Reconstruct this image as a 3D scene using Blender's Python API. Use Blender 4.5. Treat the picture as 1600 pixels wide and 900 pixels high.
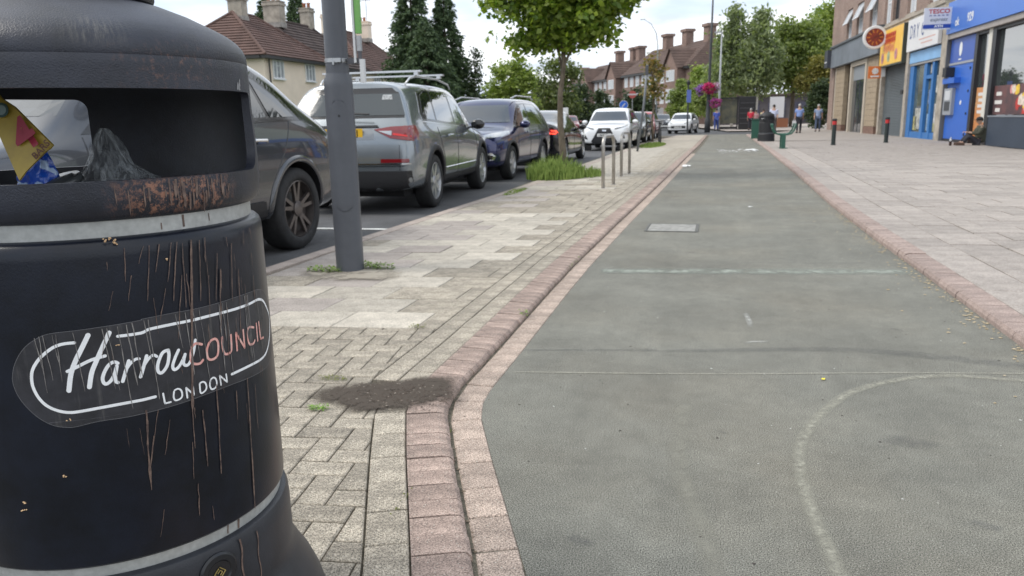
import bpy, bmesh, math, random
import numpy as np
from mathutils import Vector, Matrix, noise as mnoise
from mathutils.bvhtree import BVHTree
from mathutils.geometry import tessellate_polygon
R = math.radians
pi = math.pi
rnd = random.Random(7)
scene = bpy.context.scene
for o in list(bpy.data.objects):
    bpy.data.objects.remove(o)
col = scene.collection

# ------------------------------------------------------------------ camera
CAM_ROWS = [[0.9665228, 0.2558361, -0.0195341], [-0.0362469, 0.2115121, 0.976703], [-0.2540076, 0.9432977, -0.2137046]]          # image right, image up, view direction (world axes: x right, y along street, z up)
CAM_H = 1.2
cam_data = bpy.data.cameras.new('camera')
cam = bpy.data.objects.new('camera', cam_data)
col.objects.link(cam)
ri, up, fw = [Vector(v) for v in CAM_ROWS]
m = Matrix((ri, up, -fw)).transposed().to_4x4()
m.translation = Vector((0, 0, CAM_H))
cam.matrix_world = m
cam_data.sensor_width = 36
cam_data.lens = 1202 / 1600 * 36
cam_data.clip_start = 0.05
cam_data.clip_end = 3000
cam_data.dof.use_dof = True
cam_data.dof.focus_distance = 1.6
cam_data.dof.aperture_fstop = 9.0
scene.camera = cam
scene.view_settings.view_transform = 'Standard'
scene.view_settings.look = 'None'
scene.view_settings.gamma = 1
scene.view_settings.exposure = 0.58
scene.render.film_transparent = False

# ------------------------------------------------------------------ world: hazy blue sky behind broken bright cloud
SUN_EL, SUN_AZ = R(50), R(250)      # azimuth clockwise from +Y (street direction)
w = bpy.data.worlds.new('World')
scene.world = w
w.use_nodes = True
nt = w.node_tree
nt.nodes.clear()
N = nt.nodes.new
L = nt.links.new
out = N('ShaderNodeOutputWorld')
bg = N('ShaderNodeBackground')
bg.inputs['Strength'].default_value = 0.115
L(bg.outputs[0], out.inputs[0])
sky = N('ShaderNodeTexSky')
sky.sky_type = 'NISHITA'
sky.sun_disc = False
sky.sun_elevation = SUN_EL
sky.sun_rotation = SUN_AZ
sky.air_density = 1.2
sky.dust_density = 2.0
tc = N('ShaderNodeTexCoord')
sep = N('ShaderNodeSeparateXYZ')
L(tc.outputs['Generated'], sep.inputs[0])
addz = N('ShaderNodeMath'); addz.operation = 'ADD'; addz.inputs[1].default_value = 0.14
mx = N('ShaderNodeMath'); mx.operation = 'MAXIMUM'; mx.inputs[1].default_value = 0.0
L(sep.outputs['Z'], mx.inputs[0]); L(mx.outputs[0], addz.inputs[0])
dx = N('ShaderNodeMath'); dx.operation = 'DIVIDE'
dy = N('ShaderNodeMath'); dy.operation = 'DIVIDE'
L(sep.outputs['X'], dx.inputs[0]); L(addz.outputs[0], dx.inputs[1])
L(sep.outputs['Y'], dy.inputs[0]); L(addz.outputs[0], dy.inputs[1])
comb = N('ShaderNodeCombineXYZ')
L(dx.outputs[0], comb.inputs[0]); L(dy.outputs[0], comb.inputs[1])
n1 = N('ShaderNodeTexNoise'); n1.inputs['Scale'].default_value = 0.62; n1.inputs['Detail'].default_value = 9; n1.inputs['Roughness'].default_value = 0.52
n1.inputs['Distortion'].default_value = 0.35
L(comb.outputs[0], n1.inputs['Vector'])
cr = N('ShaderNodeValToRGB')
cr.color_ramp.elements[0].position = 0.33; cr.color_ramp.elements[0].color = (0.12, 0.12, 0.12, 1)
cr.color_ramp.elements[1].position = 0.52; cr.color_ramp.elements[1].color = (1, 1, 1, 1)
L(n1.outputs[0], cr.inputs[0])
n2 = N('ShaderNodeTexNoise'); n2.inputs['Scale'].default_value = 1.5; n2.inputs['Detail'].default_value = 8
L(comb.outputs[0], n2.inputs['Vector'])
cc = N('ShaderNodeValToRGB')
cc.color_ramp.elements[0].position = 0.34; cc.color_ramp.elements[0].color = (5.0, 5.5, 6.4, 1)
cc.color_ramp.elements[1].position = 0.56; cc.color_ramp.elements[1].color = (8.3, 8.5, 8.7, 1)
L(n2.outputs[0], cc.inputs[0])
veil = N('ShaderNodeMix'); veil.data_type = 'RGBA'; veil.inputs[0].default_value = 0.7
veil.inputs[7].default_value = (4.6, 6.0, 8.0, 1)
L(sky.outputs[0], veil.inputs[6])
mixc = N('ShaderNodeMix'); mixc.data_type = 'RGBA'
L(cr.outputs[0], mixc.inputs[0]); L(veil.outputs[2], mixc.inputs[6]); L(cc.outputs[0], mixc.inputs[7])
L(mixc.outputs[2], bg.inputs['Color'])

sun_data = bpy.data.lights.new('sun', 'SUN')
sun_data.energy = 1.5
sun_data.angle = R(24)
sun_data.color = (1.0, 0.95, 0.87)
sun = bpy.data.objects.new('sun', sun_data)
col.objects.link(sun)
sd = Vector((math.sin(SUN_AZ) * math.cos(SUN_EL), math.cos(SUN_AZ) * math.cos(SUN_EL), math.sin(SUN_EL)))
sun.rotation_euler = sd.to_track_quat('Z', 'Y').to_euler()

# ------------------------------------------------------------------ materials
MATS = {}
def mat(name, color, rough=0.7, metal=0.0, var=0.0, vscale=8.0, color2=None, bump=0.0, bscale=60.0, coat=0.0, spec=0.5,
        emit=None, estr=0.0, speck=0.0, speck_scale=300.0, detail=5, alpha=1.0, stretch=None, trans=0.0, vlo=0.35, vhi=0.65, bdist=0.004):
    if name in MATS:
        return MATS[name]
    m = bpy.data.materials.new(name); m.use_nodes = True
    t = m.node_tree; b = t.nodes['Principled BSDF']
    b.inputs['Roughness'].default_value = rough
    b.inputs['Metallic'].default_value = metal
    b.inputs['Specular IOR Level'].default_value = spec
    if coat: b.inputs['Coat Weight'].default_value = coat; b.inputs['Coat Roughness'].default_value = 0.04
    if trans: b.inputs['Transmission Weight'].default_value = trans
    b.inputs['Alpha'].default_value = alpha
    c = tuple(color) + (1,)
    b.inputs['Base Color'].default_value = c
    co = t.nodes.new('ShaderNodeTexCoord')
    src = co.outputs['Object']
    if stretch:
        mp = t.nodes.new('ShaderNodeMapping'); mp.inputs['Scale'].default_value = stretch
        t.links.new(src, mp.inputs[0]); src = mp.outputs[0]
    last = None
    if var or color2:
        n = t.nodes.new('ShaderNodeTexNoise'); n.inputs['Scale'].default_value = vscale; n.inputs['Detail'].default_value = detail
        n.inputs['Roughness'].default_value = 0.65
        t.links.new(src, n.inputs['Vector'])
        r = t.nodes.new('ShaderNodeValToRGB')
        if color2 is None:
            lo = tuple(max(0, v * (1 - var)) for v in color) + (1,); hi = tuple(min(1, v * (1 + var)) for v in color) + (1,)
        else:
            lo, hi = c, tuple(color2) + (1,)
        r.color_ramp.elements[0].position = vlo; r.color_ramp.elements[0].color = lo
        r.color_ramp.elements[1].position = vhi; r.color_ramp.elements[1].color = hi
        t.links.new(n.outputs[0], r.inputs[0]); last = r.outputs[0]
    if speck:
        n3 = t.nodes.new('ShaderNodeTexNoise'); n3.inputs['Scale'].default_value = speck_scale; n3.inputs['Detail'].default_value = 2
        t.links.new(src, n3.inputs['Vector'])
        mr = t.nodes.new('ShaderNodeMapRange'); mr.inputs[1].default_value = 0.3; mr.inputs[2].default_value = 0.7
        mr.inputs[3].default_value = 1 - speck; mr.inputs[4].default_value = 1 + speck
        t.links.new(n3.outputs[0], mr.inputs[0])
        mm = t.nodes.new('ShaderNodeMix'); mm.data_type = 'RGBA'; mm.blend_type = 'MULTIPLY'; mm.inputs[0].default_value = 1
        if last: t.links.new(last, mm.inputs[6])
        else: mm.inputs[6].default_value = c
        t.links.new(mr.outputs[0], mm.inputs[7]); last = mm.outputs[2]
    if last: t.links.new(last, b.inputs['Base Color'])
    if bump:
        n4 = t.nodes.new('ShaderNodeTexNoise'); n4.inputs['Scale'].default_value = bscale; n4.inputs['Detail'].default_value = 4
        t.links.new(src, n4.inputs['Vector'])
        bp = t.nodes.new('ShaderNodeBump'); bp.inputs['Strength'].default_value = bump; bp.inputs['Distance'].default_value = bdist
        t.links.new(n4.outputs[0], bp.inputs['Height']); t.links.new(bp.outputs[0], b.inputs['Normal'])
    if emit:
        b.inputs['Emission Color'].default_value = tuple(emit) + (1,); b.inputs['Emission Strength'].default_value = estr
    MATS[name] = m
    return m

def chips(m, scale=110, colr=(.55, .52, .45), thr=.72):
    """pale aggregate chips showing in worn concrete"""
    t = m.node_tree; b = t.nodes['Principled BSDF']; base = b.inputs['Base Color'].links[0].from_socket
    co = [n for n in t.nodes if n.type == 'TEX_COORD'][0]
    v = t.nodes.new('ShaderNodeTexVoronoi'); v.inputs['Scale'].default_value = scale; t.links.new(co.outputs['Object'], v.inputs['Vector'])
    r = t.nodes.new('ShaderNodeMapRange'); r.inputs[1].default_value = .12; r.inputs[2].default_value = .3; r.inputs[3].default_value = .75; r.inputs[4].default_value = 0; t.links.new(v.outputs['Distance'], r.inputs[0])
    s = t.nodes.new('ShaderNodeSeparateColor'); t.links.new(v.outputs['Color'], s.inputs[0])
    g = t.nodes.new('ShaderNodeMath'); g.operation = 'GREATER_THAN'; g.inputs[1].default_value = thr; t.links.new(s.outputs[0], g.inputs[0])
    q = t.nodes.new('ShaderNodeMath'); q.operation = 'MULTIPLY'; t.links.new(r.outputs[0], q.inputs[0]); t.links.new(g.outputs[0], q.inputs[1])
    x = t.nodes.new('ShaderNodeMix'); x.data_type = 'RGBA'; x.inputs[7].default_value = colr + (1,)
    t.links.new(q.outputs[0], x.inputs[0]); t.links.new(base, x.inputs[6]); t.links.new(x.outputs[2], b.inputs['Base Color']); return m

def per_object(m, amt=0.15, hue=0.0):
    """vary base colour a little from one piece to the next (object random)"""
    t = m.node_tree; b = t.nodes['Principled BSDF']
    oi = t.nodes.new('ShaderNodeObjectInfo')
    mr = t.nodes.new('ShaderNodeMapRange'); mr.inputs[3].default_value = 1 - amt; mr.inputs[4].default_value = 1 + amt
    t.links.new(oi.outputs['Random'], mr.inputs[0])
    mm = t.nodes.new('ShaderNodeMix'); mm.data_type = 'RGBA'; mm.blend_type = 'MULTIPLY'; mm.inputs[0].default_value = 1
    ln = b.inputs['Base Color'].links
    if ln: t.links.new(ln[0].from_socket, mm.inputs[6])
    else: mm.inputs[6].default_value = b.inputs['Base Color'].default_value
    t.links.new(mr.outputs[0], mm.inputs[7]); t.links.new(mm.outputs[2], b.inputs['Base Color'])
    return m

# ------------------------------------------------------------------ object helpers
def link(name, me, material=None, parent=None, smooth=False, loc=None):
    o = bpy.data.objects.new(name, me)
    col.objects.link(o)
    if material is not None and len(me.materials) == 0:
        me.materials.append(material)
    if parent is not None: o.parent = parent
    if loc is not None: o.location = loc
    if smooth:
        me.polygons.foreach_set('use_smooth', [True] * len(me.polygons))
    return o
def thing(name, label, cat, loc=(0, 0, 0), rz=0.0, group=None):
    o = bpy.data.objects.new(name, None); col.objects.link(o)
    o.empty_display_size = 0.1
    o.location = loc; o.rotation_euler = (0, 0, rz)
    return tag(o, label, cat, group)
def tag(o, label=None, cat=None, group=None, kind=None):
    if label: o['label'] = label
    if cat: o['category'] = cat
    if group: o['group'] = group
    if kind: o['kind'] = kind
    return o
class MB:
    """collects shapes, builds one mesh object"""
    def __init__(s): s.v = []; s.f = []
    def add(s, vs, fs):
        k = len(s.v); s.v.extend(tuple(v) for v in vs); s.f.extend(tuple(i + k for i in f) for f in fs); return s
    def box(s, c, d, rz=0.0, rx=0.0, ry=0.0, taper=1.0):
        M = Matrix.Rotation(rz, 3, 'Z') @ Matrix.Rotation(ry, 3, 'Y') @ Matrix.Rotation(rx, 3, 'X'); c = Vector(c)
        vs = []
        for z in (-.5, .5):
            k = taper if z > 0 else 1
            for x, y in ((-.5, -.5), (.5, -.5), (.5, .5), (-.5, .5)):
                vs.append(c + M @ Vector((x * d[0] * k, y * d[1] * k, z * d[2])))
        return s.add(vs, [(0, 3, 2, 1), (4, 5, 6, 7), (0, 1, 5, 4), (1, 2, 6, 5), (2, 3, 7, 6), (3, 0, 4, 7)])
    def box2(s, a, b):
        return s.box([(a[i] + b[i]) / 2 for i in range(3)], [abs(b[i] - a[i]) for i in range(3)])
    def bbox(s, c, d, bev=0.003, rz=0.0):
        """box with chamfered top edge"""
        M = Matrix.Rotation(rz, 3, 'Z'); c = Vector(c); vs = []
        for z, k in ((-d[2] / 2, 0), (d[2] / 2 - bev, 0), (d[2] / 2, bev)):
            for x, y in ((-1, -1), (1, -1), (1, 1), (-1, 1)):
                vs.append(c + M @ Vector((x * (d[0] / 2 - k), y * (d[1] / 2 - k), z)))
        fs = [(8, 9, 10, 11)]
        for a in (0, 4):
            for i in range(4): fs.append((a + i, a + (i + 1) % 4, a + 4 + (i + 1) % 4, a + 4 + i))
        return s.add(vs, fs)
    def tube(s, pts, r, n=8, cap=True, closed=False):
        pts = [Vector(p) for p in pts]; rs = r if isinstance(r, (list, tuple)) else [r] * len(pts)
        k = len(s.v); prev = None; m = len(pts)
        for i, p in enumerate(pts):
            if closed: t = (pts[(i + 1) % m] - pts[i - 1])
            else: t = (pts[min(i + 1, m - 1)] - pts[max(i - 1, 0)])
            t.normalize()
            if prev is None:
                a = Vector((0, 0, 1)) if abs(t.z) < .9 else Vector((1, 0, 0))
                x = t.cross(a).normalized()
            else:
                x = (prev - t * prev.dot(t)).normalized()
            prev = x; y = t.cross(x)
            for j in range(n):
                a = 2 * pi * j / n
                s.v.append(tuple(p + (x * math.cos(a) + y * math.sin(a)) * rs[i]))
        for i in range(m if closed else m - 1):
            i2 = (i + 1) % m
            for j in range(n):
                s.f.append((k + i * n + j, k + i * n + (j + 1) % n, k + i2 * n + (j + 1) % n, k + i2 * n + j))
        if cap and not closed:
            s.f.append(tuple(k + j for j in range(n))[::-1]); s.f.append(tuple(k + (m - 1) * n + j for j in range(n)))
        return s
    def lathe(s, prof, n=32, c=(0, 0, 0), axis='Z', cap=(True, True)):
        k = len(s.v); c = Vector(c)
        for r, z in prof:
            for j in range(n):
                a = 2 * pi * j / n
                p = Vector((r * math.cos(a), r * math.sin(a), z))
                if axis == 'Y': p = Vector((p.x, p.z, p.y))
                if axis == 'X': p = Vector((p.z, p.x, p.y))
                s.v.append(tuple(c + p))
        for i in range(len(prof) - 1):
            for j in range(n):
                f = (k + i * n + j, k + i * n + (j + 1) % n, k + (i + 1) * n + (j + 1) % n, k + (i + 1) * n + j)
                s.f.append(f if axis != 'Y' else f[::-1])
        if cap[0]: s.f.append(tuple(k + j for j in range(n))[::-1])
        if cap[1]: s.f.append(tuple(k + (len(prof) - 1) * n + j for j in range(n)))
        return s
    def poly(s, pts, d):
        """prism: planar polygon pts (3D list) extruded by vector d"""
        pts = [Vector(p) for p in pts]; d = Vector(d); n = len(pts)
        return s.add(pts + [p + d for p in pts], [tuple(range(n))[::-1], tuple(range(n, 2 * n))] + [(i, (i + 1) % n, n + (i + 1) % n, n + i) for i in range(n)])
    def xform(s, M):
        s.v = [tuple(M @ Vector(v)) for v in s.v]; return s
    def mesh(s, name='mesh'):
        me = bpy.data.meshes.new(name); me.from_pydata(s.v, [], s.f); me.update(); return me
    def build(s, name, material, parent=None, smooth=False, loc=None, fix=False):
        me = s.mesh(name)
        if fix:
            bm = bmesh.new(); bm.from_mesh(me); bmesh.ops.recalc_face_normals(bm, faces=bm.faces); bm.to_mesh(me); bm.free()
        return link(name, me, material, parent, smooth, loc)
def smooth_by_angle(o, ang=35):
    me = o.data; bm = bmesh.new(); bm.from_mesh(me)
    for f in bm.faces: f.smooth = True
    for e in bm.edges:
        if len(e.link_faces) == 2 and e.calc_face_angle(0) > R(ang): e.smooth = False
    bm.to_mesh(me); bm.free()
def evaluated_mesh(o):
    dg = bpy.context.evaluated_depsgraph_get()
    return bpy.data.meshes.new_from_object(o.evaluated_get(dg))
def text_mesh(body, size, align='CENTER', extrude=0.0, bold=0.0, shear=0.0, sx=1.0):
    cu = bpy.data.curves.new('text', 'FONT'); cu.body = body; cu.size = size; cu.align_x = align; cu.align_y = 'CENTER'
    cu.extrude = extrude; cu.offset = bold; cu.shear = shear; cu.resolution_u = 3
    o = bpy.data.objects.new('text', cu); col.objects.link(o)
    me = evaluated_mesh(o)
    bpy.data.objects.remove(o); bpy.data.curves.remove(cu)
    if sx != 1.0:
        for v in me.vertices: v.co.x *= sx
    return me
def place_text(body, size, material, parent, M, name='lettering', **k):
    me = text_mesh(body, size, **k); me.transform(M)
    me.materials.clear(); me.materials.append(material)
    return link(name, me, None, parent)
def copy_tree(o, parent=None):
    c = o.copy(); col.objects.link(c); c.parent = parent
    for ch in list(o.children):
        copy_tree(ch, c)
    return c
# ================================================================== SETTING: ground, road, path, pavements
def sheet(name, pts, z, material, label=None, res=None):
    me = bpy.data.meshes.new(name)
    me.from_pydata([(x, y, z) for x, y in pts], [], [tuple(range(len(pts)))]); me.update()
    return tag(link(name, me, material), kind='structure')

asphalt = mat('asphalt', (0.085, 0.086, 0.09), 0.85, var=0.22, vscale=1.2, speck=0.35, speck_scale=160, bump=0.4, bscale=120)
earth = mat('far_ground', (0.13, 0.13, 0.12), 0.95, var=0.3, vscale=0.15)
sheet('ground', [(-1500, -400), (1500, -400), (1500, 2200), (-1500, 2200)], -0.12, earth)
sheet('road', [(-13.5, -25), (-3.36, -25), (-3.62, 5), (-3.5, 10), (-3.34, 14), (-3.3, 28), (-3.1, 40), (-2.6, 50), (0, 52.5), (9, 52.5), (9, 60), (6, 61), (0.5, 63), (-1.5, 75), (-10, 110), (-40, 190), (-60, 190), (-24, 110), (-13.5, 60)], -0.04, asphalt)

def path_mat():
    m = mat('cycle_path_surface', (0.166, 0.163, 0.138), 0.9, var=0.15, vscale=0.9, speck=0.95, speck_scale=260, bump=0.7, bscale=240, bdist=0.003)
    t = m.node_tree; b = t.nodes['Principled BSDF']
    base = b.inputs['Base Color'].links[0].from_socket
    co = [n for n in t.nodes if n.type == 'TEX_COORD'][0]
    def noise(scale, det=6, vec=None, rough=0.6):
        n = t.nodes.new('ShaderNodeTexNoise'); n.inputs['Scale'].default_value = scale; n.inputs['Detail'].default_value = det
        n.inputs['Roughness'].default_value = rough
        t.links.new(vec or co.outputs['Object'], n.inputs['Vector']); return n.outputs[0]
    def ramp(s, a, b_, c0, c1):
        r = t.nodes.new('ShaderNodeMapRange'); r.inputs[1].default_value = a; r.inputs[2].default_value = b_
        r.inputs[3].default_value = c0; r.inputs[4].default_value = c1; t.links.new(s, r.inputs[0]); return r.outputs[0]
    def mul(colr, fac):
        mm = t.nodes.new('ShaderNodeMix'); mm.data_type = 'RGBA'; mm.blend_type = 'MULTIPLY'; mm.inputs[0].default_value = 1
        t.links.new(colr, mm.inputs[6]); t.links.new(fac, mm.inputs[7]); return mm.outputs[2]
    c = mul(base, ramp(noise(2.3, 8, rough=0.75), 0.36, 0.66, 0.91, 1.09))
    c = mul(c, ramp(noise(13, 6), 0.35, 0.65, 0.93, 1.07))
    # streaks along the direction of travel
    mp = t.nodes.new('ShaderNodeMapping'); mp.inputs['Scale'].default_value = (3.0, 0.22, 1)
    t.links.new(co.outputs['Object'], mp.inputs[0])
    c = mul(c, ramp(noise(1.6, 5, mp.outputs[0]), 0.35, 0.65, 0.96, 1.05))
    # warm worn patches
    w = ramp(noise(0.55, 5), 0.45, 0.7, 0, 0.55)
    mm = t.nodes.new('ShaderNodeMix'); mm.data_type = 'RGBA'; mm.blend_type = 'MULTIPLY'; mm.inputs[7].default_value = (1.10, 1.0, 0.90, 1)
    t.links.new(w, mm.inputs[0]); t.links.new(c, mm.inputs[6]); c = mm.outputs[2]
    # pale stone chips
    v = t.nodes.new('ShaderNodeTexVoronoi'); v.inputs['Scale'].default_value = 95; t.links.new(co.outputs['Object'], v.inputs['Vector'])
    ch = ramp(v.outputs['Distance'], 0.10, 0.2, 0.8, 0)
    r2 = t.nodes.new('ShaderNodeSeparateColor'); t.links.new(v.outputs['Color'], r2.inputs[0])
    gate = ramp(r2.outputs[0], 0.70, 0.72, 0, 1)
    g2 = t.nodes.new('ShaderNodeMath'); g2.operation = 'MULTIPLY'; t.links.new(ch, g2.inputs[0]); t.links.new(gate, g2.inputs[1])
    m3 = t.nodes.new('ShaderNodeMix'); m3.data_type = 'RGBA'; m3.inputs[7].default_value = (0.42, 0.42, 0.38, 1)
    t.links.new(g2.outputs[0], m3.inputs[0]); t.links.new(c, m3.inputs[6])
    t.links.new(m3.outputs[2], b.inputs['Base Color'])
    return m
path_surface = path_mat()

EL = [(-0.02, 0.2), (-0.24, 1.2), (-0.46, 1.8), (-0.76, 2.49), (-0.93, 2.90), (-0.965, 3.1), (-0.97, 3.8), (-0.99, 5), (-1.0, 6.2), (-0.97, 8.75), (-0.9, 13), (-0.86, 16), (-0.8, 22), (-0.66, 34), (-0.6, 50)]
ER = [(1.56, -2), (1.56, 3), (1.55, 4.34), (1.52, 6.2), (1.48, 8.1), (1.46, 11), (1.51, 15.5), (1.58, 27.6), (1.58, 34), (1.55, 50)]
def arc_pts(P, step0=0.0):
    """arc-length parametrised polyline -> function s -> (point, left normal); plus length"""
    seg = []; s = 0
    for a, b in zip(P[:-1], P[1:]):
        d = math.hypot(b[0] - a[0], b[1] - a[1]); seg.append((s, d, a, b)); s += d
    def f(q):
        q = min(max(q, 0), s - 1e-6)
        for s0, d, a, b in seg:
            if q < s0 + d:
                k = (q - s0) / d; break
        x = a[0] + (b[0] - a[0]) * k; y = a[1] + (b[1] - a[1]) * k
        return x, y
    def g(q):
        q = min(max(q, .07), s - .07); x, y = f(q); x0, y0 = f(q - .06); x1, y1 = f(q + .06)
        d = math.hypot(x1 - x0, y1 - y0); return (x, y), (-(y1 - y0) / d, (x1 - x0) / d)
    def off(q, o):
        (x, y), (nx, ny) = g(q); return (x + nx * o, y + ny * o)
    return off, s
offL, lenL = arc_pts(EL)
offR, lenR = arc_pts(ER)
pl = [(x, y) for x, y in EL] + [(x, y) for x, y in ER[::-1]]
pm = bpy.data.meshes.new('cycle_path')
pv = [(-0.02, -3, 0)] + [(x, y, 0) for x, y in EL]; pr = [(1.56, -3, 0)] + [(x, y, 0) for x, y in ER[1:]]
# grid strip between the two edges
ys = sorted(set([p[1] for p in pv] + [p[1] for p in pr] + list(np.arange(-3, 50, 1.0)) + [50]))
def ix(P, y):
    for a, b in zip(P[:-1], P[1:]):
        if a[1] <= y <= b[1] + 1e-9: return a[0] + (b[0] - a[0]) * (y - a[1]) / (b[1] - a[1])
    return P[-1][0]
vs = []; fs = []
for i, y in enumerate(ys):
    vs += [(ix(pv, y), y, 0), (ix(pr, y), y, 0)]
    if i: fs.append((2 * i - 2, 2 * i - 1, 2 * i + 1, 2 * i))
vs += [(-2.6, 52.6, 0), (3, 52.6, 0)]; k = 2 * len(ys); fs.append((k - 2, k - 1, k + 1, k))
pm.from_pydata(vs, [], fs); pm.update()
cycle_path = tag(link('cycle_path', pm, path_surface), kind='structure')

# worn marks lying on the path: soft edged strips of thin residue
def wear_mat(name, colr, dens=0.5, scale=30):
    m = bpy.data.materials.new(name); m.use_nodes = True; t = m.node_tree; b = t.nodes['Principled BSDF']
    b.inputs['Base Color'].default_value = tuple(colr) + (1,); b.inputs['Roughness'].default_value = 0.9
    a = t.nodes.new('ShaderNodeAttribute'); a.attribute_name = 'edge'
    co = t.nodes.new('ShaderNodeTexCoord'); n = t.nodes.new('ShaderNodeTexNoise'); n.inputs['Scale'].default_value = scale; n.inputs['Detail'].default_value = 6; n.inputs['Roughness'].default_value = 0.75
    t.links.new(co.outputs['Object'], n.inputs['Vector'])
    r = t.nodes.new('ShaderNodeMapRange'); r.inputs[1].default_value = 0.3; r.inputs[2].default_value = 0.7; r.inputs[3].default_value = 0; r.inputs[4].default_value = dens * 2
    t.links.new(n.outputs[0], r.inputs[0])
    mu = t.nodes.new('ShaderNodeMath'); mu.operation = 'MULTIPLY'; mu.use_clamp = True
    t.links.new(r.outputs[0], mu.inputs[0]); t.links.new(a.outputs['Fac'], mu.inputs[1]); t.links.new(mu.outputs[0], b.inputs['Alpha'])
    return m
def wear_strip(name, pts, widths, material, z, label=None):
    P = [Vector((x, y, 0)) for x, y in pts]; n = len(P); vs = []; fs = []; ed = []
    for i, p in enumerate(P):
        t = (P[min(i + 1, n - 1)] - P[max(i - 1, 0)]).normalized(); q = Vector((-t.y, t.x, 0)); w = widths[i] if isinstance(widths, list) else widths
        for k, e in ((-1, 0), (-.5, .75), (0, 1), (.5, .75), (1, 0)):
            vs.append(p + q * (w * k) + Vector((0, 0, z))); ed.append(e * (0.0 if i in (0, n - 1) else 1))
        if i:
            for k in range(4): fs.append((5 * i - 5 + k, 5 * i - 4 + k, 5 * i + 1 + k, 5 * i + k))
    me = bpy.data.meshes.new(name); me.from_pydata(vs, [], fs); me.update()
    at = me.attributes.new('edge', 'FLOAT', 'POINT'); at.data.foreach_set('value', ed)
    o = link(name, me, material, cycle_path); o['kind'] = 'structure'; return o
def spline(P, n=8):
    out = []
    for i in range(len(P) - 1):
        p0 = P[max(i - 1, 0)]; p1 = P[i]; p2 = P[i + 1]; p3 = P[min(i + 2, len(P) - 1)]
        for k in range(n):
            t = k / n
            out.append(tuple(.5 * ((2 * p1[j]) + (-p0[j] + p2[j]) * t + (2 * p0[j] - 5 * p1[j] + 4 * p2[j] - p3[j]) * t * t + (-p0[j] + 3 * p1[j] - 3 * p2[j] + p3[j]) * t ** 3) for j in range(len(p1))))
    out.append(tuple(P[-1])); return out
pale = wear_mat('pale_scuff', (0.34, 0.33, 0.27), 0.55, 30)
dark = wear_mat('dark_scuff', (0.12, 0.12, 0.12), 0.22, 14)
bright = wear_mat('white_scuff', (0.5, 0.5, 0.47), 0.45, 35)
wear_strip('scuff_mark', spline([(0.37, 1.6), (0.35, 1.99), (0.32, 2.29), (0.31, 2.6), (0.34, 2.88), (0.47, 3.24), (0.63, 3.51), (0.88, 3.72), (1.11, 3.8), (1.4, 3.78)]), 0.03, pale, 0.002)
wear_strip('scuff_mark', spline([(-0.9, 6.02), (-.3, 6.12), (0.6, 6.24), (1.50, 6.38)]), 0.13, wear_mat('pale_patch', (0.27, 0.29, 0.25), 0.7, 7), 0.002)
wear_strip('scuff_mark', spline([(-1.0, 3.80), (-.4, 3.92), (-0.04, 3.98), (0.61, 4.13), (1.05, 4.1), (1.50, 4.0)]), [0.015 + 0.0016 * i for i in range(41)], dark, 0.0025)
wear_strip('scuff_mark', spline([(-0.95, 3.44), (0, 3.60), (0.8, 3.78), (1.45, 3.9)]), 0.011, pale, 0.003)
wear_strip('scuff_mark', spline([(0.06, 1.75), (0.0, 2.1), (-0.1, 2.6), (-.1, 3.2)]), 0.045, wear_mat('faint_scuff', (0.30, 0.29, 0.24), 0.35, 12), 0.0025)
wear_strip('scuff_mark', spline([(0.12, 6.56), (0.7, 6.62), (1.2, 6.70)]), 0.012, dark, 0.003)
wear_strip('scuff_mark', [(0.205, 4.48), (0.21, 4.62), (0.2, 4.75), (.2, 4.85)], 0.02, bright, 0.003)
wear_strip('scuff_mark', [(0.17, 4.16), (0.20, 4.19), (0.25, 4.2), (.3, 4.22)], 0.018, bright, 0.003)
for (x, y, w) in ((0.72, 2.95, 0.09), (0.80, 2.35, .04), (-.35, 2.0, .04), (.15, 5.2, .03), (-.5, 3.4, .025), (.5, 2.0, .02), (1.0, 4.6, .03), (-.2, 7.0, .04), (.9, 7.9, .05), (0.05, 2.9, .018)):
    wear_strip('scuff_mark', [(x - w * 1.3, y), (x - w * .6, y + .01), (x, y), (x + w * .6, y - .01), (x + w * 1.3, y)], [w * .3, w * .7, w * .8, w * .6, w * .3], dark, 0.0035)
# flagstone cover set in the path
mc = thing('utility_cover', 'flat grey rectangular utility cover set into the green cycle path', 'manhole cover', (-0.47, 8.58, 0))
steel = mat('worn_cover', (0.27, 0.265, 0.245), 0.8, var=0.3, vscale=14, bump=0.5, bscale=60)
fr = MB()
for c, d in (((0, -.29, .004), (.56, .025, .008)), ((0, .29, .004), (.56, .025, .008)), ((-.27, 0, .004), (.025, .555, .0076)), ((.27, 0, .004), (.025, .555, .0076))): fr.box(c, d)
fr.build('frame', mat('cover_frame', (0.11, 0.11, 0.10), 0.7, var=.3, vscale=30), mc)
MB().bbox((0, 0, .003), (.505, .545, .009), .003).build('cover_plate', steel, mc)

# ---------------- pavers
conc = per_object(mat('slab_concrete', (0.42, 0.382, 0.322), 0.9, var=0.16, vscale=7, speck=0.35, speck_scale=150, bump=0.45, bscale=130), 0.14)
block = per_object(chips(mat('paving_block', (0.312, 0.276, 0.222), 0.92, var=0.26, vscale=9, speck=0.7, speck_scale=210, bump=0.9, bscale=170)), 0.17)
redk = per_object(chips(mat('red_kerb', (0.33, 0.25, 0.21), 0.9, var=0.28, vscale=8, speck=0.55, speck_scale=200, bump=0.8, bscale=160)), 0.16)
redg = per_object(chips(mat('red_gutter', (0.365, 0.29, 0.24), 0.92, var=0.25, vscale=9, speck=0.7, speck_scale=190, bump=0.9, bscale=150), 90), 0.12)
pinkslab = per_object(mat('pink_slab', (0.325, 0.288, 0.258), 0.9, var=0.14, vscale=5, speck=0.28, speck_scale=130, bump=0.35, bscale=120), 0.12)
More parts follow.
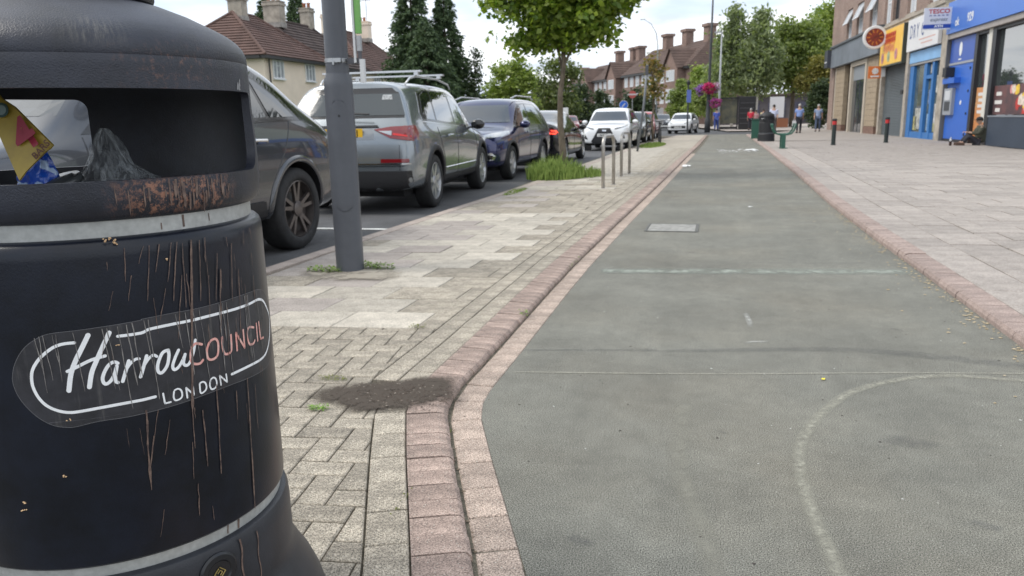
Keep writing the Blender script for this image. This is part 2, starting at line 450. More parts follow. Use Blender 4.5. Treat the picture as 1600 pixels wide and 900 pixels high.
rkerb = per_object(mat('pink_kerb', (0.31, 0.24, 0.21), 0.9, var=0.2, vscale=7, speck=0.4, speck_scale=170, bump=0.5, bscale=140), 0.10)
joint = mat('joint_soil', (0.13, 0.115, 0.085), 0.98, var=0.45, vscale=30, speck=0.5, speck_scale=200, bump=1.0, bscale=120)

def clip(poly, p, n):
    """keep the side where (q-p).n <= 0"""
    out = []
    for i in range(len(poly)):
        a, b = poly[i], poly[(i + 1) % len(poly)]
        da = (a[0] - p[0]) * n[0] + (a[1] - p[1]) * n[1]; db = (b[0] - p[0]) * n[0] + (b[1] - p[1]) * n[1]
        if da <= 0: out.append(a)
        if (da < 0 < db) or (db < 0 < da):
            k = da / (da - db); out.append((a[0] + (b[0] - a[0]) * k, a[1] + (b[1] - a[1]) * k))
    return out
def area(p): return .5 * abs(sum(p[i][0] * p[(i + 1) % len(p)][1] - p[(i + 1) % len(p)][0] * p[i][1] for i in range(len(p))))
def inset(poly, d):
    """move each edge inwards by d (convex, ccw or cw)"""
    s = sum(poly[i][0] * poly[(i + 1) % len(poly)][1] - poly[(i + 1) % len(poly)][0] * poly[i][1] for i in range(len(poly)))
    sg = 1 if s > 0 else -1; out = list(poly)
    for i in range(len(poly)):
        a, b = poly[i], poly[(i + 1) % len(poly)]; l = math.hypot(b[0] - a[0], b[1] - a[1])
        if l < 1e-6: continue
        n = (sg * (b[1] - a[1]) / l, -sg * (b[0] - a[0]) / l)
        out = clip(out, (a[0] - n[0] * d, a[1] - n[1] * d), n)
        if len(out) < 3: return []
    return out
def paver_geo(mb, poly, ztop, h=0.03, gap=0.003, bev=0.004, tilt=0.0015):
    p = inset(poly, gap)
    if len(p) < 3 or area(p) < 1e-4: return None
    q = inset(p, bev)
    if len(q) != len(p):
        q = [(a[0] * .93 + sum(t[0] for t in p) / len(p) * .07, a[1] * .93 + sum(t[1] for t in p) / len(p) * .07) for a in p]
    dz = rnd.uniform(-tilt, tilt); ax, ay = rnd.uniform(-.006, .006), rnd.uniform(-.006, .006)
    cx, cy = p[0]
    zt = lambda a: ztop + dz + (a[0] - cx) * ax + (a[1] - cy) * ay
    n = len(p)
    vs = [(a[0], a[1], ztop - h) for a in p] + [(a[0], a[1], zt(a) - bev * .8) for a in p] + [(a[0], a[1], zt(a)) for a in q]
    fs = [tuple(range(2 * n, 3 * n))]
    for k in (0, n):
        for i in range(n): fs.append((k + i, k + (i + 1) % n, k + n + (i + 1) % n, k + n + i))
    mb.add(vs, fs); return mb
def recentre(me):
    c = Vector((0, 0, 0))
    for v in me.vertices: c += v.co
    c /= len(me.vertices); me.transform(Matrix.Translation(-c)); return c
def emit_piece(name, mb, material, parent):
    me = mb.mesh(name); c = recentre(me)
    bm = bmesh.new(); bm.from_mesh(me); bmesh.ops.recalc_face_normals(bm, faces=bm.faces)
    top = max(bm.faces, key=lambda f: f.calc_center_median().z)
    if top.normal.z < 0: bmesh.ops.reverse_faces(bm, faces=bm.faces)
    bm.to_mesh(me); bm.free()
    return link(name, me, material, parent, loc=c)

ZP = 0.034
lp = bpy.data.meshes.new('left_pavement')
edge = [offL(q, 0.30) for q in np.arange(0.8, lenL, .4)]
vs = []; fs = []
for i, (x, y) in enumerate(edge):
    xr = -3.5 if y > 4 else -3.5
    vs += [(xr, y, ZP - 0.014), (x, y, ZP - 0.014)]
    if i: fs.append((2 * i - 2, 2 * i - 1, 2 * i + 1, 2 * i))
lp.from_pydata(vs, [], fs); lp.update()
left_pavement = tag(link('left_pavement', lp, joint), kind='structure')
# the strip of joints/debris below kerb & gutter
gm = bpy.data.meshes.new('gutter_bed'); vs = []; fs = []
for i, q in enumerate(np.arange(0.1, lenL, .3)):
    a, b = offL(q, -0.004), offL(q, 0.36); vs += [(a[0], a[1], -0.002), (b[0], b[1], 0.003)]
    if i: fs.append((2 * i - 2, 2 * i - 1, 2 * i + 1, 2 * i))
gm.from_pydata(vs, [], fs); gm.update()
tag(link('gutter_bed', gm, joint), kind='structure')

def strip_row(name, off, s0, s1, ln, o0, o1, z, material, parent, hidden_after=None, gap=.002):
    q = s0; st = MB()
    while q < s1:
        l = ln * rnd.uniform(.94, 1.06)
        poly = [off(q, o0), off(q + l * .5, o0), off(q + l, o0), off(q + l, o1), off(q + l * .5, o1), off(q, o1)]
        poly = [off(q, o0), off(q + l, o0), off(q + l, o1), off(q, o1)]
        if hidden_after is not None and q > hidden_after: paver_geo(st, poly, z, gap=gap)
        else:
            mb = MB()
            if paver_geo(mb, poly, z, gap=gap): emit_piece(name, mb, material, parent)
        q += l
    if st.v: st.build(name, material, parent, fix=True)['kind'] = 'stuff'
# gutter course level with the path
strip_row('gutter_block', offL, 0.6, 26, 0.2, 0.0, 0.128, 0.004, redg, left_pavement, hidden_after=11)
# kerb stones with a rounded nose
def kerb_piece(mb, off, q, l, o0, o1, zt, sgn=1, nose=0.045, zb=-0.01):
    a = rnd.uniform(-.0025, .0025); o0 = o0 + sgn * rnd.uniform(-.003, .003)
    g = .0025
    prof = [(o0, zb), (o0 + sgn * .002, zt * .45), (o0 + sgn * nose * .35, zt * .85), (o0 + sgn * nose, zt + a), (o1, zt + a + .001), (o1, zb)]
    vs = []
    for s in (q + g, q + l - g):
        for o_, z in prof:
            p = off(s, o_); vs.append((p[0], p[1], z))
    n = len(prof)
    fs = [tuple(range(n)), tuple(range(n, 2 * n))[::-1]] + [(i, (i + 1) % n, n + (i + 1) % n, n + i) for i in range(n)]
    mb.add(vs, fs)
def kerb_row(name, off, s0, s1, ln, o0, o1, zt, material, parent, after, sgn=1, drop=None):
    q = s0; st = MB()
    while q < s1:
        l = ln(q) if callable(ln) else ln
        z = zt - (0.012 if drop and q < drop else 0)
        mb = st if q > after else MB()
        kerb_piece(mb, off, q, l, o0, o1, z, sgn)
        if mb is not st: emit_piece(name, mb, material, parent)
        q += l
    if st.v: st.build(name, material, parent, fix=True)['kind'] = 'stuff'
kerb_row('kerb_stone', offL, 0.6, lenL, lambda q: .105 if q < 7 else (.21 if q < 14 else .9), 0.138, 0.305, ZP + .002, redk, left_pavement, 14)
# soldier courses
strip_row('paving_block', offL, 0.6, 30, 0.2, 0.308, 0.435, ZP, block, left_pavement, hidden_after=12)
strip_row('paving_block', offL, 3.1, 30, 0.2, 0.437, 0.555, ZP, block, left_pavement, hidden_after=12)
# herringbone blocks by the bin, slabs beyond
SK = 0.14
def edge_x(y, o):
    if o not in EXT:
        T_ = sorted((offL(q, o)[1], offL(q, o)[0]) for q in np.arange(0, 15, .02)); EXT[o] = ([a for a, b in T_], [b for a, b in T_])
    return float(np.interp(y, *EXT[o]))
EXT = {}
EX = {}
def ex(y, o):
    k = (round(y, 3), o)
    if k not in EX: EX[k] = edge_x(k[0], o)
    return EX[k]
def clip_edge(poly, o0=0.437):
    """clip against the soldier course and against the slab boundary"""
    cy = sum(p[1] for p in poly) / len(poly)
    if cy > 3.05: o0 = 0.557
    a = (ex(cy - .1, o0), cy - .1); b = (ex(cy + .1, o0), cy + .1)
    t = (b[0] - a[0], b[1] - a[1]); n = (t[1], -t[0])
    return clip(poly, a, n)
ca, sa = math.cos(math.atan(SK)), math.sin(math.atan(SK))
pieces = []
B = 0.1015
YB = lambda x: 3.98 + SK * (x + 1.85)       # boundary line between blocks and slabs
for i in range(-30, 40):
    for j in range(-40, 40):
        t = (i - j) % 4
        if t == 0: rc = (i, j, i + 2, j + 1)
        elif t == 2: rc = (i, j - 1, i + 1, j + 1)
        else: continue
        poly = []
        for x, y in ((rc[0], rc[1]), (rc[2], rc[1]), (rc[2], rc[3]), (rc[0], rc[3])):
            x *= B; y *= B; poly.append((-1.9 + x * ca - y * sa, 2.9 + x * sa + y * ca))
        cx = sum(p[0] for p in poly) / 4; cy = sum(p[1] for p in poly) / 4
        if cx < -3.45 or cy < 0.6: continue
        poly = clip(poly, (-1.85, 3.98), (-SK, 1))
        if len(poly) < 3: continue
        poly = clip_edge(poly)
        if len(poly) < 3 or area(poly) < .0003: continue
        pieces.append((poly, cx, cy))
def vis(cx, cy): return cx > -2.75 + (0 if cy > 3 else .5 * (3 - cy)) and cy > 1.45
st = MB(); cnt = 0
for poly, cx, cy in pieces:
    if vis(cx, cy) and cnt < 296:
        mb = MB()
        if paver_geo(mb, poly, ZP): emit_piece('paving_block', mb, block, left_pavement); cnt += 1
    else: paver_geo(st, poly, ZP)
st.build('paving_block', block, left_pavement, fix=True)['kind'] = 'stuff'
# slabs in staggered rows
Y0 = 3.98; r_i = 0; st = MB(); stb = MB()
depth = .37; wid = .50
while Y0 < 30:
    r_i += 1
    x = -3.42 + (wid / 2 if r_i % 2 else 0) - (0 if r_i % 2 else 0)
    xs = [-3.42] + ([x] if x > -3.41 else []); 
    while xs[-1] < -1.2: xs.append(xs[-1] + wid)
    lim = -1.60 if r_i % 2 else -1.72
    for a, b in zip(xs[:-1], xs[1:]):
        if a > -1.4: break
        f = lambda x_, k: (x_, Y0 + depth * k + SK * (x_ + 1.85))
        poly = [f(a, 0), f(b, 0), f(b, 1), f(a, 1)]
        blocks = b > lim + .02 and r_i % 2 == 0 or a > -1.75
        cy = Y0
        if blocks:
            n = 2
            for kk in range(n):
                pp = [f(a, kk / n), f(b, kk / n), f(b, (kk + 1) / n), f(a, (kk + 1) / n)]
                e0 = 0.557; yy = min(max(cy, .5), 13)
                pa = (ex(yy - .1, e0), yy - .1); pb = (ex(yy + .1, e0), yy + .1); t = (pb[0] - pa[0], pb[1] - pa[1])
                pp = clip(pp, pa, (t[1], -t[0]))
                if len(pp) >= 3 and area(pp) > .002:
                    if cy < 9:
                        mb = MB()
                        if paver_geo(mb, pp, ZP): emit_piece('paving_block', mb, block, left_pavement)
                    else: paver_geo(stb, pp, ZP)
            continue
        yy = min(max(cy, .5), 13); e0 = 0.557
        pa = (ex(yy - .1, e0), yy - .1); pb = (ex(yy + .1, e0), yy + .1); t = (pb[0] - pa[0], pb[1] - pa[1])
        poly = clip(poly, pa, (t[1], -t[0]))
        if len(poly) < 3 or area(poly) < .004: continue
        if cy < 15:
            mb = MB(); dark_one = rnd.random() < .10 or 9.2 < cy < 12.6
            if paver_geo(mb, poly, ZP + .001, gap=.0035): emit_piece('paving_slab', mb, pinkslab if (a < -2.9 and rnd.random() < .6) else (block if dark_one else conc), left_pavement)
        else: paver_geo(st, poly, ZP + .001, gap=.0035)
    Y0 += depth
st.build('paving_slab', conc, left_pavement, fix=True)['kind'] = 'stuff'
stb.build('paving_block', block, left_pavement, fix=True)['kind'] = 'stuff'
sheet('left_pavement_far', [(-3.3, 30), (-1.0, 30), (-.95, 40), (-.9, 50.2), (-2.6, 50.2), (-3.1, 40)], ZP + .002, mat('far_slabs', (0.37, 0.33, 0.27), 0.9, var=.12, vscale=2))
# road side kerb of pale units
rk = [(-3.60, 0.5), (-3.60, 5), (-3.47, 10), (-3.34, 14), (-3.28, 28), (-3.08, 40), (-2.6, 50)]
offK, lenK = arc_pts(rk)
kerb_row('kerb_stone', offK, 0.3, lenK, .91, 0.06, -0.12, ZP + .004, per_object(mat('pale_kerb', (0.37, 0.31, 0.27), 0.9, var=.15, vscale=5, speck=.3, speck_scale=150, bump=.3, bscale=90), .08), left_pavement, 22, sgn=-1)

# ---------------- right hand pavement
ZR = 0.05
rp = bpy.data.meshes.new('right_pavement'); vs = []; fs = []
for i, q in enumerate(np.arange(0, lenR, .5)):
    a = offR(q, -0.12); vs += [(a[0], a[1], ZR - .012), (14, a[1], ZR - .012)]
    if i: fs.append((2 * i - 2, 2 * i - 1, 2 * i + 1, 2 * i))
rp.from_pydata(vs, [], fs); rp.update()
right_pavement = tag(link('right_pavement', rp, joint), kind='structure')
qj = 6.72 + 2.0
kerb_row('kerb_stone', offR, 3.5, lenR, lambda q: .2 if q < 20 else .9, 0.0, -0.17, ZR + .012, rkerb, right_pavement, 22, sgn=-1, drop=qj)
strip_row('paving_slab', offR, 3.5, 40, 0.45, -0.175, -0.50, ZR, pinkslab, right_pavement, hidden_after=16, gap=.003)
strip_row('paving_slab', offR, 3.5, 40, 0.60, -0.503, -0.90, ZR, pinkslab, right_pavement, hidden_after=16, gap=.003)
st = MB(); cnt = 0
Y0 = 1.0; r_i = 0; depth = .45; wid = .60; rows = []
while Y0 < 36:
    r_i += 1
    xs = [2.0 + (.3 if r_i % 2 else 0)]
    while xs[-1] < 11: xs.append(xs[-1] + wid)
    for a, b in zip(xs[:-1], xs[1:]):
        f = lambda x_, k: (x_, Y0 + depth * k + SK * .6 * (x_ - 2))
        poly = [f(a, 0), f(b, 0), f(b, 1), f(a, 1)]
        cx, cy = (a + b) / 2, Y0 + .2
        ix_ = ix(ER, min(cy, 49)) + .905
        poly = clip(poly, (ix_, 0), (-1, 0))
        if len(poly) >= 3 and area(poly) > .01: rows.append((cx, cy, poly))
    Y0 += depth
rows.sort(key=lambda r: r[1] + (50 if r[0] > .52 * r[1] + .6 else 0))
for cx, cy, poly in rows:
    if cnt < 290 and cy < 22 and cx < .52 * cy + .6:
        mb = MB()
        if paver_geo(mb, poly, ZR, gap=.0055, tilt=.003): emit_piece('paving_slab', mb, pinkslab, right_pavement); cnt += 1
    else: paver_geo(st, poly, ZR, gap=.006)
st.build('paving_slab', pinkslab, right_pavement, fix=True)['kind'] = 'stuff'
sheet('right_pavement_far', [(2.2, 36.5), (11.5, 36.5), (11.5, 63), (6, 63), (3, 52.6), (1.6, 50)], ZR + .002, mat('far_pink_slabs', (0.315, 0.28, 0.25), 0.9, var=.1, vscale=2))
sheet('far_pavement', [(0.5, 61), (12, 61), (30, 95), (30, 140), (-6, 120), (-3, 90), (-.6, 72)], 0.05, mat('far_pavement_mat', (0.42, 0.37, 0.33), .9, var=.1, vscale=1))
sheet('far_side_pavement', [(-16.5, -10), (-13.5, -10), (-13.5, 60), (-24, 110), (-28, 110), (-16.5, 60)], 0.05, mat('far_pavement_mat', (0.42, 0.37, 0.33)))
sheet('side_lawn', [(-60, -10), (-16.5, -10), (-16.5, 60), (-28, 110), (-60, 110)], 0.0, mat('garden_grass', (0.06, 0.10, 0.03), .95, var=.4, vscale=1.5))

# parking bay line, soil patch, debris
MB().box((-4.55, 8.3, -.034), (1.9, .1, .004), rz=.04).build('bay_line', mat('road_paint', (0.65, 0.65, 0.62), .8, var=.2, vscale=20))['kind'] = 'structure'
def blob_sheet(name, c, rx, ry, z, material, seed=1, parent=None, n=48, rot=0):
    vs = [(0, 0, z)]; ed = [1.0]; fs = []
    for ring, k in enumerate((.35, .6, .8, 1.0)):
        for j in range(n):
            a = 2 * pi * j / n
            w = 1 + .35 * mnoise.noise(Vector((math.cos(a) * 1.3 + seed, math.sin(a) * 1.3, seed * 3.1))) + .12 * mnoise.noise(Vector((math.cos(a) * 5 + seed, math.sin(a) * 5, 1)))
            x, y = rx * k * w * math.cos(a), ry * k * w * math.sin(a)
            vs.append((x * math.cos(rot) - y * math.sin(rot), x * math.sin(rot) + y * math.cos(rot), z)); ed.append((1, 1, .55, 0)[ring])
    for j in range(n): fs.append((0, 1 + j, 1 + (j + 1) % n))
    for r_ in range(3):
        for j in range(n): fs.append((1 + r_ * n + j, 1 + (r_ + 1) * n + j, 1 + (r_ + 1) * n + (j + 1) % n, 1 + r_ * n + (j + 1) % n))
    me = bpy.data.meshes.new(name); me.from_pydata(vs, [], fs); me.update()
    at = me.attributes.new('edge', 'FLOAT', 'POINT'); at.data.foreach_set('value', ed)
    o = link(name, me, material, parent, loc=(c[0], c[1], 0)); return o
soil = wear_mat('dark_soil', (0.060, 0.046, 0.034), 1.25, 26)
o = blob_sheet('soil_patch', (-1.33, 2.96), .36, .22, ZP + .008, soil, 3, rot=.35); tag(o, kind='structure')
o = blob_sheet('soil_patch', (-2.76, 5.42), .42, .26, ZP + .008, wear_mat('pale_mortar', (0.33, 0.295, 0.24), 0.9, 8), 5); tag(o, kind='structure')

def debris(name, spots, n, size, material, z, label, seed, kindof='stuff', flat=.4):
    rr = random.Random(seed); mb = MB()
    for _ in range(n):
        (x, y), sx, sy = spots(rr)
        s = size * rr.uniform(.4, 1.3); zz = z(x, y) if callable(z) else z
        a = rr.uniform(0, pi); k = []
        for j in range(5):
            t = a + j * 2 * pi / 5; k.append((x + s * math.cos(t) * rr.uniform(.6, 1.2), y + s * math.sin(t) * rr.uniform(.4, .9), zz + s * flat * rr.uniform(0, .3)))
        top = (x, y, zz + s * flat)
        mb.add(k + [top], [(j, (j + 1) % 5, 5) for j in range(5)])
    o = mb.build(name, material); tag(o, kind='stuff'); return o
leafm = mat('dry_leaf_litter', (0.33, 0.25, 0.13), .9, color2=(0.50, 0.42, 0.30), vscale=40)
def kspots(rr):
    q = rr.uniform(5.3, 12) if rr.random() < .75 else rr.uniform(5.3, 25); return offR(q, rr.gauss(.045, .035) if rr.random() < .8 else abs(rr.gauss(0, .2))), 1, 1
debris('gutter_leaves', kspots, 420, .011, leafm, .003, '', 3)
def lspots(rr):
    return offL(rr.uniform(.8, 14), .133 + rr.gauss(0, .010)), 1, 1
debris('gutter_grit', lspots, 700, .006, mat('grit', (0.28, 0.22, 0.16), .95, color2=(0.08, 0.06, 0.04), vscale=60), .004, '', 4)
debris('soil_grit', lambda rr: ((rr.gauss(-1.33, .14), rr.gauss(2.95, .1)), 1, 1), 70, .005, mat('pale_grit', (0.4, 0.36, 0.3), .9, color2=(.1, .07, .05), vscale=50), ZP + .008, '', 5)
debris('soil_crumbs', lambda rr: ((rr.gauss(-1.31, .13), rr.gauss(2.95, .08)), 1, 1), 420, .0055, mat('soil_crumb', (0.07, 0.052, 0.04), .95), ZP + .008, '', 9)
def pspots(rr): 
    y = rr.uniform(1.7, 12); return (rr.uniform(-.8, 1.4), y), 1, 1
debris('path_grit', pspots, 120, .006, mat('dark_grit', (0.06, 0.05, 0.045), .9), .001, '', 6)
debris('path_chips', pspots, 90, .005, mat('white_chip', (0.55, 0.55, 0.52), .9), .001, '', 7)
debris('far_litter', lambda rr: ((rr.uniform(-.1, 1.2), rr.gauss(28, .7)), 1, 1), 60, .05, mat('white_litter', (0.7, 0.7, 0.7), .8), .002, '', 8, flat=.15)
wpaper = mat('paper_scrap', (0.75, 0.75, 0.74), .8, var=.08, vscale=20)
def scrap(loc, s, label, material=wpaper, cat='litter'):
    rr = random.Random(int(loc[1] * 100)); vs = []; fs = []
    for i in range(5):
        for j in range(4): vs.append(((i - 2) * s * .25 + rr.uniform(-.05, .05) * s, (j - 1.5) * s * .22 + rr.uniform(-.05, .05) * s, rr.uniform(.0, .12) * s + .003))
    for i in range(4):
        for j in range(3): fs.append((i * 4 + j, i * 4 + 4 + j, i * 4 + 5 + j, i * 4 + 1 + j))
    me = bpy.data.meshes.new('litter'); me.from_pydata(vs, [], fs); me.update()
    o = link('paper_scrap', me, material, smooth=True, loc=loc); o.rotation_euler.z = rr.uniform(0, 3); tag(o, label, cat)
scrap((-.78, 19.4, .002), .28, 'white paper scrap by the left kerb of the green path')
scrap((0.42, 10.68, .002), .075, 'tiny white paper scrap in mid path beyond the utility cover')
scrap((0.50, 3.62, .002), .022, 'tiny yellow scrap lying on the path near the curved tyre mark', mat('yellow_scrap', (0.75, 0.62, 0.05), .7))
scrap((1.09, 28.2, .002), .4, 'white crumpled paper on the far path before the green bench')

# weeds: tufts of small leaves
leafgreen = mat('weed_leaf', (0.10, 0.17, 0.035), .8, color2=(0.20, 0.28, 0.06), vscale=30)
def tuft(c, rx, ry, h, n, s, z, label, material=leafgreen, seed=0, name='weed', cat='weed', blade=False, group=None):
    rr = random.Random(seed); mb = MB()
    for _ in range(n):
        a = rr.uniform(0, 2 * pi); q = math.sqrt(rr.random()); x = math.cos(a) * q * rx; y = math.sin(a) * q * ry
        if blade:
            hh = h * rr.uniform(.35, 1) * (1 - .5 * q); la = rr.uniform(0, 2 * pi); le = rr.uniform(.1, .5) * hh; ww = s * rr.uniform(.6, 1.2)
            t = rr.uniform(0, pi); ux, uy = math.cos(t) * ww, math.sin(t) * ww
            mx_, my_ = x + math.cos(la) * le * .35, y + math.sin(la) * le * .35; ex_, ey_ = x + math.cos(la) * le, y + math.sin(la) * le
            mb.add([(x - ux, y - uy, 0), (x + ux, y + uy, 0), (mx_ + ux * .8, my_ + uy * .8, hh * .6), (mx_ - ux * .8, my_ - uy * .8, hh * .6), (ex_, ey_, hh)], [(0, 1, 2, 3), (3, 2, 4)])
        else:
            zz = rr.uniform(.002, h); t = rr.uniform(0, 2 * pi); ss = s * rr.uniform(.5, 1.2); d = Vector((math.cos(t), math.sin(t), rr.uniform(-.1, .6))); e = Vector((-math.sin(t), math.cos(t), rr.uniform(-.3, .3))) * .5
            p = Vector((x, y, zz)); mb.add([p, p + d * ss * .5 + e * ss * .7, p + d * ss, p + d * ss * .5 - e * ss * .7], [(0, 1, 2, 3)])
    o = mb.build(name, material, loc=(c[0], c[1], z)); tag(o, label, cat, group); return o
moss = mat('yellow_moss', (0.14, 0.155, 0.04), .95, var=.3, vscale=60)
tuft((-1.58, 2.72), .045, .03, .018, 90, .014, ZP, 'small bright green weed in the block joints left of the soil patch', mat('weed_bright', (0.17, 0.30, 0.05), .8, var=.3, vscale=40), 1)
tuft((-1.70, 3.08), .07, .035, .01, 130, .01, ZP, 'olive moss patch between blocks above the bright green weed', moss, 2, name='moss_patch', cat='moss')
tuft((-1.66, 4.02), .05, .05, .012, 70, .012, ZP, 'moss tuft in the joint between the pale slabs and the blocks', moss, 3, name='moss_patch', cat='moss')
tuft((-3.03, 5.48), .17, .06, .04, 260, .026, ZP, 'low weeds at the left foot of the grey lamp post', mat('weed_mid', (0.17, 0.26, 0.05), .85, var=.3, vscale=30), 4)
tuft((-2.66, 5.66), .15, .06, .05, 260, .028, ZP, 'leafy weed growing behind the foot of the grey lamp post', mat('weed_mid', (0.17, 0.26, 0.05)), 5)
x, y = offL(4.45, .165); tuft((x, y), .035, .06, .025, 70, .018, .01, 'small weed in the red kerb gutter beside the block paving', leafgreen, 6)
x, y = offL(6.2, .165); tuft((x, y), .035, .30, .02, 150, .016, .01, 'green weeds along the kerb gutter farther up the path', leafgreen, 7)
x, y = offL(2.62, .165); tuft((x, y), .012, .1, .01, 70, .01, .004, 'moss in the gutter joint at the bend of the red kerb', moss, 8, name='moss_patch', cat='moss')
x, y = offL(2.1, .318); tuft((x, y), .006, .12, .012, 60, .009, ZP - .01, 'thin moss line between the kerb stones and the soldier course', moss, 9, name='moss_patch', cat='moss')
# ================================================================== THE LITTER BIN in front
BIN_STROKES = [('white', 0.0052, [(-0.992, 0.8463), (-1.049, 0.8457), (-1.099, 0.8404), (-1.153, 0.8279), (-1.19, 0.815), (-1.214, 0.8016), (-1.223, 0.7866), (-1.22, 0.7714), (-1.2, 0.7532), (-1.164, 0.7383), (-1.111, 0.7283), (-1.058, 0.7239), (-1.002, 0.7242), (-0.919, 0.7259), (-0.814, 0.7271), (-0.715, 0.7272), (-0.707, 0.7272), (-0.64, 0.7281)]), ('white', 0.0052, [(-0.786, 0.8487), (-0.672, 0.8483), (-0.626, 0.8526), (-0.511, 0.8539), (-0.386, 0.8534), (-0.244, 0.8534), (-0.071, 0.8515), (0.079, 0.8506), (0.189, 0.8506), (0.275, 0.8426), (0.344, 0.8241), (0.407, 0.7989), (0.391, 0.7718), (0.336, 0.7482), (0.251, 0.7313), (0.159, 0.7265), (0.045, 0.7275), (-0.061, 0.728), (-0.157, 0.7275)]), ('white', 0.0078, [(-0.924, 0.857), (-0.963, 0.8347), (-1.001, 0.8134), (-1.03, 0.7917), (-1.051, 0.7631)]), ('white', 0.0075, [(-0.824, 0.8569), (-0.861, 0.8353), (-0.9, 0.8117), (-0.932, 0.7902), (-0.952, 0.7654)]), ('white', 0.0055, [(-1.045, 0.7973), (-0.999, 0.8032), (-0.927, 0.8129), (-0.858, 0.8173)]), ('white', 0.0058, [(-0.803, 0.8011), (-0.821, 0.8044), (-0.847, 0.8001), (-0.872, 0.7886), (-0.885, 0.7764), (-0.876, 0.7674), (-0.851, 0.7706), (-0.826, 0.7822), (-0.808, 0.7981), (-0.821, 0.782), (-0.825, 0.7705), (-0.815, 0.7666)]), ('white', 0.0058, [(-0.749, 0.8024), (-0.768, 0.7867), (-0.791, 0.7672)]), ('white', 0.005, [(-0.773, 0.7843), (-0.747, 0.7958), (-0.716, 0.803), (-0.697, 0.8026)]), ('white', 0.0058, [(-0.658, 0.8058), (-0.678, 0.7888), (-0.701, 0.7698)]), ('white', 0.005, [(-0.683, 0.7865), (-0.653, 0.7989), (-0.625, 0.8049), (-0.607, 0.8011)]), ('white', 0.0058, [(-0.543, 0.8085), (-0.575, 0.8055), (-0.604, 0.7889), (-0.61, 0.7748), (-0.592, 0.7694), (-0.559, 0.7803), (-0.543, 0.7978), (-0.543, 0.8085)]), ('white', 0.0056, [(-0.487, 0.8043), (-0.509, 0.7926), (-0.529, 0.7779), (-0.521, 0.7698), (-0.491, 0.775), (-0.456, 0.7911)]), ('white', 0.0056, [(-0.453, 0.7936), (-0.467, 0.7784), (-0.454, 0.7725), (-0.432, 0.7756), (-0.404, 0.7924), (-0.383, 0.8152)]), ('pink', 0.0046, [(-0.346, 0.8041), (-0.385, 0.8086), (-0.412, 0.8012), (-0.423, 0.783), (-0.411, 0.7725), (-0.372, 0.7691), (-0.35, 0.7741)]), ('pink', 0.0046, [(-0.299, 0.803), (-0.318, 0.7907), (-0.318, 0.7769), (-0.301, 0.7703), (-0.266, 0.7708), (-0.244, 0.7787), (-0.237, 0.7977), (-0.252, 0.8069), (-0.282, 0.8066), (-0.301, 0.8015)]), ('pink', 0.0046, [(-0.204, 0.8062), (-0.207, 0.7867), (-0.196, 0.7729), (-0.168, 0.7704), (-0.141, 0.775), (-0.133, 0.8044)]), ('pink', 0.0046, [(-0.093, 0.77), (-0.09, 0.805), (-0.021, 0.7682), (-0.02, 0.8047)]), ('pink', 0.0046, [(0.098, 0.7997), (0.048, 0.8047), (0.024, 0.7994), (0.021, 0.7806), (0.035, 0.7704), (0.076, 0.768), (0.097, 0.7726)]), ('pink', 0.0046, [(0.136, 0.8045), (0.134, 0.7686)]), ('pink', 0.0046, [(0.172, 0.8045), (0.177, 0.7686), (0.225, 0.7669)]), ('white', 0.0032, [(-0.598, 0.7308), (-0.594, 0.7116), (-0.563, 0.7116)]), ('white', 0.0032, [(-0.538, 0.7299), (-0.544, 0.7196), (-0.536, 0.7125), (-0.509, 0.7131), (-0.496, 0.718), (-0.498, 0.7278), (-0.514, 0.7328), (-0.534, 0.7318)]), ('white', 0.0032, [(-0.468, 0.7113), (-0.469, 0.7308), (-0.428, 0.7131), (-0.429, 0.7299)]), ('white', 0.0032, [(-0.386, 0.7315), (-0.386, 0.7132), (-0.361, 0.7136), (-0.346, 0.7192), (-0.35, 0.7289), (-0.367, 0.7328), (-0.386, 0.7315)]), ('white', 0.0032, [(-0.315, 0.7317), (-0.323, 0.7212), (-0.313, 0.7131), (-0.288, 0.7135), (-0.275, 0.7207), (-0.279, 0.7305), (-0.295, 0.7343), (-0.314, 0.7322)]), ('white', 0.0032, [(-0.246, 0.7149), (-0.249, 0.7338), (-0.199, 0.7159), (-0.201, 0.732)])]
BIN_LABEL = [(-1.322, 0.7902), (-1.304, 0.8102), (-1.264, 0.8323), (-1.213, 0.849), (-1.138, 0.8624), (-1.068, 0.8661), (-0.987, 0.8668), (-0.866, 0.8684), (-0.671, 0.8709), (-0.656, 0.8726), (-0.504, 0.874), (-0.379, 0.873), (-0.236, 0.8731), (-0.061, 0.874), (0.092, 0.8731), (0.215, 0.8701), (0.324, 0.8579), (0.424, 0.8259), (0.465, 0.791), (0.452, 0.7505), (0.388, 0.7242), (0.309, 0.7066), (0.212, 0.7008), (0.0, 0.7036), (-0.171, 0.7072), (-0.349, 0.7068), (-0.483, 0.7044), (-0.604, 0.7028), (-0.788, 0.701), (-0.928, 0.7017), (-1.041, 0.6971), (-1.089, 0.6977), (-1.15, 0.703), (-1.216, 0.7175), (-1.272, 0.7389), (-1.307, 0.7597), (-1.321, 0.7775)]
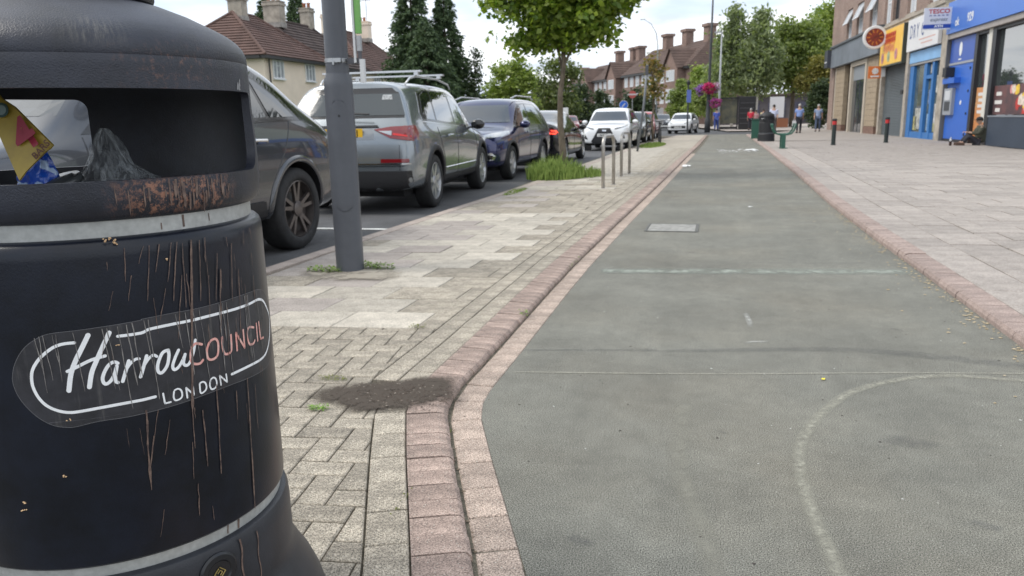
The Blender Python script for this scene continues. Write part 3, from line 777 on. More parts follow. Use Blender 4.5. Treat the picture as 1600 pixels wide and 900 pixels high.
BIN_DRIPS = [((-0.576, 1.0056), (-0.619, 0.9032), 0.0023), ((-0.606, 1.0134), (-0.641, 0.9701), 0.0017), ((-0.524, 1.0103), (-0.559, 0.9517), 0.0029), ((-0.46, 1.0123), (-0.5, 0.9315), 0.0023), ((-0.427, 1.003), (-0.484, 0.8956), 0.0034), ((-0.396, 0.9959), (-0.416, 0.8794), 0.0023), ((-0.341, 1.0074), (-0.447, 0.6856), 0.008), ((-0.447, 0.6856), (-0.458, 0.6103), 0.0034), ((-0.291, 0.9971), (-0.321, 0.8852), 0.0023), ((-0.253, 1.006), (-0.265, 0.9541), 0.0029), ((-0.175, 0.9675), (-0.221, 0.8784), 0.0023), ((-0.163, 0.9363), (-0.209, 0.815), 0.0046), ((-0.091, 0.9938), (-0.088, 0.9752), 0.0023), ((-0.051, 0.9795), (-0.091, 0.8691), 0.0034), ((0.079, 0.9983), (0.076, 0.9667), 0.0023), ((-0.008, 0.927), (-0.044, 0.801), 0.0034), ((0.165, 1.0008), (0.185, 0.9741), 0.0034), ((0.155, 0.9038), (0.149, 0.8378), 0.0023), ((-0.385, 0.6793), (-0.393, 0.5662), 0.0034), ((-0.279, 0.7197), (-0.31, 0.5396), 0.0034), ((-0.469, 0.6243), (-0.486, 0.5514), 0.0023), ((-0.463, 0.5394), (-0.477, 0.475), 0.0029), ((-0.673, 0.6568), (-0.718, 0.5862), 0.0029), ((-0.695, 0.7076), (-0.722, 0.5551), 0.0046), ((-0.668, 0.5113), (-0.703, 0.4594), 0.0023), ((-0.025, 0.7063), (-0.076, 0.428), 0.004), ((-0.135, 0.6915), (-0.148, 0.6331), 0.0023), ((0.05, 0.6846), (0.037, 0.5889), 0.0023), ((-0.579, 0.6794), (-0.626, 0.6152), 0.0017), ((-0.636, 0.7029), (-0.69, 0.6274), 0.0023), ((-0.781, 0.9278), (-0.812, 0.8955), 0.0017), ((-0.841, 0.8572), (-0.873, 0.813), 0.0011), ((-0.683, 0.9516), (-0.714, 0.9079), 0.0017), ((-0.7, 1.0079), (-0.715, 0.9418), 0.0029), ((-0.518, 0.9208), (-0.566, 0.8653), 0.0017), ((-0.392, 0.4835), (-0.39, 0.4534), 0.0023), ((-0.421, 0.9389), (-0.481, 0.824), 0.0023), ((-0.252, 0.9293), (-0.276, 0.8453), 0.0023), ((-0.139, 0.86), (-0.17, 0.7606), 0.0023), ((0.385, 0.9979), (0.408, 0.9672), 0.0023)]
BIN_FLECKS = [(-0.761, 1.0175), (-0.783, 1.0149), (-0.744, 1.0137), (-0.74, 1.0081), (-1.066, 0.7113), (-1.373, 0.5619), (-1.381, 0.5471), (-1.134, 0.6079), (-0.493, 0.9715), (-0.792, 0.8319)]

BX, BY = -1.217, 1.286
bin_black = mat('bin_plastic', (0.005, 0.007, 0.014), 0.30, var=0.4, vscale=9, bump=0.25, bscale=260, bdist=0.0008, spec=0.4, coat=0.0)
def hood_mat():
    m = mat('hood_plastic', (0.015, 0.0175, 0.028), 0.42, var=0.35, vscale=11, bump=0.8, bscale=330, bdist=0.0012, spec=0.55)
    t = m.node_tree; b = t.nodes['Principled BSDF']; base = b.inputs['Base Color'].links[0].from_socket
    co = [n for n in t.nodes if n.type == 'TEX_COORD'][0]
    sp = t.nodes.new('ShaderNodeSeparateXYZ'); t.links.new(co.outputs['Object'], sp.inputs[0])
    at = t.nodes.new('ShaderNodeMath'); at.operation = 'ARCTAN2'; t.links.new(sp.outputs['Y'], at.inputs[0]); t.links.new(sp.outputs['X'], at.inputs[1])
    cb = t.nodes.new('ShaderNodeCombineXYZ'); t.links.new(at.outputs[0], cb.inputs[0]); t.links.new(sp.outputs['Z'], cb.inputs[1])
    mp = t.nodes.new('ShaderNodeMapping'); mp.inputs['Scale'].default_value = (24, 62, 1); t.links.new(cb.outputs[0], mp.inputs[0])
    n = t.nodes.new('ShaderNodeTexNoise'); n.inputs['Scale'].default_value = 1.0; n.inputs['Detail'].default_value = 9; n.inputs['Roughness'].default_value = .8
    t.links.new(mp.outputs[0], n.inputs['Vector'])
    def rng(s, a, b_, c0, c1):
        r = t.nodes.new('ShaderNodeMapRange'); r.inputs[1].default_value = a; r.inputs[2].default_value = b_; r.inputs[3].default_value = c0; r.inputs[4].default_value = c1
        t.links.new(s, r.inputs[0]); return r.outputs[0]
    def mulv(a, b_):
        r = t.nodes.new('ShaderNodeMath'); r.operation = 'MULTIPLY'; t.links.new(a, r.inputs[0]); t.links.new(b_, r.inputs[1]); return r.outputs[0]
    # rust coloured splash in the wall below the opening, between two bearings round the bin
    def window(s, a, b_, f): return mulv(rng(s, a - f, a + f, 0, 1), rng(s, b_ - f, b_ + f, 1, 0))
    zw = window(sp.outputs['Z'], 1.055, 1.112, .008); zw2 = window(sp.outputs['Z'], 1.265, 1.335, .02)
    aw = window(at.outputs[0], R(-38), R(-3), .12); aw2 = window(at.outputs[0], R(-32), R(-5), .16)
    m1 = mulv(mulv(rng(n.outputs[0], .49, .57, 0, 1), zw), aw)
    m2 = mulv(mulv(rng(n.outputs[0], .52, .64, 0, .45), zw2), aw2)
    ad = t.nodes.new('ShaderNodeMath'); ad.operation = 'ADD'; ad.use_clamp = True; t.links.new(m1, ad.inputs[0]); t.links.new(m2, ad.inputs[1])
    mx_ = t.nodes.new('ShaderNodeMix'); mx_.data_type = 'RGBA'; mx_.inputs[7].default_value = (0.27, 0.13, 0.085, 1)
    t.links.new(ad.outputs[0], mx_.inputs[0]); t.links.new(base, mx_.inputs[6])
    # pale scuffs high on the shoulder
    mp2 = t.nodes.new('ShaderNodeMapping'); mp2.inputs['Scale'].default_value = (60, 30, 1); t.links.new(cb.outputs[0], mp2.inputs[0])
    n2 = t.nodes.new('ShaderNodeTexNoise'); n2.inputs['Scale'].default_value = 1.0; n2.inputs['Detail'].default_value = 6; n2.inputs['Roughness'].default_value = .7; t.links.new(mp2.outputs[0], n2.inputs['Vector'])
    z3 = window(sp.outputs['Z'], 1.335, 1.375, .01); a3 = window(at.outputs[0], R(-46), R(-33), .08)
    s3 = mulv(mulv(rng(n2.outputs[0], .45, .7, 0, .7), z3), a3)
    mx2 = t.nodes.new('ShaderNodeMix'); mx2.data_type = 'RGBA'; mx2.inputs[7].default_value = (0.16, 0.15, 0.13, 1)
    t.links.new(s3, mx2.inputs[0]); t.links.new(mx_.outputs[2], mx2.inputs[6]); t.links.new(mx2.outputs[2], b.inputs['Base Color'])
    return m
hood_plastic = hood_mat()
band = mat('bin_band_silver', (0.42, 0.43, 0.42), 0.42, metal=0.35, var=.08, vscale=25, speck=.1, speck_scale=90)
lit = thing('litter_bin', 'large round black council litter bin with an oval sticker and rust coloured drips', 'litter bin', (BX, BY, 0))
def lathe_part(name, prof, material, n=180, parent=lit, cap=(True, True)):
    mb = MB().lathe(prof, n, cap=cap); o = mb.build(name, material, parent); smooth_by_angle(o, 30); return o
# base skirt
lathe_part('base_skirt', [(0.400, .062), (.405, .075), (.402, .085), (.398, .09), (.396, .10), (.387, .137), (.371, .177), (.350, .213), (.336, .242), (.330, .255), (.3275, .275), (.3270, .360), (.3255, .385), (.321, .397), (.313, .4015), (.300, .402)], mat('bin_base', (0.020, 0.022, 0.028), 0.42, var=.3, vscale=8, bump=.5, bscale=300, bdist=.0008))
lathe_part('silver_band', [(.300, .39), (.3095, .395), (.3095, .427), (.300, .43)], band)
body = lathe_part('body', [(.300, .4245), (.314, .425), (.3185, .430), (.3195, .440), (.3190, .70), (.3185, .985), (.3175, .999), (.314, 1.009), (.308, 1.0145), (.301, 1.017), (.298, 1.018)], bin_black)
lathe_part('silver_band', [(.290, 1.010), (.2985, 1.014), (.2985, 1.052), (.290, 1.055)], band)
# hood: thick shell with letterbox openings cut through it
outer = [(.300, 1.0455), (.307, 1.0475), (.3155, 1.056), (.3205, 1.071), (.322, 1.09), (.322, 1.14), (.3205, 1.19), (.3185, 1.235), (.3180, 1.262), (.3175, 1.300), (.3172, 1.317), (.3165, 1.3185), (.3172, 1.321), (.316, 1.335), (.311, 1.348), (.300, 1.361), (.284, 1.373), (.265, 1.3835), (.219, 1.4065), (.173, 1.4245), (.151, 1.431), (.10, 1.437), (.02, 1.44)]
inner = [(.02, 1.425), (.14, 1.418), (.21, 1.39), (.28, 1.352), (.300, 1.325), (.303, 1.25), (.305, 1.10), (.295, 1.05)]
hb = MB(); n = 240; prof = outer + inner
hb.lathe(prof, n, cap=(False, False)); k = len(prof) - 1
for j in range(n): hb.f.append((k * n + j, k * n + (j + 1) % n, (j + 1) % n, j))
hood = hb.build('hood', hood_plastic, lit, fix=True)
def sector(a0, a1, z0, z1, rc_a, rc_z, r0=.2, r1=.42, low_a=None, low_z=None):
    """rounded letterbox prism between bearings a0..a1 (radians) and heights z0..z1"""
    pts = []
    for (ca_, cz_, s0, ra, rz) in ((a1 - (low_a or rc_a), z0 + (low_z or rc_z), -90, low_a or rc_a, low_z or rc_z), (a1 - rc_a, z1 - rc_z, 0, rc_a, rc_z), (a0 + rc_a, z1 - rc_z, 90, rc_a, rc_z), (a0 + (low_a or rc_a), z0 + (low_z or rc_z), 180, low_a or rc_a, low_z or rc_z)):
        for i in range(9):
            t = R(s0 + i * 90 / 8); pts.append((ca_ + ra * math.cos(t), cz_ + rz * math.sin(t)))
    full = []
    for i in range(len(pts)):
        a, b = pts[i], pts[(i + 1) % len(pts)]; m_ = max(1, int(abs(b[0] - a[0]) / R(2)))
        for q in range(m_): full.append((a[0] + (b[0] - a[0]) * q / m_, a[1] + (b[1] - a[1]) * q / m_))
    # column strips for valid curved caps
    mb = MB(); nA = 80
    def zr(a):
        zs = []
        for i in range(len(full)):
            p, q = full[i], full[(i + 1) % len(full)]
            if (p[0] - a) * (q[0] - a) <= 0 and abs(p[0] - q[0]) > 1e-9:
                zs.append(p[1] + (q[1] - p[1]) * (a - p[0]) / (q[0] - p[0]))
        return (min(zs), max(zs)) if zs else ((z0 + z1) / 2 - .001, (z0 + z1) / 2 + .001)
    angs = sorted(set([a0 + 1e-4 + (a1 - a0 - 2e-4) * i / nA for i in range(nA + 1)] + [a1 - (low_a or rc_a) * (1 - math.cos(R(t))) for t in range(8, 90, 8)] + [a0 + (low_a or rc_a) * (1 - math.cos(R(t))) for t in range(8, 90, 8)]))
    k = 0
    for i, a in enumerate(angs):
        lo, hi = zr(a)
        for r_, z in ((r0, lo), (r1, lo), (r1, hi), (r0, hi)): mb.v.append((r_ * math.cos(a), r_ * math.sin(a), z))
        if i:
            for q in range(4): mb.f.append((4 * i - 4 + q, 4 * i - 4 + (q + 1) % 4, 4 * i + (q + 1) % 4, 4 * i + q))
    mb.f.append((0, 1, 2, 3)); k = 4 * len(angs) - 4; mb.f.append((k + 3, k + 2, k + 1, k))
    return mb.build('cutter', None, fix=True)
cuts = [sector(R(-122), R(25), 1.113, 1.264, R(3), .014, low_a=R(9), low_z=.045), sector(R(131), R(210), 1.113, 1.2645, R(5), .026)]
for c_ in cuts:
    c_.parent = lit
    md = hood.modifiers.new('cut', 'BOOLEAN'); md.object = c_; md.operation = 'DIFFERENCE'; md.solver = 'EXACT'
bpy.context.view_layer.update()
me = evaluated_mesh(hood); hood.modifiers.clear(); hood.data = me
for c_ in cuts: bpy.data.objects.remove(c_)
smooth_by_angle(hood, 40)
lathe_part('lid', [(.146, 1.432), (.151, 1.435), (.154, 1.443), (.154, 1.449), (.150, 1.457), (.12, 1.466), (.02, 1.47)], mat('lid_plastic', (0.009, 0.010, 0.014), 0.4, bump=.4, bscale=300, bdist=.0006), 96)
lathe_part('liner', [(.285, .95), (.287, 1.075), (.281, 1.078), (.279, 1.07), (.277, .95)], mat('liner_metal', (0.05, 0.055, 0.06), .45, metal=.6), 96, cap=(False, False))
# round lock boss with a square spiral mark
def on_bin(a, z, r=.3195): return Vector((r * math.cos(a), r * math.sin(a), z))
ab = R(-23.5); nb = Vector((math.cos(ab), math.sin(ab), 0)); tb = Vector((-math.sin(ab), math.cos(ab), 0)); zb = Vector((0, 0, 1))
Mb = Matrix((tb, zb, nb)).transposed().to_4x4(); Mb.translation = Vector((.324 * math.cos(ab), .324 * math.sin(ab), .347))
bo = MB().lathe([(.040, 0), (.040, .004), (.036, .008), (.026, .009), (.023, .0065), (.001, .006)], 40).xform(Mb).build('lock_boss', mat('boss_black', (0.010, 0.011, 0.014), .35), lit); smooth_by_angle(bo, 30)
gold = mat('boss_gold', (0.36, 0.27, 0.09), .4, metal=.5)
sp_ = MB(); q = .0095
for pts in ([(0, 1.25), (1.25, 0), (0, -1.25), (-1.25, 0), (-.2, 1.05)], [(-.55, 0), (0, .55), (.55, 0), (0, -.55)]):
    for a, b in zip(pts[:-1], pts[1:]):
        A_ = Vector((a[0] * q, a[1] * q, .0085)); B_ = Vector((b[0] * q, b[1] * q, .0085)); sp_.tube([A_, B_], .0011, 5)
sp_.xform(Mb).build('boss_emblem', gold, bo)

# sticker and its lettering, laid round the drum
def stroke(mb, pts, w, r, n=5):
    P = spline(pts, n) if len(pts) > 2 else [pts[0], ((pts[0][0] + pts[1][0]) / 2, (pts[0][1] + pts[1][1]) / 2), pts[1]]
    q = [(a * .319, z) for a, z in P]; m_ = len(q); k = len(mb.v)
    for i in range(m_):
        t = Vector((q[min(i + 1, m_ - 1)][0] - q[max(i - 1, 0)][0], q[min(i + 1, m_ - 1)][1] - q[max(i - 1, 0)][1]))
        if t.length < 1e-7: t = Vector((1, 0))
        t.normalize(); nrm = Vector((-t.y, t.x))
        for s in (-1, 1): mb.v.append(tuple(on_bin((q[i][0] + nrm.x * s * w / 2) / .319, q[i][1] + nrm.y * s * w / 2, r)))
        if i: mb.f.append((k + 2 * i - 2, k + 2 * i - 1, k + 2 * i + 1, k + 2 * i))
    for e in (q[0], q[-1]):
        kk = len(mb.v); mb.v.append(tuple(on_bin(e[0] / .319, e[1], r)))
        for j in range(10): mb.v.append(tuple(on_bin((e[0] + w / 2 * math.cos(j * pi / 5)) / .319, e[1] + w / 2 * math.sin(j * pi / 5), r)))
        for j in range(10): mb.f.append((kk, kk + 1 + j, kk + 1 + (j + 1) % 10))
def stroke_hard(mb, pts, w, r):
    # letters with corners: no smoothing of sharp vertices
    for a, b in zip(pts[:-1], pts[1:]): stroke(mb, [a, b], w, r)
def label_mat():
    m = mat('sticker_film', (0.030, 0.030, 0.036), .38, var=.35, vscale=18, spec=.5)
    t = m.node_tree; b = t.nodes['Principled BSDF']; base = b.inputs['Base Color'].links[0].from_socket
    co = [n for n in t.nodes if n.type == 'TEX_COORD'][0]
    mp = t.nodes.new('ShaderNodeMapping'); mp.inputs['Scale'].default_value = (45, 45, 5); t.links.new(co.outputs['Object'], mp.inputs[0])
    n = t.nodes.new('ShaderNodeTexNoise'); n.inputs['Detail'].default_value = 8; n.inputs['Scale'].default_value = 1.2; n.inputs['Roughness'].default_value = .7; t.links.new(mp.outputs[0], n.inputs['Vector'])
    r = t.nodes.new('ShaderNodeMapRange'); r.inputs[1].default_value = .56; r.inputs[2].default_value = .70; r.inputs[4].default_value = .5; t.links.new(n.outputs[0], r.inputs[0])
    x = t.nodes.new('ShaderNodeMix'); x.data_type = 'RGBA'; x.inputs[7].default_value = (.13, .125, .12, 1)
    t.links.new(r.outputs[0], x.inputs[0]); t.links.new(base, x.inputs[6]); t.links.new(x.outputs[2], b.inputs['Base Color']); return m
def label_sheet():
    P = spline(BIN_LABEL + [BIN_LABEL[0]], 4)[:-1]; q = [Vector((a * .319, z, 0)) for a, z in P]
    tri = tessellate_polygon([q]); bm = bmesh.new(); vv = [bm.verts.new(p) for p in q]
    for t in tri:
        try: bm.faces.new([vv[i] for i in t])
        except ValueError: pass
    for _ in range(5):
        es = [e for e in bm.edges if e.calc_length() > .012]
        if not es: break
        bmesh.ops.subdivide_edges(bm, edges=es, cuts=1); bmesh.ops.triangulate(bm, faces=bm.faces)
    for v in bm.verts: v.co = on_bin(v.co.x / .319, v.co.y, .3202)
    bmesh.ops.recalc_face_normals(bm, faces=bm.faces)
    f = bm.faces[0] if hasattr(bm.faces, 'ensure_lookup_table') and not bm.faces.ensure_lookup_table() else None
    if f.normal.dot(Vector((f.calc_center_median().x, f.calc_center_median().y, 0))) < 0: bmesh.ops.reverse_faces(bm, faces=bm.faces)
    me = bpy.data.meshes.new('label'); bm.to_mesh(me); bm.free(); return link('label', me, label_mat(), lit, smooth=True)
lab = label_sheet()
ink = {'white': mat('sticker_white', (0.86, 0.87, 0.88), .4, var=.06, vscale=60), 'pink': mat('sticker_pink', (0.70, 0.30, 0.26), .45, color2=(0.80, 0.50, 0.44), vscale=70)}
edge_b = MB(); stroke(edge_b, BIN_LABEL + [BIN_LABEL[0]], .0009, .3204, 4); edge_b.build('label_edge', mat('sticker_rim', (.13, .13, .14), .4), lab)
for i, (c_, w_, pts) in enumerate(BIN_STROKES):
    mb = MB(); (stroke_hard if c_ == 'pink' and len(pts) in (3, 4) or w_ == .0032 and len(pts) in (3, 4) else stroke)(mb, pts, w_, .3208 if c_ == 'white' else .3211)
    if c_ == 'white' and i < 2: nm = 'border_line'
    else: nm = 'letter'
    mb.build(nm, ink[c_], lab)
# drips running down the drum
drip_m = mat('rust_drip', (0.20, 0.135, 0.105), .6, color2=(0.07, 0.045, 0.04), vscale=60)
drip_p = mat('pale_drip', (0.27, 0.255, 0.24), .6, color2=(0.11, 0.10, 0.10), vscale=50)
rr = random.Random(5); d1 = MB(); d2 = MB()
def drip(mb, a0, z0, a1, z1, w, r):
    n = max(4, int(abs(z0 - z1) / .012)); pts = []
    wob = rr.uniform(0, 99); k = len(mb.v)
    for i in range(n + 1):
        t = i / n; a = a0 + (a1 - a0) * t + .0045 * mnoise.noise(Vector((wob, t * 3.5, 0))); z = z0 + (z1 - z0) * t
        ww = w * (.35 + .55 * abs(mnoise.noise(Vector((wob + 5, t * 6, 0)))) * 2) * (1.0 if t < .93 else 1.7)
        if i == n: ww *= .3
        for s in (-.5, .5): mb.v.append(tuple(on_bin(a + s * ww / .319, z, r)))
        if i: mb.f.append((k + 2 * i - 2, k + 2 * i - 1, k + 2 * i + 1, k + 2 * i))
for (a0, z0), (a1, z1), w_ in BIN_DRIPS: drip(d1, a0, min(z0, 1.0), a1, z1, w_ * 1.0, .3213)
for _ in range(46):
    a = R(rr.uniform(-48, 25)); z = rr.uniform(.62, 1.0); l = rr.uniform(.01, .07); drip(d1, a, z, a + rr.uniform(-.004, .004), z - l, rr.uniform(.0008, .002), .3213)
d1.build('rust_drips', drip_m, lit)['kind'] = 'stuff'
# pale water runs confined to the sticker
def label_top(a):
    zs = [z for (b, z) in spline(BIN_LABEL + [BIN_LABEL[0]], 3) if abs(b - a) < .05]
    return (max(zs), min(zs)) if zs else (0, 0)
for _ in range(26):
    a = rr.uniform(R(-70), R(18)); t_, b_ = label_top(a)
    if t_ - b_ < .05: continue
    drip(d2, a, t_ - .003, a + rr.uniform(-.004, .03), t_ - (t_ - b_) * rr.uniform(.4, .97), rr.uniform(.0016, .0032), .3214)
d2.build('water_runs', drip_p, lab)['kind'] = 'stuff'
fl = MB()
for a, z in BIN_FLECKS:
    for _ in range(4):
        p = on_bin(a + rr.gauss(0, .006), z + rr.gauss(0, .0018), .3198); fl.lathe([(.0001, -.0015), (.0024 * rr.uniform(.5, 1), 0), (.0001, .0015)], 6, c=p, cap=(False, False))
fl.build('food_flecks', mat('food_fleck', (0.62, 0.42, 0.24), .7), lit)['kind'] = 'stuff'
# drips on hood lip and base
d3 = MB()
for _ in range(40):
    a = R(rr.gauss(-16, 12)); z = rr.uniform(1.08, 1.112)
    k = len(d3.v); n = 6; l = rr.uniform(.01, .045); w_ = rr.uniform(.001, .004)
    for i in range(n + 1):
        zz = z - l * i / n; ro = .3222 if zz > 1.075 else .3222 - (1.075 - zz) * .15
        for s in (-.5, .5): d3.v.append(tuple(on_bin(a + s * w_ * (1 if i < n else .2) / .32, zz, ro + .0006)))
        if i: d3.f.append((k + 2 * i - 2, k + 2 * i - 1, k + 2 * i + 1, k + 2 * i))
for a, z0, z1, w_ in ((R(-14),   .392, .29, .004), (R(-6), .385, .28, .003), (R(-11), .426, .403, .005), (R(-16), .424, .405, .003)):
    k = len(d3.v); n = 8
    for i in range(n + 1):
        zz = z0 + (z1 - z0) * i / n; ro = .3285 if zz < .393 else .3102
        if zz < .27: ro = .331
        for s in (-.5, .5): d3.v.append(tuple(on_bin(a + .006 * math.sin(zz * 90) + s * w_ / .32, zz, ro)))
        if i: d3.f.append((k + 2 * i - 2, k + 2 * i - 1, k + 2 * i + 1, k + 2 * i))
for a, w_, z0, z1 in ((R(-19), .004, 1.044, 1.022), (R(-8), .002, 1.040, 1.026), (R(-27), .002, 1.034, 1.022)):
    k = len(d3.v)
    for zz in (z0, z1):
        for s in (-.5, .5): d3.v.append(tuple(on_bin(a + s * w_ / .3, zz, .2992)))
    d3.f.append((k, k + 1, k + 3, k + 2))
d3.build('rust_drips', drip_m, lit)['kind'] = 'stuff'
# scratched tag above the opening
tg = MB(); base_a, base_z = R(12.5), 1.277
S_ = lambda L_: [(base_a + x * .0155, base_z + y * .0105) for x, y in L_]
for L_ in ([(0, .4), (-1, .2), (-1.6, -.6), (-1.5, -1.0)], [(0.2, .2), (-.4, -.2), (-.8, -.9)], [(1.4, 1.0), (.9, 0), (.2, -1), (.9, -.8), (1.8, -.9)], [(.6, .1), (1.7, -.2)]):
    P = spline(S_(L_), 4); k = len(tg.v)
    for i, (a, z) in enumerate(P):
        for s in (-1, 1): tg.v.append(tuple(on_bin(a + s * .0035, z, .3192)))
        if i: tg.f.append((k + 2 * i - 2, k + 2 * i - 1, k + 2 * i + 1, k + 2 * i))
tg.build('scratched_tag', mat('tag_scratch', (.42, .42, .43), .6), lit)

# rubbish inside (things of their own)
sack = mat('rubbish_dark', (0.02, 0.02, 0.022), .6)
def crumple(name, verts_fn, nu, nv, material, label, cat, smooth=False):
    vs = []; fs = []
    for i in range(nu + 1):
        for j in range(nv + 1): vs.append(verts_fn(i / nu, j / nv))
    for i in range(nu):
        for j in range(nv): fs.append((i * (nv + 1) + j, (i + 1) * (nv + 1) + j, (i + 1) * (nv + 1) + j + 1, i * (nv + 1) + j + 1))
    me = bpy.data.meshes.new(name); me.from_pydata(vs, [], fs); me.update()
    return tag(link(name, me, material, smooth=smooth), label, cat)
# clear bag: peaked crumpled film (pixel frame of the photo turned to the place: 115..245 wide, at the bin axis)
def camray(px, py, depth):
    d = Vector(CAM_ROWS[0]) * ((px - 800) / 1202) - Vector(CAM_ROWS[1]) * ((py - 450) / 1202) + Vector(CAM_ROWS[2])
    return Vector((0, 0, CAM_H)) + d * (depth / d.dot(Vector(CAM_ROWS[2])))
film = bpy.data.materials.new('clear_film'); film.use_nodes = True
b_ = film.node_tree.nodes['Principled BSDF']; b_.inputs['Base Color'].default_value = (.6, .65, .68, 1); b_.inputs['Roughness'].default_value = .18; b_.inputs['Alpha'].default_value = .20; b_.inputs['Specular IOR Level'].default_value = .9
tt = film.node_tree; co = tt.nodes.new('ShaderNodeTexCoord'); nn = tt.nodes.new('ShaderNodeTexNoise'); nn.inputs['Scale'].default_value = 1.0; nn.inputs['Detail'].default_value = 5; nn.inputs['Distortion'].default_value = 1.2
mpf = tt.nodes.new('ShaderNodeMapping'); mpf.inputs['Scale'].default_value = (75, 75, 14); mpf.inputs['Rotation'].default_value = (0, .25, 0); tt.links.new(co.outputs['Object'], mpf.inputs[0]); tt.links.new(mpf.outputs[0], nn.inputs['Vector']); mr = tt.nodes.new('ShaderNodeMapRange'); mr.inputs[1].default_value = .42; mr.inputs[2].default_value = .72; mr.inputs[3].default_value = .03; mr.inputs[4].default_value = .38
tt.links.new(nn.outputs[0], mr.inputs[0]); tt.links.new(mr.outputs[0], b_.inputs['Alpha'])
bagbase = camray(190, 282, 1.58); ux = Vector(CAM_ROWS[0]); uz = Vector((0, 0, 1)); uy = ux.cross(uz) * -1
def bagf(u, v):
    # v 0 bottom..1 top, u round
    a = 2 * pi * u; w = (1 - v) ** 1.05; off_ = -.012 * v
    rx = .085 * w + .004; ry = .06 * w + .004
    cr_ = mnoise.noise(Vector((math.cos(a) * 2, math.sin(a) * 2, v * 3))) * .016 * (1 - v * .6) + mnoise.noise(Vector((math.cos(a) * 7, math.sin(a) * 11, v * .8))) * .006
    p = bagbase + ux * (math.cos(a) * (rx + cr_) + off_ - .012) + uy * (math.sin(a) * (ry + cr_)) + uz * (v * .135 - .03)
    if v < .45: p = p + ux * max(0, math.cos(a)) * .055 * (1 - v / .45)
    return p
crumple('plastic_bag', bagf, 110, 30, film, 'crumpled clear plastic bag poking up inside the black bin opening', 'plastic bag', smooth=True)
bluem = mat('blue_wrapper', (0.01, 0.06, 0.42), .3, color2=(0.01, 0.10, 0.55), vscale=20, spec=.8)
bm_t = bluem.node_tree; bb = bm_t.nodes['Principled BSDF']; base = bb.inputs['Base Color'].links[0].from_socket
co = bm_t.nodes.new('ShaderNodeTexCoord'); nn = bm_t.nodes.new('ShaderNodeTexNoise'); nn.inputs['Scale'].default_value = 38; nn.inputs['Detail'].default_value = 6; bm_t.links.new(co.outputs['Object'], nn.inputs['Vector'])
mr = bm_t.nodes.new('ShaderNodeMapRange'); mr.inputs[1].default_value = .55; mr.inputs[2].default_value = .6; bm_t.links.new(nn.outputs[0], mr.inputs[0])
xx = bm_t.nodes.new('ShaderNodeMix'); xx.data_type = 'RGBA'; xx.inputs[7].default_value = (.45, .6, .85, 1); bm_t.links.new(mr.outputs[0], xx.inputs[0]); bm_t.links.new(base, xx.inputs[6]); bm_t.links.new(xx.outputs[2], bb.inputs['Base Color'])
wb = camray(58, 275, 1.50)
def wrapf(u, v):
    a = 2 * pi * u; w = math.sin(pi * (.12 + .85 * v)) ** .7
    c_ = mnoise.noise(Vector((math.cos(a) * 2, math.sin(a) * 2, v * 3 + 4))) * .012
    q_ = .85 * v
    return wb + ux * (math.cos(a) * (.047 * (1 - v * .75) + c_) + .010 * v) + uy * (math.sin(a) * (.03 * w + c_)) + uz * (v * .075 - .028)
crumple('sweet_wrapper', wrapf, 40, 14, bluem, 'shiny blue and silver wrapper inside the bin below the yellow packet', 'wrapper')
# yellow packet, tilted box flap
pk = thing('yellow_packet', 'yellow card packet printed 4 BARS in red, leaning out of the bin opening', 'packet', tuple(camray(25, 225, 1.42)))
yel = mat('packet_yellow', (0.50, 0.36, 0.05), .4, color2=(0.36, 0.25, 0.05), vscale=18, vlo=.3, vhi=.7)
Mp = Matrix((ux, uy, uz)).transposed().to_4x4()
# corner points measured in the plane of the packet (x right, z up, metres)
tl = camray(-40, 118, 1.40); c_ = Vector(pk.location)
def rel(px, py, dp=1.42): return camray(px, py, dp) - c_
card = [rel(-60, 80), rel(2, 154), rel(22, 167), rel(45, 190), rel(82, 227), rel(77, 233), rel(72, 236), rel(40, 268), rel(30, 282), rel(-2, 210), rel(-60, 130)]
MB().poly(card, -uy * -.006).build('card', yel, pk, fix=True)
Mr = camray(40, 217, 1.417) - c_
ang = R(-43)
right = (rel(72, 236) - rel(0, 165)).normalized(); 
fwd = Vector(CAM_ROWS[2])
def txt_frame(pos, angle):
    x = (ux * math.cos(angle) + uz * math.sin(angle)).normalized(); nrm = -fwd; y = nrm.cross(x).normalized(); nrm = x.cross(y)
    M_ = Matrix((x, y, nrm)).transposed().to_4x4(); M_.translation = pos; return M_
place_text('4', .085, mat('packet_red', (0.36, 0.03, 0.06), .5), pk, txt_frame(rel(38, 212, 1.412), R(33)), bold=.0022)
place_text('BARS', .0185, mat('packet_print', (0.12, 0.04, 0.02), .5), pk, txt_frame(rel(64, 234, 1.412), R(43)), bold=.0004)
lg = MB().lathe([(.0135, 0), (.0135, .001)], 24).xform(txt_frame(rel(2, 172, 1.413), 0)).build('round_mark', mat('packet_mark', (.05, .10, .09), .5), pk)
MB().lathe([(.009, 0), (.009, .0006)], 24).xform(txt_frame(rel(2, 172, 1.4115), 0)).build('round_mark_centre', mat('packet_mark_pale', (.25, .33, .32), .5), lg)
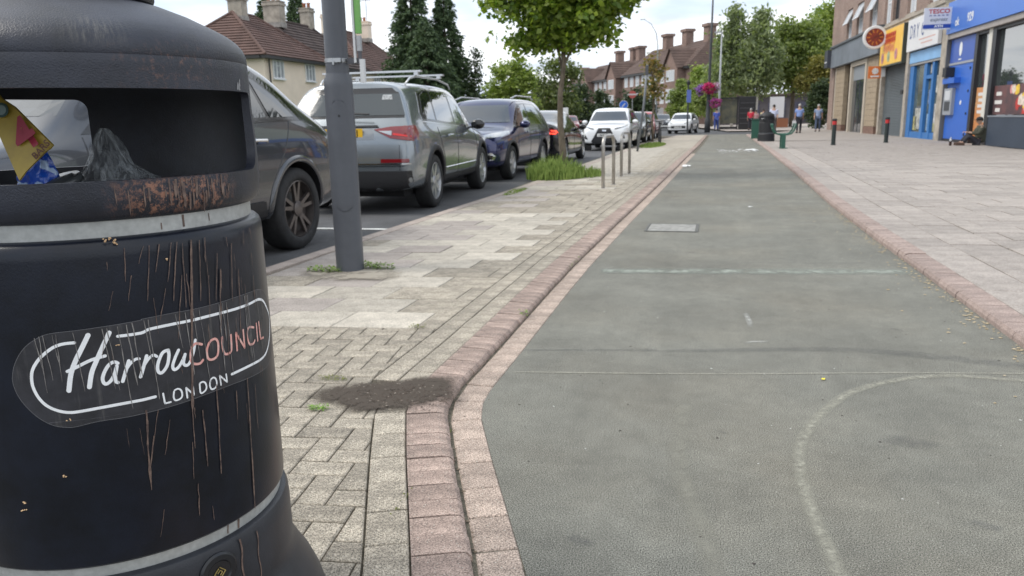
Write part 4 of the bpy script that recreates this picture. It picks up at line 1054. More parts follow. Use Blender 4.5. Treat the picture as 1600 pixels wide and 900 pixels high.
# dark cup lid and black sack filling
cl = thing('cup_lid', 'dark translucent cup lid lying between the blue wrapper and the clear bag', 'cup lid', tuple(camray(90, 283, 1.50)))
MB().lathe([(.045, -.012), (.045, 0), (.042, .003), (.034, .002), (.03, .006), (.001, .007)], 40).build('lid_disc', mat('lid_dark', (.06, .065, .07), .25), cl, smooth=True)
cl.rotation_euler = (R(20), R(-8), 0)
def rub(u, v):
    a = 2 * pi * u; r_ = .275 * v
    return Vector((BX + r_ * math.cos(a), BY + r_ * math.sin(a), 1.062 + .03 * mnoise.noise(Vector((r_ * math.cos(a) * 14, r_ * math.sin(a) * 14, 0))) - .02 * v))
crumple('black_rubbish_sack', rub, 60, 16, mat('rubbish_dark', (0.02, 0.02, 0.022)), 'dark rubbish filling the inside of the litter bin', 'rubbish')
# ================================================================== CARS
RZ = -0.04
def paint(name, c, metal=.55, rough=.28):
    m = mat(name, c, rough, metal=metal, coat=1.0, spec=.5, var=.05, vscale=3, )
    return m
black_pl = mat('black_trim', (0.015, 0.015, 0.017), .55, bump=.2, bscale=200)
black_gl = mat('gloss_black', (0.006, 0.006, 0.008), .12, coat=.5)
glass = mat('car_glass', (0.012, 0.016, 0.018), .03, spec=.9, coat=1.0)
glass_l = mat('car_glass_pale', (0.10, 0.13, 0.14), .04, spec=1.0, coat=1.0)
chrome = mat('chrome_trim', (0.62, 0.63, 0.64), .16, metal=1.0)
tyre_m = mat('tyre_rubber', (0.017, 0.017, 0.018), .8, var=.3, vscale=20, bump=.4, bscale=80)
alloy = mat('alloy_silver', (0.55, 0.56, 0.57), .3, metal=.85)
alloy_d = mat('alloy_bronze', (0.13, 0.115, 0.11), .32, metal=.7)
red_l = mat('lamp_red', (0.17, 0.008, 0.012), .12, coat=1.0)
red_on = mat('brake_lamp_lit', (0.5, 0.02, 0.01), .2, emit=(1, .07, .03), estr=1.6)
lamp_cl = mat('lamp_clear', (0.42, 0.44, 0.46), .08, metal=.6, coat=1.0)
lamp_dk = mat('lamp_smoke', (0.09, 0.095, 0.10), .08, coat=1.0)
lamp_on = mat('headlamp_lit', (0.9, 0.9, 0.8), .2, emit=(1, .97, .85), estr=2.2)
plate_y = mat('plate_yellow', (0.72, 0.43, 0.02), .4)
plate_w = mat('plate_white', (0.70, 0.70, 0.68), .4)
plate_k = mat('plate_ink', (0.01, 0.01, 0.01), .5)
white_p = mat('paint_white', (0.78, 0.79, 0.80), .25, coat=1.0)

TYPES = {
 # per station: x/L, then (y/halfW, z/H) x8 : bottom, sill, door, shoulder, belt, cant, roof edge, roof centre (y0) ; optional per point x shifts (m)
 'suv': dict(st=[
  (0.004, [(.70, .20), (.80, .25), (.84, .42), (.84, .56), (.80, .64), (.68, .90), (.56, .965), (0, .975)], [0.02, 0, 0, .03, .08, .39, .43, .43]),
  (0.012, [(.84, .17), (.95, .23), (.97, .42), (.955, .56), (.92, .655), (.74, .895), (.60, .965), (0, .982)], [0.08, 0, 0, .03, .09, .40, .46, .46]),
  (0.060, [(.86, .165), (.975, .21), (.995, .42), (.985, .565), (.935, .645), (.75, .915), (.61, .975), (0, .992)], [0, 0, 0, 0, 0.04, .34, .36, .36]),
  (0.20, [(.86, .155), (.975, .20), (1.0, .42), (.99, .565), (.935, .65), (.775, .935), (.64, .985), (0, 1.0)], None),
  (0.36, [(.86, .155), (.965, .20), (.985, .42), (.985, .55), (.93, .63), (.785, .945), (.645, .99), (0, 1.005)], None),
  (0.52, [(.86, .155), (.965, .20), (.985, .41), (.985, .54), (.93, .62), (.785, .94), (.645, .985), (0, 1.0)], None),
  (0.60, [(.86, .155), (.965, .20), (.985, .40), (.98, .535), (.93, .615), (.78, .92), (.64, .96), (0, .975)], None),
  (0.735, [(.86, .155), (.97, .20), (.995, .40), (.975, .53), (.915, .60), (.82, .635), (.66, .655), (0, .668)], None),
  (0.80, [(.86, .155), (.97, .20), (.995, .40), (.97, .53), (.90, .585), (.78, .612), (.62, .625), (0, .638)], None),
  (0.93, [(.84, .155), (.93, .20), (.955, .40), (.92, .50), (.84, .55), (.70, .575), (.5, .59), (0, .60)], None),
  (0.985, [(.74, .17), (.82, .22), (.84, .38), (.80, .47), (.72, .52), (.58, .545), (.42, .555), (0, .56)], [0, 0, 0, 0, -.02, -.04, -.05, -.05]),
  (1.0, [(.62, .19), (.70, .25), (.72, .37), (.68, .45), (.60, .50), (.48, .52), (.34, .53), (0, .53)], [-.02, 0, 0, 0, -.03, -.06, -.06, -.04])]),
 'coupe_suv': dict(st=[
  (0.004, [(.66, .22), (.74, .28), (.76, .42), (.72, .54), (.66, .60), (.60, .66), (.5, .70), (0, .71)], [0.04, 0.02, 0, .05, .12, .28, .38, .38]),
  (0.014, [(.80, .19), (.90, .25), (.93, .42), (.90, .55), (.85, .61), (.74, .68), (.6, .72), (0, .735)], [0.10, 0.02, 0, .06, .14, .32, .44, .44]),
  (0.065, [(.86, .165), (.96, .22), (.99, .42), (.97, .56), (.92, .63), (.76, .76), (.62, .80), (0, .82)], [0, 0, 0, .05, .12, .40, .48, .48]),
  (0.20, [(.86, .155), (.975, .20), (1.0, .42), (.995, .565), (.94, .645), (.77, .88), (.63, .93), (0, .945)], [0, 0, 0, 0, 0, .10, .1, .1]),
  (0.36, [(.86, .155), (.965, .20), (.985, .42), (.985, .55), (.93, .635), (.775, .94), (.64, .985), (0, 1.0)], None),
  (0.52, [(.86, .155), (.965, .20), (.985, .41), (.985, .54), (.93, .62), (.78, .94), (.64, .985), (0, 1.0)], None),
  (0.60, [(.86, .155), (.965, .20), (.985, .40), (.98, .535), (.93, .615), (.775, .91), (.64, .95), (0, .965)], None),
  (0.735, [(.86, .155), (.97, .20), (.995, .40), (.975, .53), (.915, .60), (.82, .635), (.66, .655), (0, .668)], None),
  (0.80, [(.86, .155), (.97, .20), (.995, .40), (.97, .53), (.90, .585), (.78, .60), (.62, .605), (0, .615)], None),
  (0.93, [(.84, .155), (.93, .20), (.955, .40), (.92, .50), (.84, .535), (.70, .55), (.5, .555), (0, .565)], None),
  (0.985, [(.74, .17), (.82, .22), (.84, .38), (.80, .46), (.72, .50), (.58, .515), (.42, .52), (0, .52)], [0, 0, 0, 0, -.02, -.04, -.05, -.05]),
  (1.0, [(.62, .19), (.70, .25), (.72, .36), (.68, .43), (.60, .47), (.48, .485), (.34, .49), (0, .49)], [-.02, 0, 0, 0, -.03, -.06, -.06, -.04])]),
 'saloon': dict(st=[
  (0.004, [(.66, .22), (.76, .28), (.80, .46), (.78, .62), (.72, .70), (.60, .735), (.4, .745), (0, .75)], [0.03, 0, 0, .0, .02, .06, .07, .05]),
  (0.014, [(.82, .17), (.91, .23), (.94, .46), (.92, .62), (.85, .70), (.70, .745), (.5, .76), (0, .765)], [0.06, 0, 0, 0, .03, .05, .06, .05]),
  (0.07, [(.86, .14), (.96, .20), (.985, .45), (.97, .62), (.90, .695), (.72, .745), (.5, .762), (0, .77)], None),
  (0.15, [(.86, .13), (.97, .18), (1.0, .44), (.985, .61), (.91, .69), (.74, .76), (.58, .79), (0, .80)], None),
  (0.29, [(.86, .13), (.965, .18), (.985, .43), (.98, .60), (.915, .685), (.745, .93), (.60, .975), (0, .985)], None),
  (0.42, [(.86, .13), (.965, .18), (.98, .42), (.975, .59), (.91, .675), (.75, .95), (.61, .99), (0, 1.0)], None),
  (0.54, [(.86, .13), (.965, .18), (.98, .41), (.975, .58), (.91, .665), (.75, .93), (.61, .97), (0, .985)], None),
  (0.70, [(.86, .13), (.965, .18), (.99, .40), (.965, .56), (.90, .645), (.80, .675), (.64, .69), (0, .70)], None),
  (0.78, [(.86, .13), (.965, .18), (.99, .40), (.955, .55), (.88, .62), (.76, .64), (.6, .65), (0, .66)], None),
  (0.92, [(.84, .14), (.93, .18), (.95, .38), (.91, .50), (.82, .56), (.68, .585), (.5, .595), (0, .60)], None),
  (0.985, [(.74, .17), (.82, .22), (.84, .36), (.80, .45), (.70, .51), (.56, .53), (.4, .54), (0, .54)], [0, 0, 0, 0, -.02, -.04, -.05, -.05]),
  (1.0, [(.62, .19), (.70, .25), (.72, .34), (.68, .42), (.60, .47), (.48, .49), (.34, .50), (0, .50)], [-.02, 0, 0, 0, -.03, -.06, -.06, -.04])]),
}
TYPES['hatch'] = TYPES['suv']
def car_body(kind, L, W, H, wx, wr, z0=0.0):
    """closed, subdivided body with wheel arches cut out; x runs rear->front, centred at rear axle? (x=0 rear bumper)"""
    T = TYPES[kind]['st']; vs = []; idx = []
    for s, pts, sh in T:
        row = []
        for k, (y, z) in enumerate(pts):
            x = s * L + (sh[k] if sh else 0)
            row.append((x, y * W / 2, z * H))
        # bottom centre
        x0 = s * L
        row = [(x0 + (sh[0] if sh else 0), 0, pts[0][1] * H)] + row
        full = row + [(x, -y, z) for x, y, z in row[-2:0:-1]]
        idx.append(len(vs)); vs += full
    n = len(full); fs = []
    for i in range(len(T) - 1):
        for j in range(n):
            fs.append((idx[i] + j, idx[i] + (j + 1) % n, idx[i + 1] + (j + 1) % n, idx[i + 1] + j))
    K = 9
    for e, fl in ((idx[0], 1), (idx[-1], 0)):
        # caps: quads between left and right columns
        quads = []
        quads.append((e + 0, e + 1, e + n - 1))
        for k in range(1, K - 2): quads.append((e + k, e + k + 1, e + n - k - 1, e + n - k))
        quads.append((e + K - 2, e + K - 1, e + K))
        fs += [q if fl else q[::-1] for q in quads]
    me = bpy.data.meshes.new('body'); me.from_pydata(vs, [], fs); me.update()
    bm = bmesh.new(); bm.from_mesh(me); bmesh.ops.recalc_face_normals(bm, faces=bm.faces); bm.to_mesh(me); bm.free()
    o = link('body', me)
    sb = o.modifiers.new('s', 'SUBSURF'); sb.levels = 3; sb.render_levels = 3
    cuts = []
    for x in wx:
        for s in (-1, 1):
            c = MB().lathe([(wr, 0), (wr, .62)], 48, axis='Y').xform(Matrix.Translation((x, s * (W / 2 + .12) - (0.62 if s > 0 else 0), wr - .045 + z0))).build('cutter', black_pl, fix=True)
            cuts.append(c); md = o.modifiers.new('b', 'BOOLEAN'); md.object = c; md.operation = 'DIFFERENCE'; md.solver = 'EXACT'; md.material_mode = 'TRANSFER'
    return o, cuts
def decal(bvh, O, d, u, v, poly, off=.004, maxlen=.09, thick=.012):
    """polygon drawn in the (u,v) plane at O, thrown along d onto the body"""
    q = [Vector((a, b, 0)) for a, b in poly]
    bm = bmesh.new(); vv = [bm.verts.new(p) for p in q]
    for t in tessellate_polygon([q]):
        try: bm.faces.new([vv[i] for i in t])
        except ValueError: pass
    for _ in range(5):
        es = [e for e in bm.edges if e.calc_length() > maxlen]
        if not es: break
        bmesh.ops.subdivide_edges(bm, edges=es, cuts=1); bmesh.ops.triangulate(bm, faces=bm.faces)
    ok = {}
    for w_ in bm.verts:
        o = O + u * w_.co.x + v * w_.co.y
        loc, nr, _i, dist = bvh.ray_cast(o, d)
        if loc is None: ok[w_] = None
        else: ok[w_] = loc - d * off
    bad = [w_ for w_ in bm.verts if ok[w_] is None]
    for w_ in bm.verts:
        if ok[w_] is not None: w_.co = ok[w_]
    if bad: bmesh.ops.delete(bm, geom=bad, context='VERTS')
    bmesh.ops.recalc_face_normals(bm, faces=bm.faces)
    if bm.faces:
        bm.faces.ensure_lookup_table()
        tot = Vector((0, 0, 0))
        for f in bm.faces: tot += f.normal
        if tot.dot(d) > 0: bmesh.ops.reverse_faces(bm, faces=bm.faces)
        be = [e for e in bm.edges if e.is_boundary]
        r = bmesh.ops.extrude_edge_only(bm, edges=be)
        for w_ in [g for g in r['geom'] if isinstance(g, bmesh.types.BMVert)]: w_.co += d * thick
    me = bpy.data.meshes.new('panel'); bm.to_mesh(me); bm.free(); return me
class Car:
    def __init__(s, root, kind, L, W, H, wx, wr, paintm):
        s.root = root; s.zk = 1.0; s.L, s.W, s.H = L, W, H; s.wx = wx; s.wr = wr
        o, cuts = car_body(kind, L, W, H, wx, wr + .055); 
        bpy.context.view_layer.update()
        me = evaluated_mesh(o); me.name = 'body'
        o.modifiers.clear(); o.data = me
        if len(me.materials) == 0: me.materials.append(paintm)
        else:
            me.materials[0] = paintm
        for c in cuts: bpy.data.objects.remove(c)
        o.parent = root; s.body = o; smooth_by_angle(o, 40)
        bm = bmesh.new(); bm.from_mesh(me); s.bvh = BVHTree.FromBMesh(bm); bm.free()
    def side(s, name, poly, m, sgn=1, off=.004, ml=.09, parent=None, thick=.012):
        poly = [(a, b * s.zk) for a, b in poly]; d = Vector((0, -sgn, 0)); me = decal(s.bvh, Vector((0, sgn * 3, 0)), d, Vector((1, 0, 0)), Vector((0, 0, 1)), poly, off, ml, thick)
        return link(name, me, m, parent or s.root, smooth=False)
    def end(s, name, poly, m, front=True, yaw=0.0, off=.004, ml=.09, parent=None, thick=.012):
        """poly in (y,z) seen along the car; yaw turns the throw direction round the corner"""
        poly = [(a, b * s.zk) for a, b in poly]; base = -1 if front else 1
        d = Vector((base * math.cos(yaw), math.sin(yaw), 0)); u = Vector((-math.sin(yaw) * base * 1.0, math.cos(yaw), 0)) if 1 else None
        c = Vector((s.L if front else 0, 0, 0)); O = c - d * 3
        # keep y of the polygon as true lateral position where the ray passes the end plane
        u = Vector((0, 1, 0))
        me = decal(s.bvh, O, d, u, Vector((0, 0, 1)), poly, off, ml, thick)
        return link(name, me, m, parent or s.root, smooth=False)
    def line(s, pts, sgn=1, r=.004, m=None, name='panel_gap', end=None, parent=None):
        P = []; pts = [(a, b * s.zk) for a, b in pts]
        for a, b in zip(pts[:-1], pts[1:]):
            n = max(2, int(math.hypot(b[0] - a[0], b[1] - a[1]) / .05))
            for i in range(n): P.append((a[0] + (b[0] - a[0]) * i / n, a[1] + (b[1] - a[1]) * i / n))
        P.append(pts[-1]); Q = []
        for a, b in P:
            if end is None: o, d = Vector((a, sgn * 3, b)), Vector((0, -sgn, 0))
            else: o, d = Vector((s.L + 3 if end == 'f' else -3, a, b)), Vector((-1 if end == 'f' else 1, 0, 0))
            loc, nr, i_, ds = s.bvh.ray_cast(o, d)
            if loc is not None: Q.append(loc - d * .001)
        if len(Q) > 1: return MB().tube(Q, r, 5).build(name, m or black_gl, parent or s.root)
    def arch(s, sgn, x, w_=.05, m=None, r0=None, name='arch_trim'):
        r0 = r0 or s.wr + .055; zc = s.wr + .01 ; mb = MB(); k = 0
        for i in range(41):
            a = R(-6 + i * (192) / 40); row = []
            for rr_, of in ((r0 - .012, .004), (r0, .02), (r0 + w_ * .5, .020), (r0 + w_, .012), (r0 + w_ + .004, -.01)):
                o = Vector((x + rr_ * math.cos(a), sgn * 3, max(zc + rr_ * math.sin(a), .2))); rc = max(rr_, r0 + .012); oc = Vector((x + rc * math.cos(a), sgn * 3, max(zc + rc * math.sin(a), .2)))
                loc, nr, i_, ds = s.bvh.ray_cast(oc, Vector((0, -sgn, 0)))
                y = loc.y if loc is not None and abs(loc.y) > s.W / 2 - .28 else sgn * (s.W / 2 - .06)
                row.append((o.x, y + sgn * of, o.z))
            mb.v += row
            if i:
                for q in range(4): mb.f.append((5 * i - 5 + q, 5 * i - 4 + q, 5 * i + 1 + q, 5 * i + q))
        return mb.build(name, m or black_pl, s.root, smooth=True, fix=True)
    def wheel(s, x, sgn, spokes=5, m=None, w_=.235, style='double', rimk=.72):
        r = s.wr; y = sgn * (s.W / 2 - w_ / 2 - .015)
        t = MB().lathe([(r * rimk, -w_ / 2 + .01), (r * .80, -w_ / 2), (r * .95, -w_ / 2 + .012), (r, -w_ / 2 + .04), (r + .002, 0), (r, w_ / 2 - .04), (r * .95, w_ / 2 - .012), (r * .80, w_ / 2), (r * rimk, w_ / 2 - .01), (r * rimk, -w_ / 2 + .01)], 40, axis='Y', cap=(False, False))
        o = t.build('wheel', tyre_m, s.root, smooth=True, loc=(x, y, r), fix=True)
        m = m or alloy; f = w_ / 2 * sgn
        rim = MB().lathe([(r * rimk * .6, f * .25), (r * rimk, f * .3), (r * rimk, f * .86), (r * rimk * .955, f * .9), (r * rimk * .93, f * .6), (r * rimk * .9, f * .3)], 40, axis='Y', cap=(False, False))
        for i in range(spokes):
            a = 2 * pi * i / spokes + .3
            offs = (-.17, .17) if style == 'double' else (0,)
            for of in offs:
                wd = .030 if style == 'double' else .055
                a0 = a + of * .75; a1 = a + of * 1.15 + (0 if style == 'double' else 0)
                r0_, r1_ = r * .12, r * rimk * .96
                p0 = Vector((r0_ * math.cos(a0), f * .72, r0_ * math.sin(a0))); p1 = Vector((r1_ * math.cos(a1), f * .80, r1_ * math.sin(a1)))
                dv = (p1 - p0).normalized(); sd_ = Vector((0, 1, 0)).cross(dv).normalized() * wd / 2; dp = Vector((0, -sgn * .03, 0))
                rim.poly([p0 - sd_ * 1.3, p0 + sd_ * 1.3, p1 + sd_, p1 - sd_], dp)
        rim.lathe([(r * .20, f * .55), (r * .19, f * .80), (r * .10, f * .86), (.001, f * .86)], 20, axis='Y', cap=(False, False))
        ro = rim.build('rim', m, o, fix=True); smooth_by_angle(ro, 40)
        MB().lathe([(r * .001, f * .1), (r * .62, f * .1), (r * .62, f * .02)], 24, axis='Y', cap=(False, False)).build('brake_disc', mat('brake_disc', (.12, .12, .12), .5, metal=.7), o, fix=True)
        return o
    def wheels(s, **k):
        for x in s.wx:
            for sg in (1, -1): s.wheel(x, sg, **k)
    def underside(s):
        MB().box((s.L / 2, 0, s.H * .155), (s.L * .86, s.W * .72, .10)).build('underbody', mat('underbody', (.006, .006, .007), .9), s.root)
    def mirror(s, x, z, m, sgn):
        z = z * s.zk
        y = sgn * (s.W / 2 + .07)
        h = MB().lathe([(.001, -.075), (.055, -.072), (.085, -.045), (.092, 0), (.078, .05), (.045, .085), (.001, .095)], 16, axis='X', cap=(False, False)).xform(Matrix.Translation((x, y, z)) @ Matrix.Diagonal((1, 1.25, .85, 1))).build('mirror', m, s.root, smooth=True, fix=True)
        MB().box((x, sgn * (s.W / 2 - .04), z - .045), (.07, .16, .03)).build('mirror_arm', black_pl, h)
    def plate(s, txt, front, y, z, mcol, tilt=0):
        x = (s.L + .4) if front else -.4
        loc, nr, i_, ds = s.bvh.ray_cast(Vector((x, y, z)), Vector((-1 if front else 1, 0, 0)))
        px = loc.x + (.012 if front else -.012)
        o = MB().box((px, y, z), (.012, .52, .112)).build('number_plate', mcol, s.root)
        f = Vector((1 if front else -1, 0, 0)); X = Vector((0, 0, 1)).cross(f); M_ = Matrix((X, Vector((0, 0, 1)), f)).transposed().to_4x4(); M_.translation = Vector((px + (.0075 if front else -.0075), y, z))
        place_text(txt, .105, plate_k, o, M_, name='plate_lettering', bold=.002, sx=.92)
def place_car(root, x_near, y_rear, heading, W, mirror_near=None):
    pass
def car_root(name, label, axle_xy, heading, group='cars parked along the kerb'):
    """heading: world direction (radians from +X) the car's nose points; origin = rear bumper centre on the road"""
    return thing(name, label, 'car', (axle_xy[0], axle_xy[1], RZ), heading, group)

# ---- dark grey SUV beside the bin, nose towards us, near (left) side to the kerb
def dark_suv():
    L_, W_, H_ = 4.70, 1.92, 1.80
    rt = car_root('parked_car', 'dark grey sporty SUV with bronze alloy wheels, parked nearest behind the litter bin', (-5.06, 8.02), R(-90.5)); rt.scale = (1.09, 1.09, 1.09)
    pm_ = paint('paint_dark_grey', (0.055, 0.058, 0.066), .45, .2)
    c = Car(rt, 'coupe_suv', L_, W_, H_, (1.0, 3.82), .375, pm_); c.zk = 1.105
    c.underside(); 
    for x in c.wx:
        for sg in (1, -1): c.wheel(x, sg, 5, alloy_d, .265, 'double', .70)
        for sg in (1, -1): c.arch(sg, x, .045, pm_)
    sw = [(.86, 1.085), (1.02, 1.09), (3.25, 1.035), (2.95, 1.18), (2.55, 1.42), (2.2, 1.475), (1.75, 1.48), (1.35, 1.40), (1.05, 1.24)]
    for sg in (1, -1):
        tr = c.side('window_trim', [(.74, 1.06), (1.0, 1.055), (3.36, .995), (3.02, 1.19), (2.57, 1.46), (2.2, 1.515), (1.72, 1.52), (1.30, 1.44), (.96, 1.26)], black_gl, sg, .003)
        c.side('rear_quarter_glass', [(.90, 1.09), (1.30, 1.085), (1.42, 1.385), (1.34, 1.365), (1.08, 1.23)], glass, sg, .008, parent=tr)
        c.side('rear_door_glass', [(1.36, 1.085), (2.12, 1.07), (2.12, 1.455), (1.75, 1.46), (1.48, 1.405)], glass, sg, .008, parent=tr)
        c.side('front_door_glass', [(2.20, 1.07), (3.22, 1.035), (2.92, 1.19), (2.52, 1.405), (2.2, 1.455)], glass, sg, .008, parent=tr)
        c.line([(1.02, 1.055), (1.22, .80), (1.38, .62), (1.42, .42)], sg)
        c.line([(2.16, 1.05), (2.18, .35), (3.30, .35), (3.42, .60), (3.36, .98)], sg)
        c.line([(2.14, .35), (1.45, .38)], sg)
        h = MB().tube([(1.52, sg * .985, 1.0), (1.56, sg * 1.005, 1.01), (1.72, sg * 1.005, 1.013), (1.76, sg * .985, 1.005)], .014, 8).build('door_handle', chrome, rt)
        MB().tube([(2.34, sg * .985, .99), (2.38, sg * 1.005, 1.0), (2.54, sg * 1.005, 1.003), (2.58, sg * .985, .995)], .014, 8).build('door_handle', chrome, rt)
        c.side('lower_door_trim', [(1.50, .33), (3.25, .33), (3.2, .45), (1.55, .45)], black_pl, sg, .014)
        c.end('tail_light', [(sg * .55, .86), (sg * .95, .90), (sg * .95, .98), (sg * .55, .94)], red_l, False, yaw=-sg * .3)
        c.side('reflector', [(.06, .55), (.30, .55), (.30, .60), (.06, .60)], red_l, sg)
        c.mirror(3.05, 1.05, pm_, sg)
        c.end('headlight', [(sg * .52, .70), (sg * .82, .72), (sg * .84, .84), (sg * .55, .80)], lamp_cl, True)
    c.end('rear_window', [(-.60, 1.12), (.60, 1.12), (.50, 1.42), (-.50, 1.42)], glass, False)
    c.end('windscreen', [(-.74, 1.10), (.74, 1.10), (.58, 1.46), (-.58, 1.46)], glass, True, ml=.12)
    c.end('grille', [(-.5, .42), (.5, .42), (.42, .62), (-.42, .62)], black_pl, True)
    c.plate('LX16 KVD', False, 0, .78, plate_y)
    return c
dark_suv()

# ---- silver grey SUV with roof bars, tail towards us
def grey_suv():
    L_, W_, H_ = 4.70, 1.88, 1.66
    a = R(94.0)
    rt = car_root('parked_car', 'silver grey SUV with roof bars seen from behind the grey lamp post', (-4.90, 9.55), a); rt.scale = (1.09, 1.07, 1.10)
    pm_ = paint('paint_silver_grey', (0.225, 0.25, 0.27), .6, .22)
    c = Car(rt, 'suv', L_, W_, H_, (1.0, 3.79), .352, pm_)
    c.underside()
    for x in c.wx:
        for sg in (1, -1): c.wheel(x, sg, 7, alloy, .24, 'single', .70); c.arch(sg, x, .055, black_pl)
    for sg in (1, -1):
        tr = c.side('window_trim', [(.66, 1.12), (3.38, 1.01), (2.98, 1.26), (2.60, 1.50), (2.2, 1.56), (1.2, 1.565), (.86, 1.50), (.66, 1.24)], chrome, sg, .003)
        c.side('window_surround', [(.69, 1.14), (3.32, 1.03), (2.96, 1.25), (2.58, 1.48), (2.2, 1.54), (1.2, 1.545), (.88, 1.485), (.69, 1.24)], black_gl, sg, .007, parent=tr)
        c.side('rear_quarter_glass', [(.74, 1.165), (1.22, 1.145), (1.30, 1.52), (1.16, 1.52), (.92, 1.46), (.74, 1.24)], glass, sg, .011, parent=tr)
        c.side('rear_door_glass', [(1.29, 1.14), (2.14, 1.10), (2.14, 1.52), (1.37, 1.52)], glass, sg, .011, parent=tr)
        c.side('front_door_glass', [(2.22, 1.10), (3.24, 1.06), (2.90, 1.26), (2.54, 1.46), (2.22, 1.51)], glass_l, sg, .011, parent=tr)
        c.line([(1.24, 1.05), (1.30, .85), (1.46, .62), (1.5, .40)], sg); c.line([(2.18, 1.03), (2.20, .36), (3.28, .36), (3.40, .60), (3.36, 1.0)], sg); c.line([(2.16, .36), (1.5, .38)], sg)
        for x0 in (1.52, 2.36): MB().tube([(x0, sg * .955, .93), (x0 + .04, sg * .975, .94), (x0 + .2, sg * .975, .94), (x0 + .24, sg * .955, .93)], .016, 8).build('door_handle', pm_, rt)
        c.side('sill_cladding', [(1.45, .26), (3.35, .26), (3.3, .40), (1.5, .40)], black_pl, sg, .015)
        c.line([(1.5, .50), (3.3, .50)], sg, .009, chrome, 'door_strip')
        # tail lamps: wide wedge that wraps the corner
        lm = c.end('tail_light', [(sg * .40, 1.045), (sg * .62, 1.075), (sg * .90, 1.085), (sg * .90, .90), (sg * .62, .94)], red_l, False, off=.014, ml=.06)
        c.end('lamp_clear_strip', [(sg * .46, 1.025), (sg * .64, 1.025), (sg * .64, .97)], lamp_cl, False, off=.019, parent=lm)
        c.end('lamp_glow_strip', [(sg * .66, .975), (sg * .88, .945), (sg * .88, .965), (sg * .66, 1.0)], mat('lamp_bright_red', (.6, .03, .03), .2), False, off=.019, parent=lm)
        c.side('tail_light_side', [(.0, .90), (.30, .94), (.34, 1.0), (.30, 1.085), (.0, 1.085)], red_l, sg, .012, ml=.05, parent=lm)
        c.end('bumper_reflector', [(sg * .50, .645), (sg * .86, .645), (sg * .86, .69), (sg * .50, .69)], red_l, False, off=.012)
        # roof rail
        MB().tube([(.80, sg * .60, 1.60), (.94, sg * .615, 1.68), (1.2, sg * .62, 1.715), (2.2, sg * .62, 1.72), (2.75, sg * .63, 1.66), (2.9, sg * .62, 1.60)], [.010, .014, .014, .014, .014, .010], 8).build('roof_rail', mat('rail_silver', (.6, .61, .62), .3, metal=.7), rt, smooth=True)
        c.mirror(3.12, 1.07, black_gl, sg)
    for x in (1.18, 2.25):
        rb = MB().box((x, 0, 1.78), (.085, 1.42, .022)); 
        rb.box((x, .64, 1.75), (.07, .06, .04)); rb.box((x, -.64, 1.75), (.07, .06, .04)); rb.build('roof_bar', mat('bar_silver', (.62, .63, .64), .3, metal=.6), rt)
    c.end('rear_window', [(-.82, 1.18), (.82, 1.18), (.68, 1.50), (.62, 1.545), (-.62, 1.545), (-.68, 1.50)], black_gl, False, off=.004)
    c.end('rear_window_glass', [(-.77, 1.21), (.77, 1.21), (.645, 1.475), (-.645, 1.475)], mat('car_glass_rear', (0.045, 0.055, 0.06), .06, spec=.7), False, off=.009)
    c.end('stickers', [(-.58, 1.40), (-.44, 1.40), (-.44, 1.46), (-.56, 1.46)], mat('sticker_pale', (.5, .52, .53), .5, color2=(.1, .1, .1), vscale=60), False, off=.013)
    MB().tube([(.10, -.35, 1.225), (.11, -.05, 1.24), (.13, .20, 1.23)], .012, 6).build('rear_wiper', black_pl, rt)
    c.end('plate_recess', [(-.42, .92), (.42, .92), (.38, 1.075), (-.38, 1.075)], mat('recess_shade_panel', (0.18, 0.195, 0.21), .35, metal=.5, coat=1), False, off=.002)
    c.end('tailgate_lip', [(-.46, 1.075), (.46, 1.075), (.44, 1.095), (-.44, 1.095)], black_gl, False, off=.02)
    c.plate('KV17 ROJ', False, 0, 1.0, plate_y)
    c.end('lower_bumper', [(-.88, .28), (.88, .28), (.88, .545), (-.88, .545)], black_pl, False, off=.012)
    c.end('bumper_chrome', [(-.88, .622), (.88, .622), (.88, .638), (-.88, .638)], chrome, False, off=.02)
    c.line([(-.74, .55), (-.74, .86)], end='r'); c.line([(.74, .55), (.74, .86)], end='r'); c.line([(-.80, .60), (.80, .60)], end='r'); 
    M_ = Matrix((Vector((0, -1, 0)), Vector((0, 0, 1)), Vector((-1, 0, 0)))).transposed().to_4x4()
    loc, *_ = c.bvh.ray_cast(Vector((-2, -.55, .76)), Vector((1, 0, 0))); M_.translation = Vector((loc.x - .003, -.55, .77))
    c.end('windscreen', [(-.74, 1.10), (.74, 1.10), (.58, 1.50), (-.58, 1.50)], glass, True, ml=.12)
    return c
grey_suv()

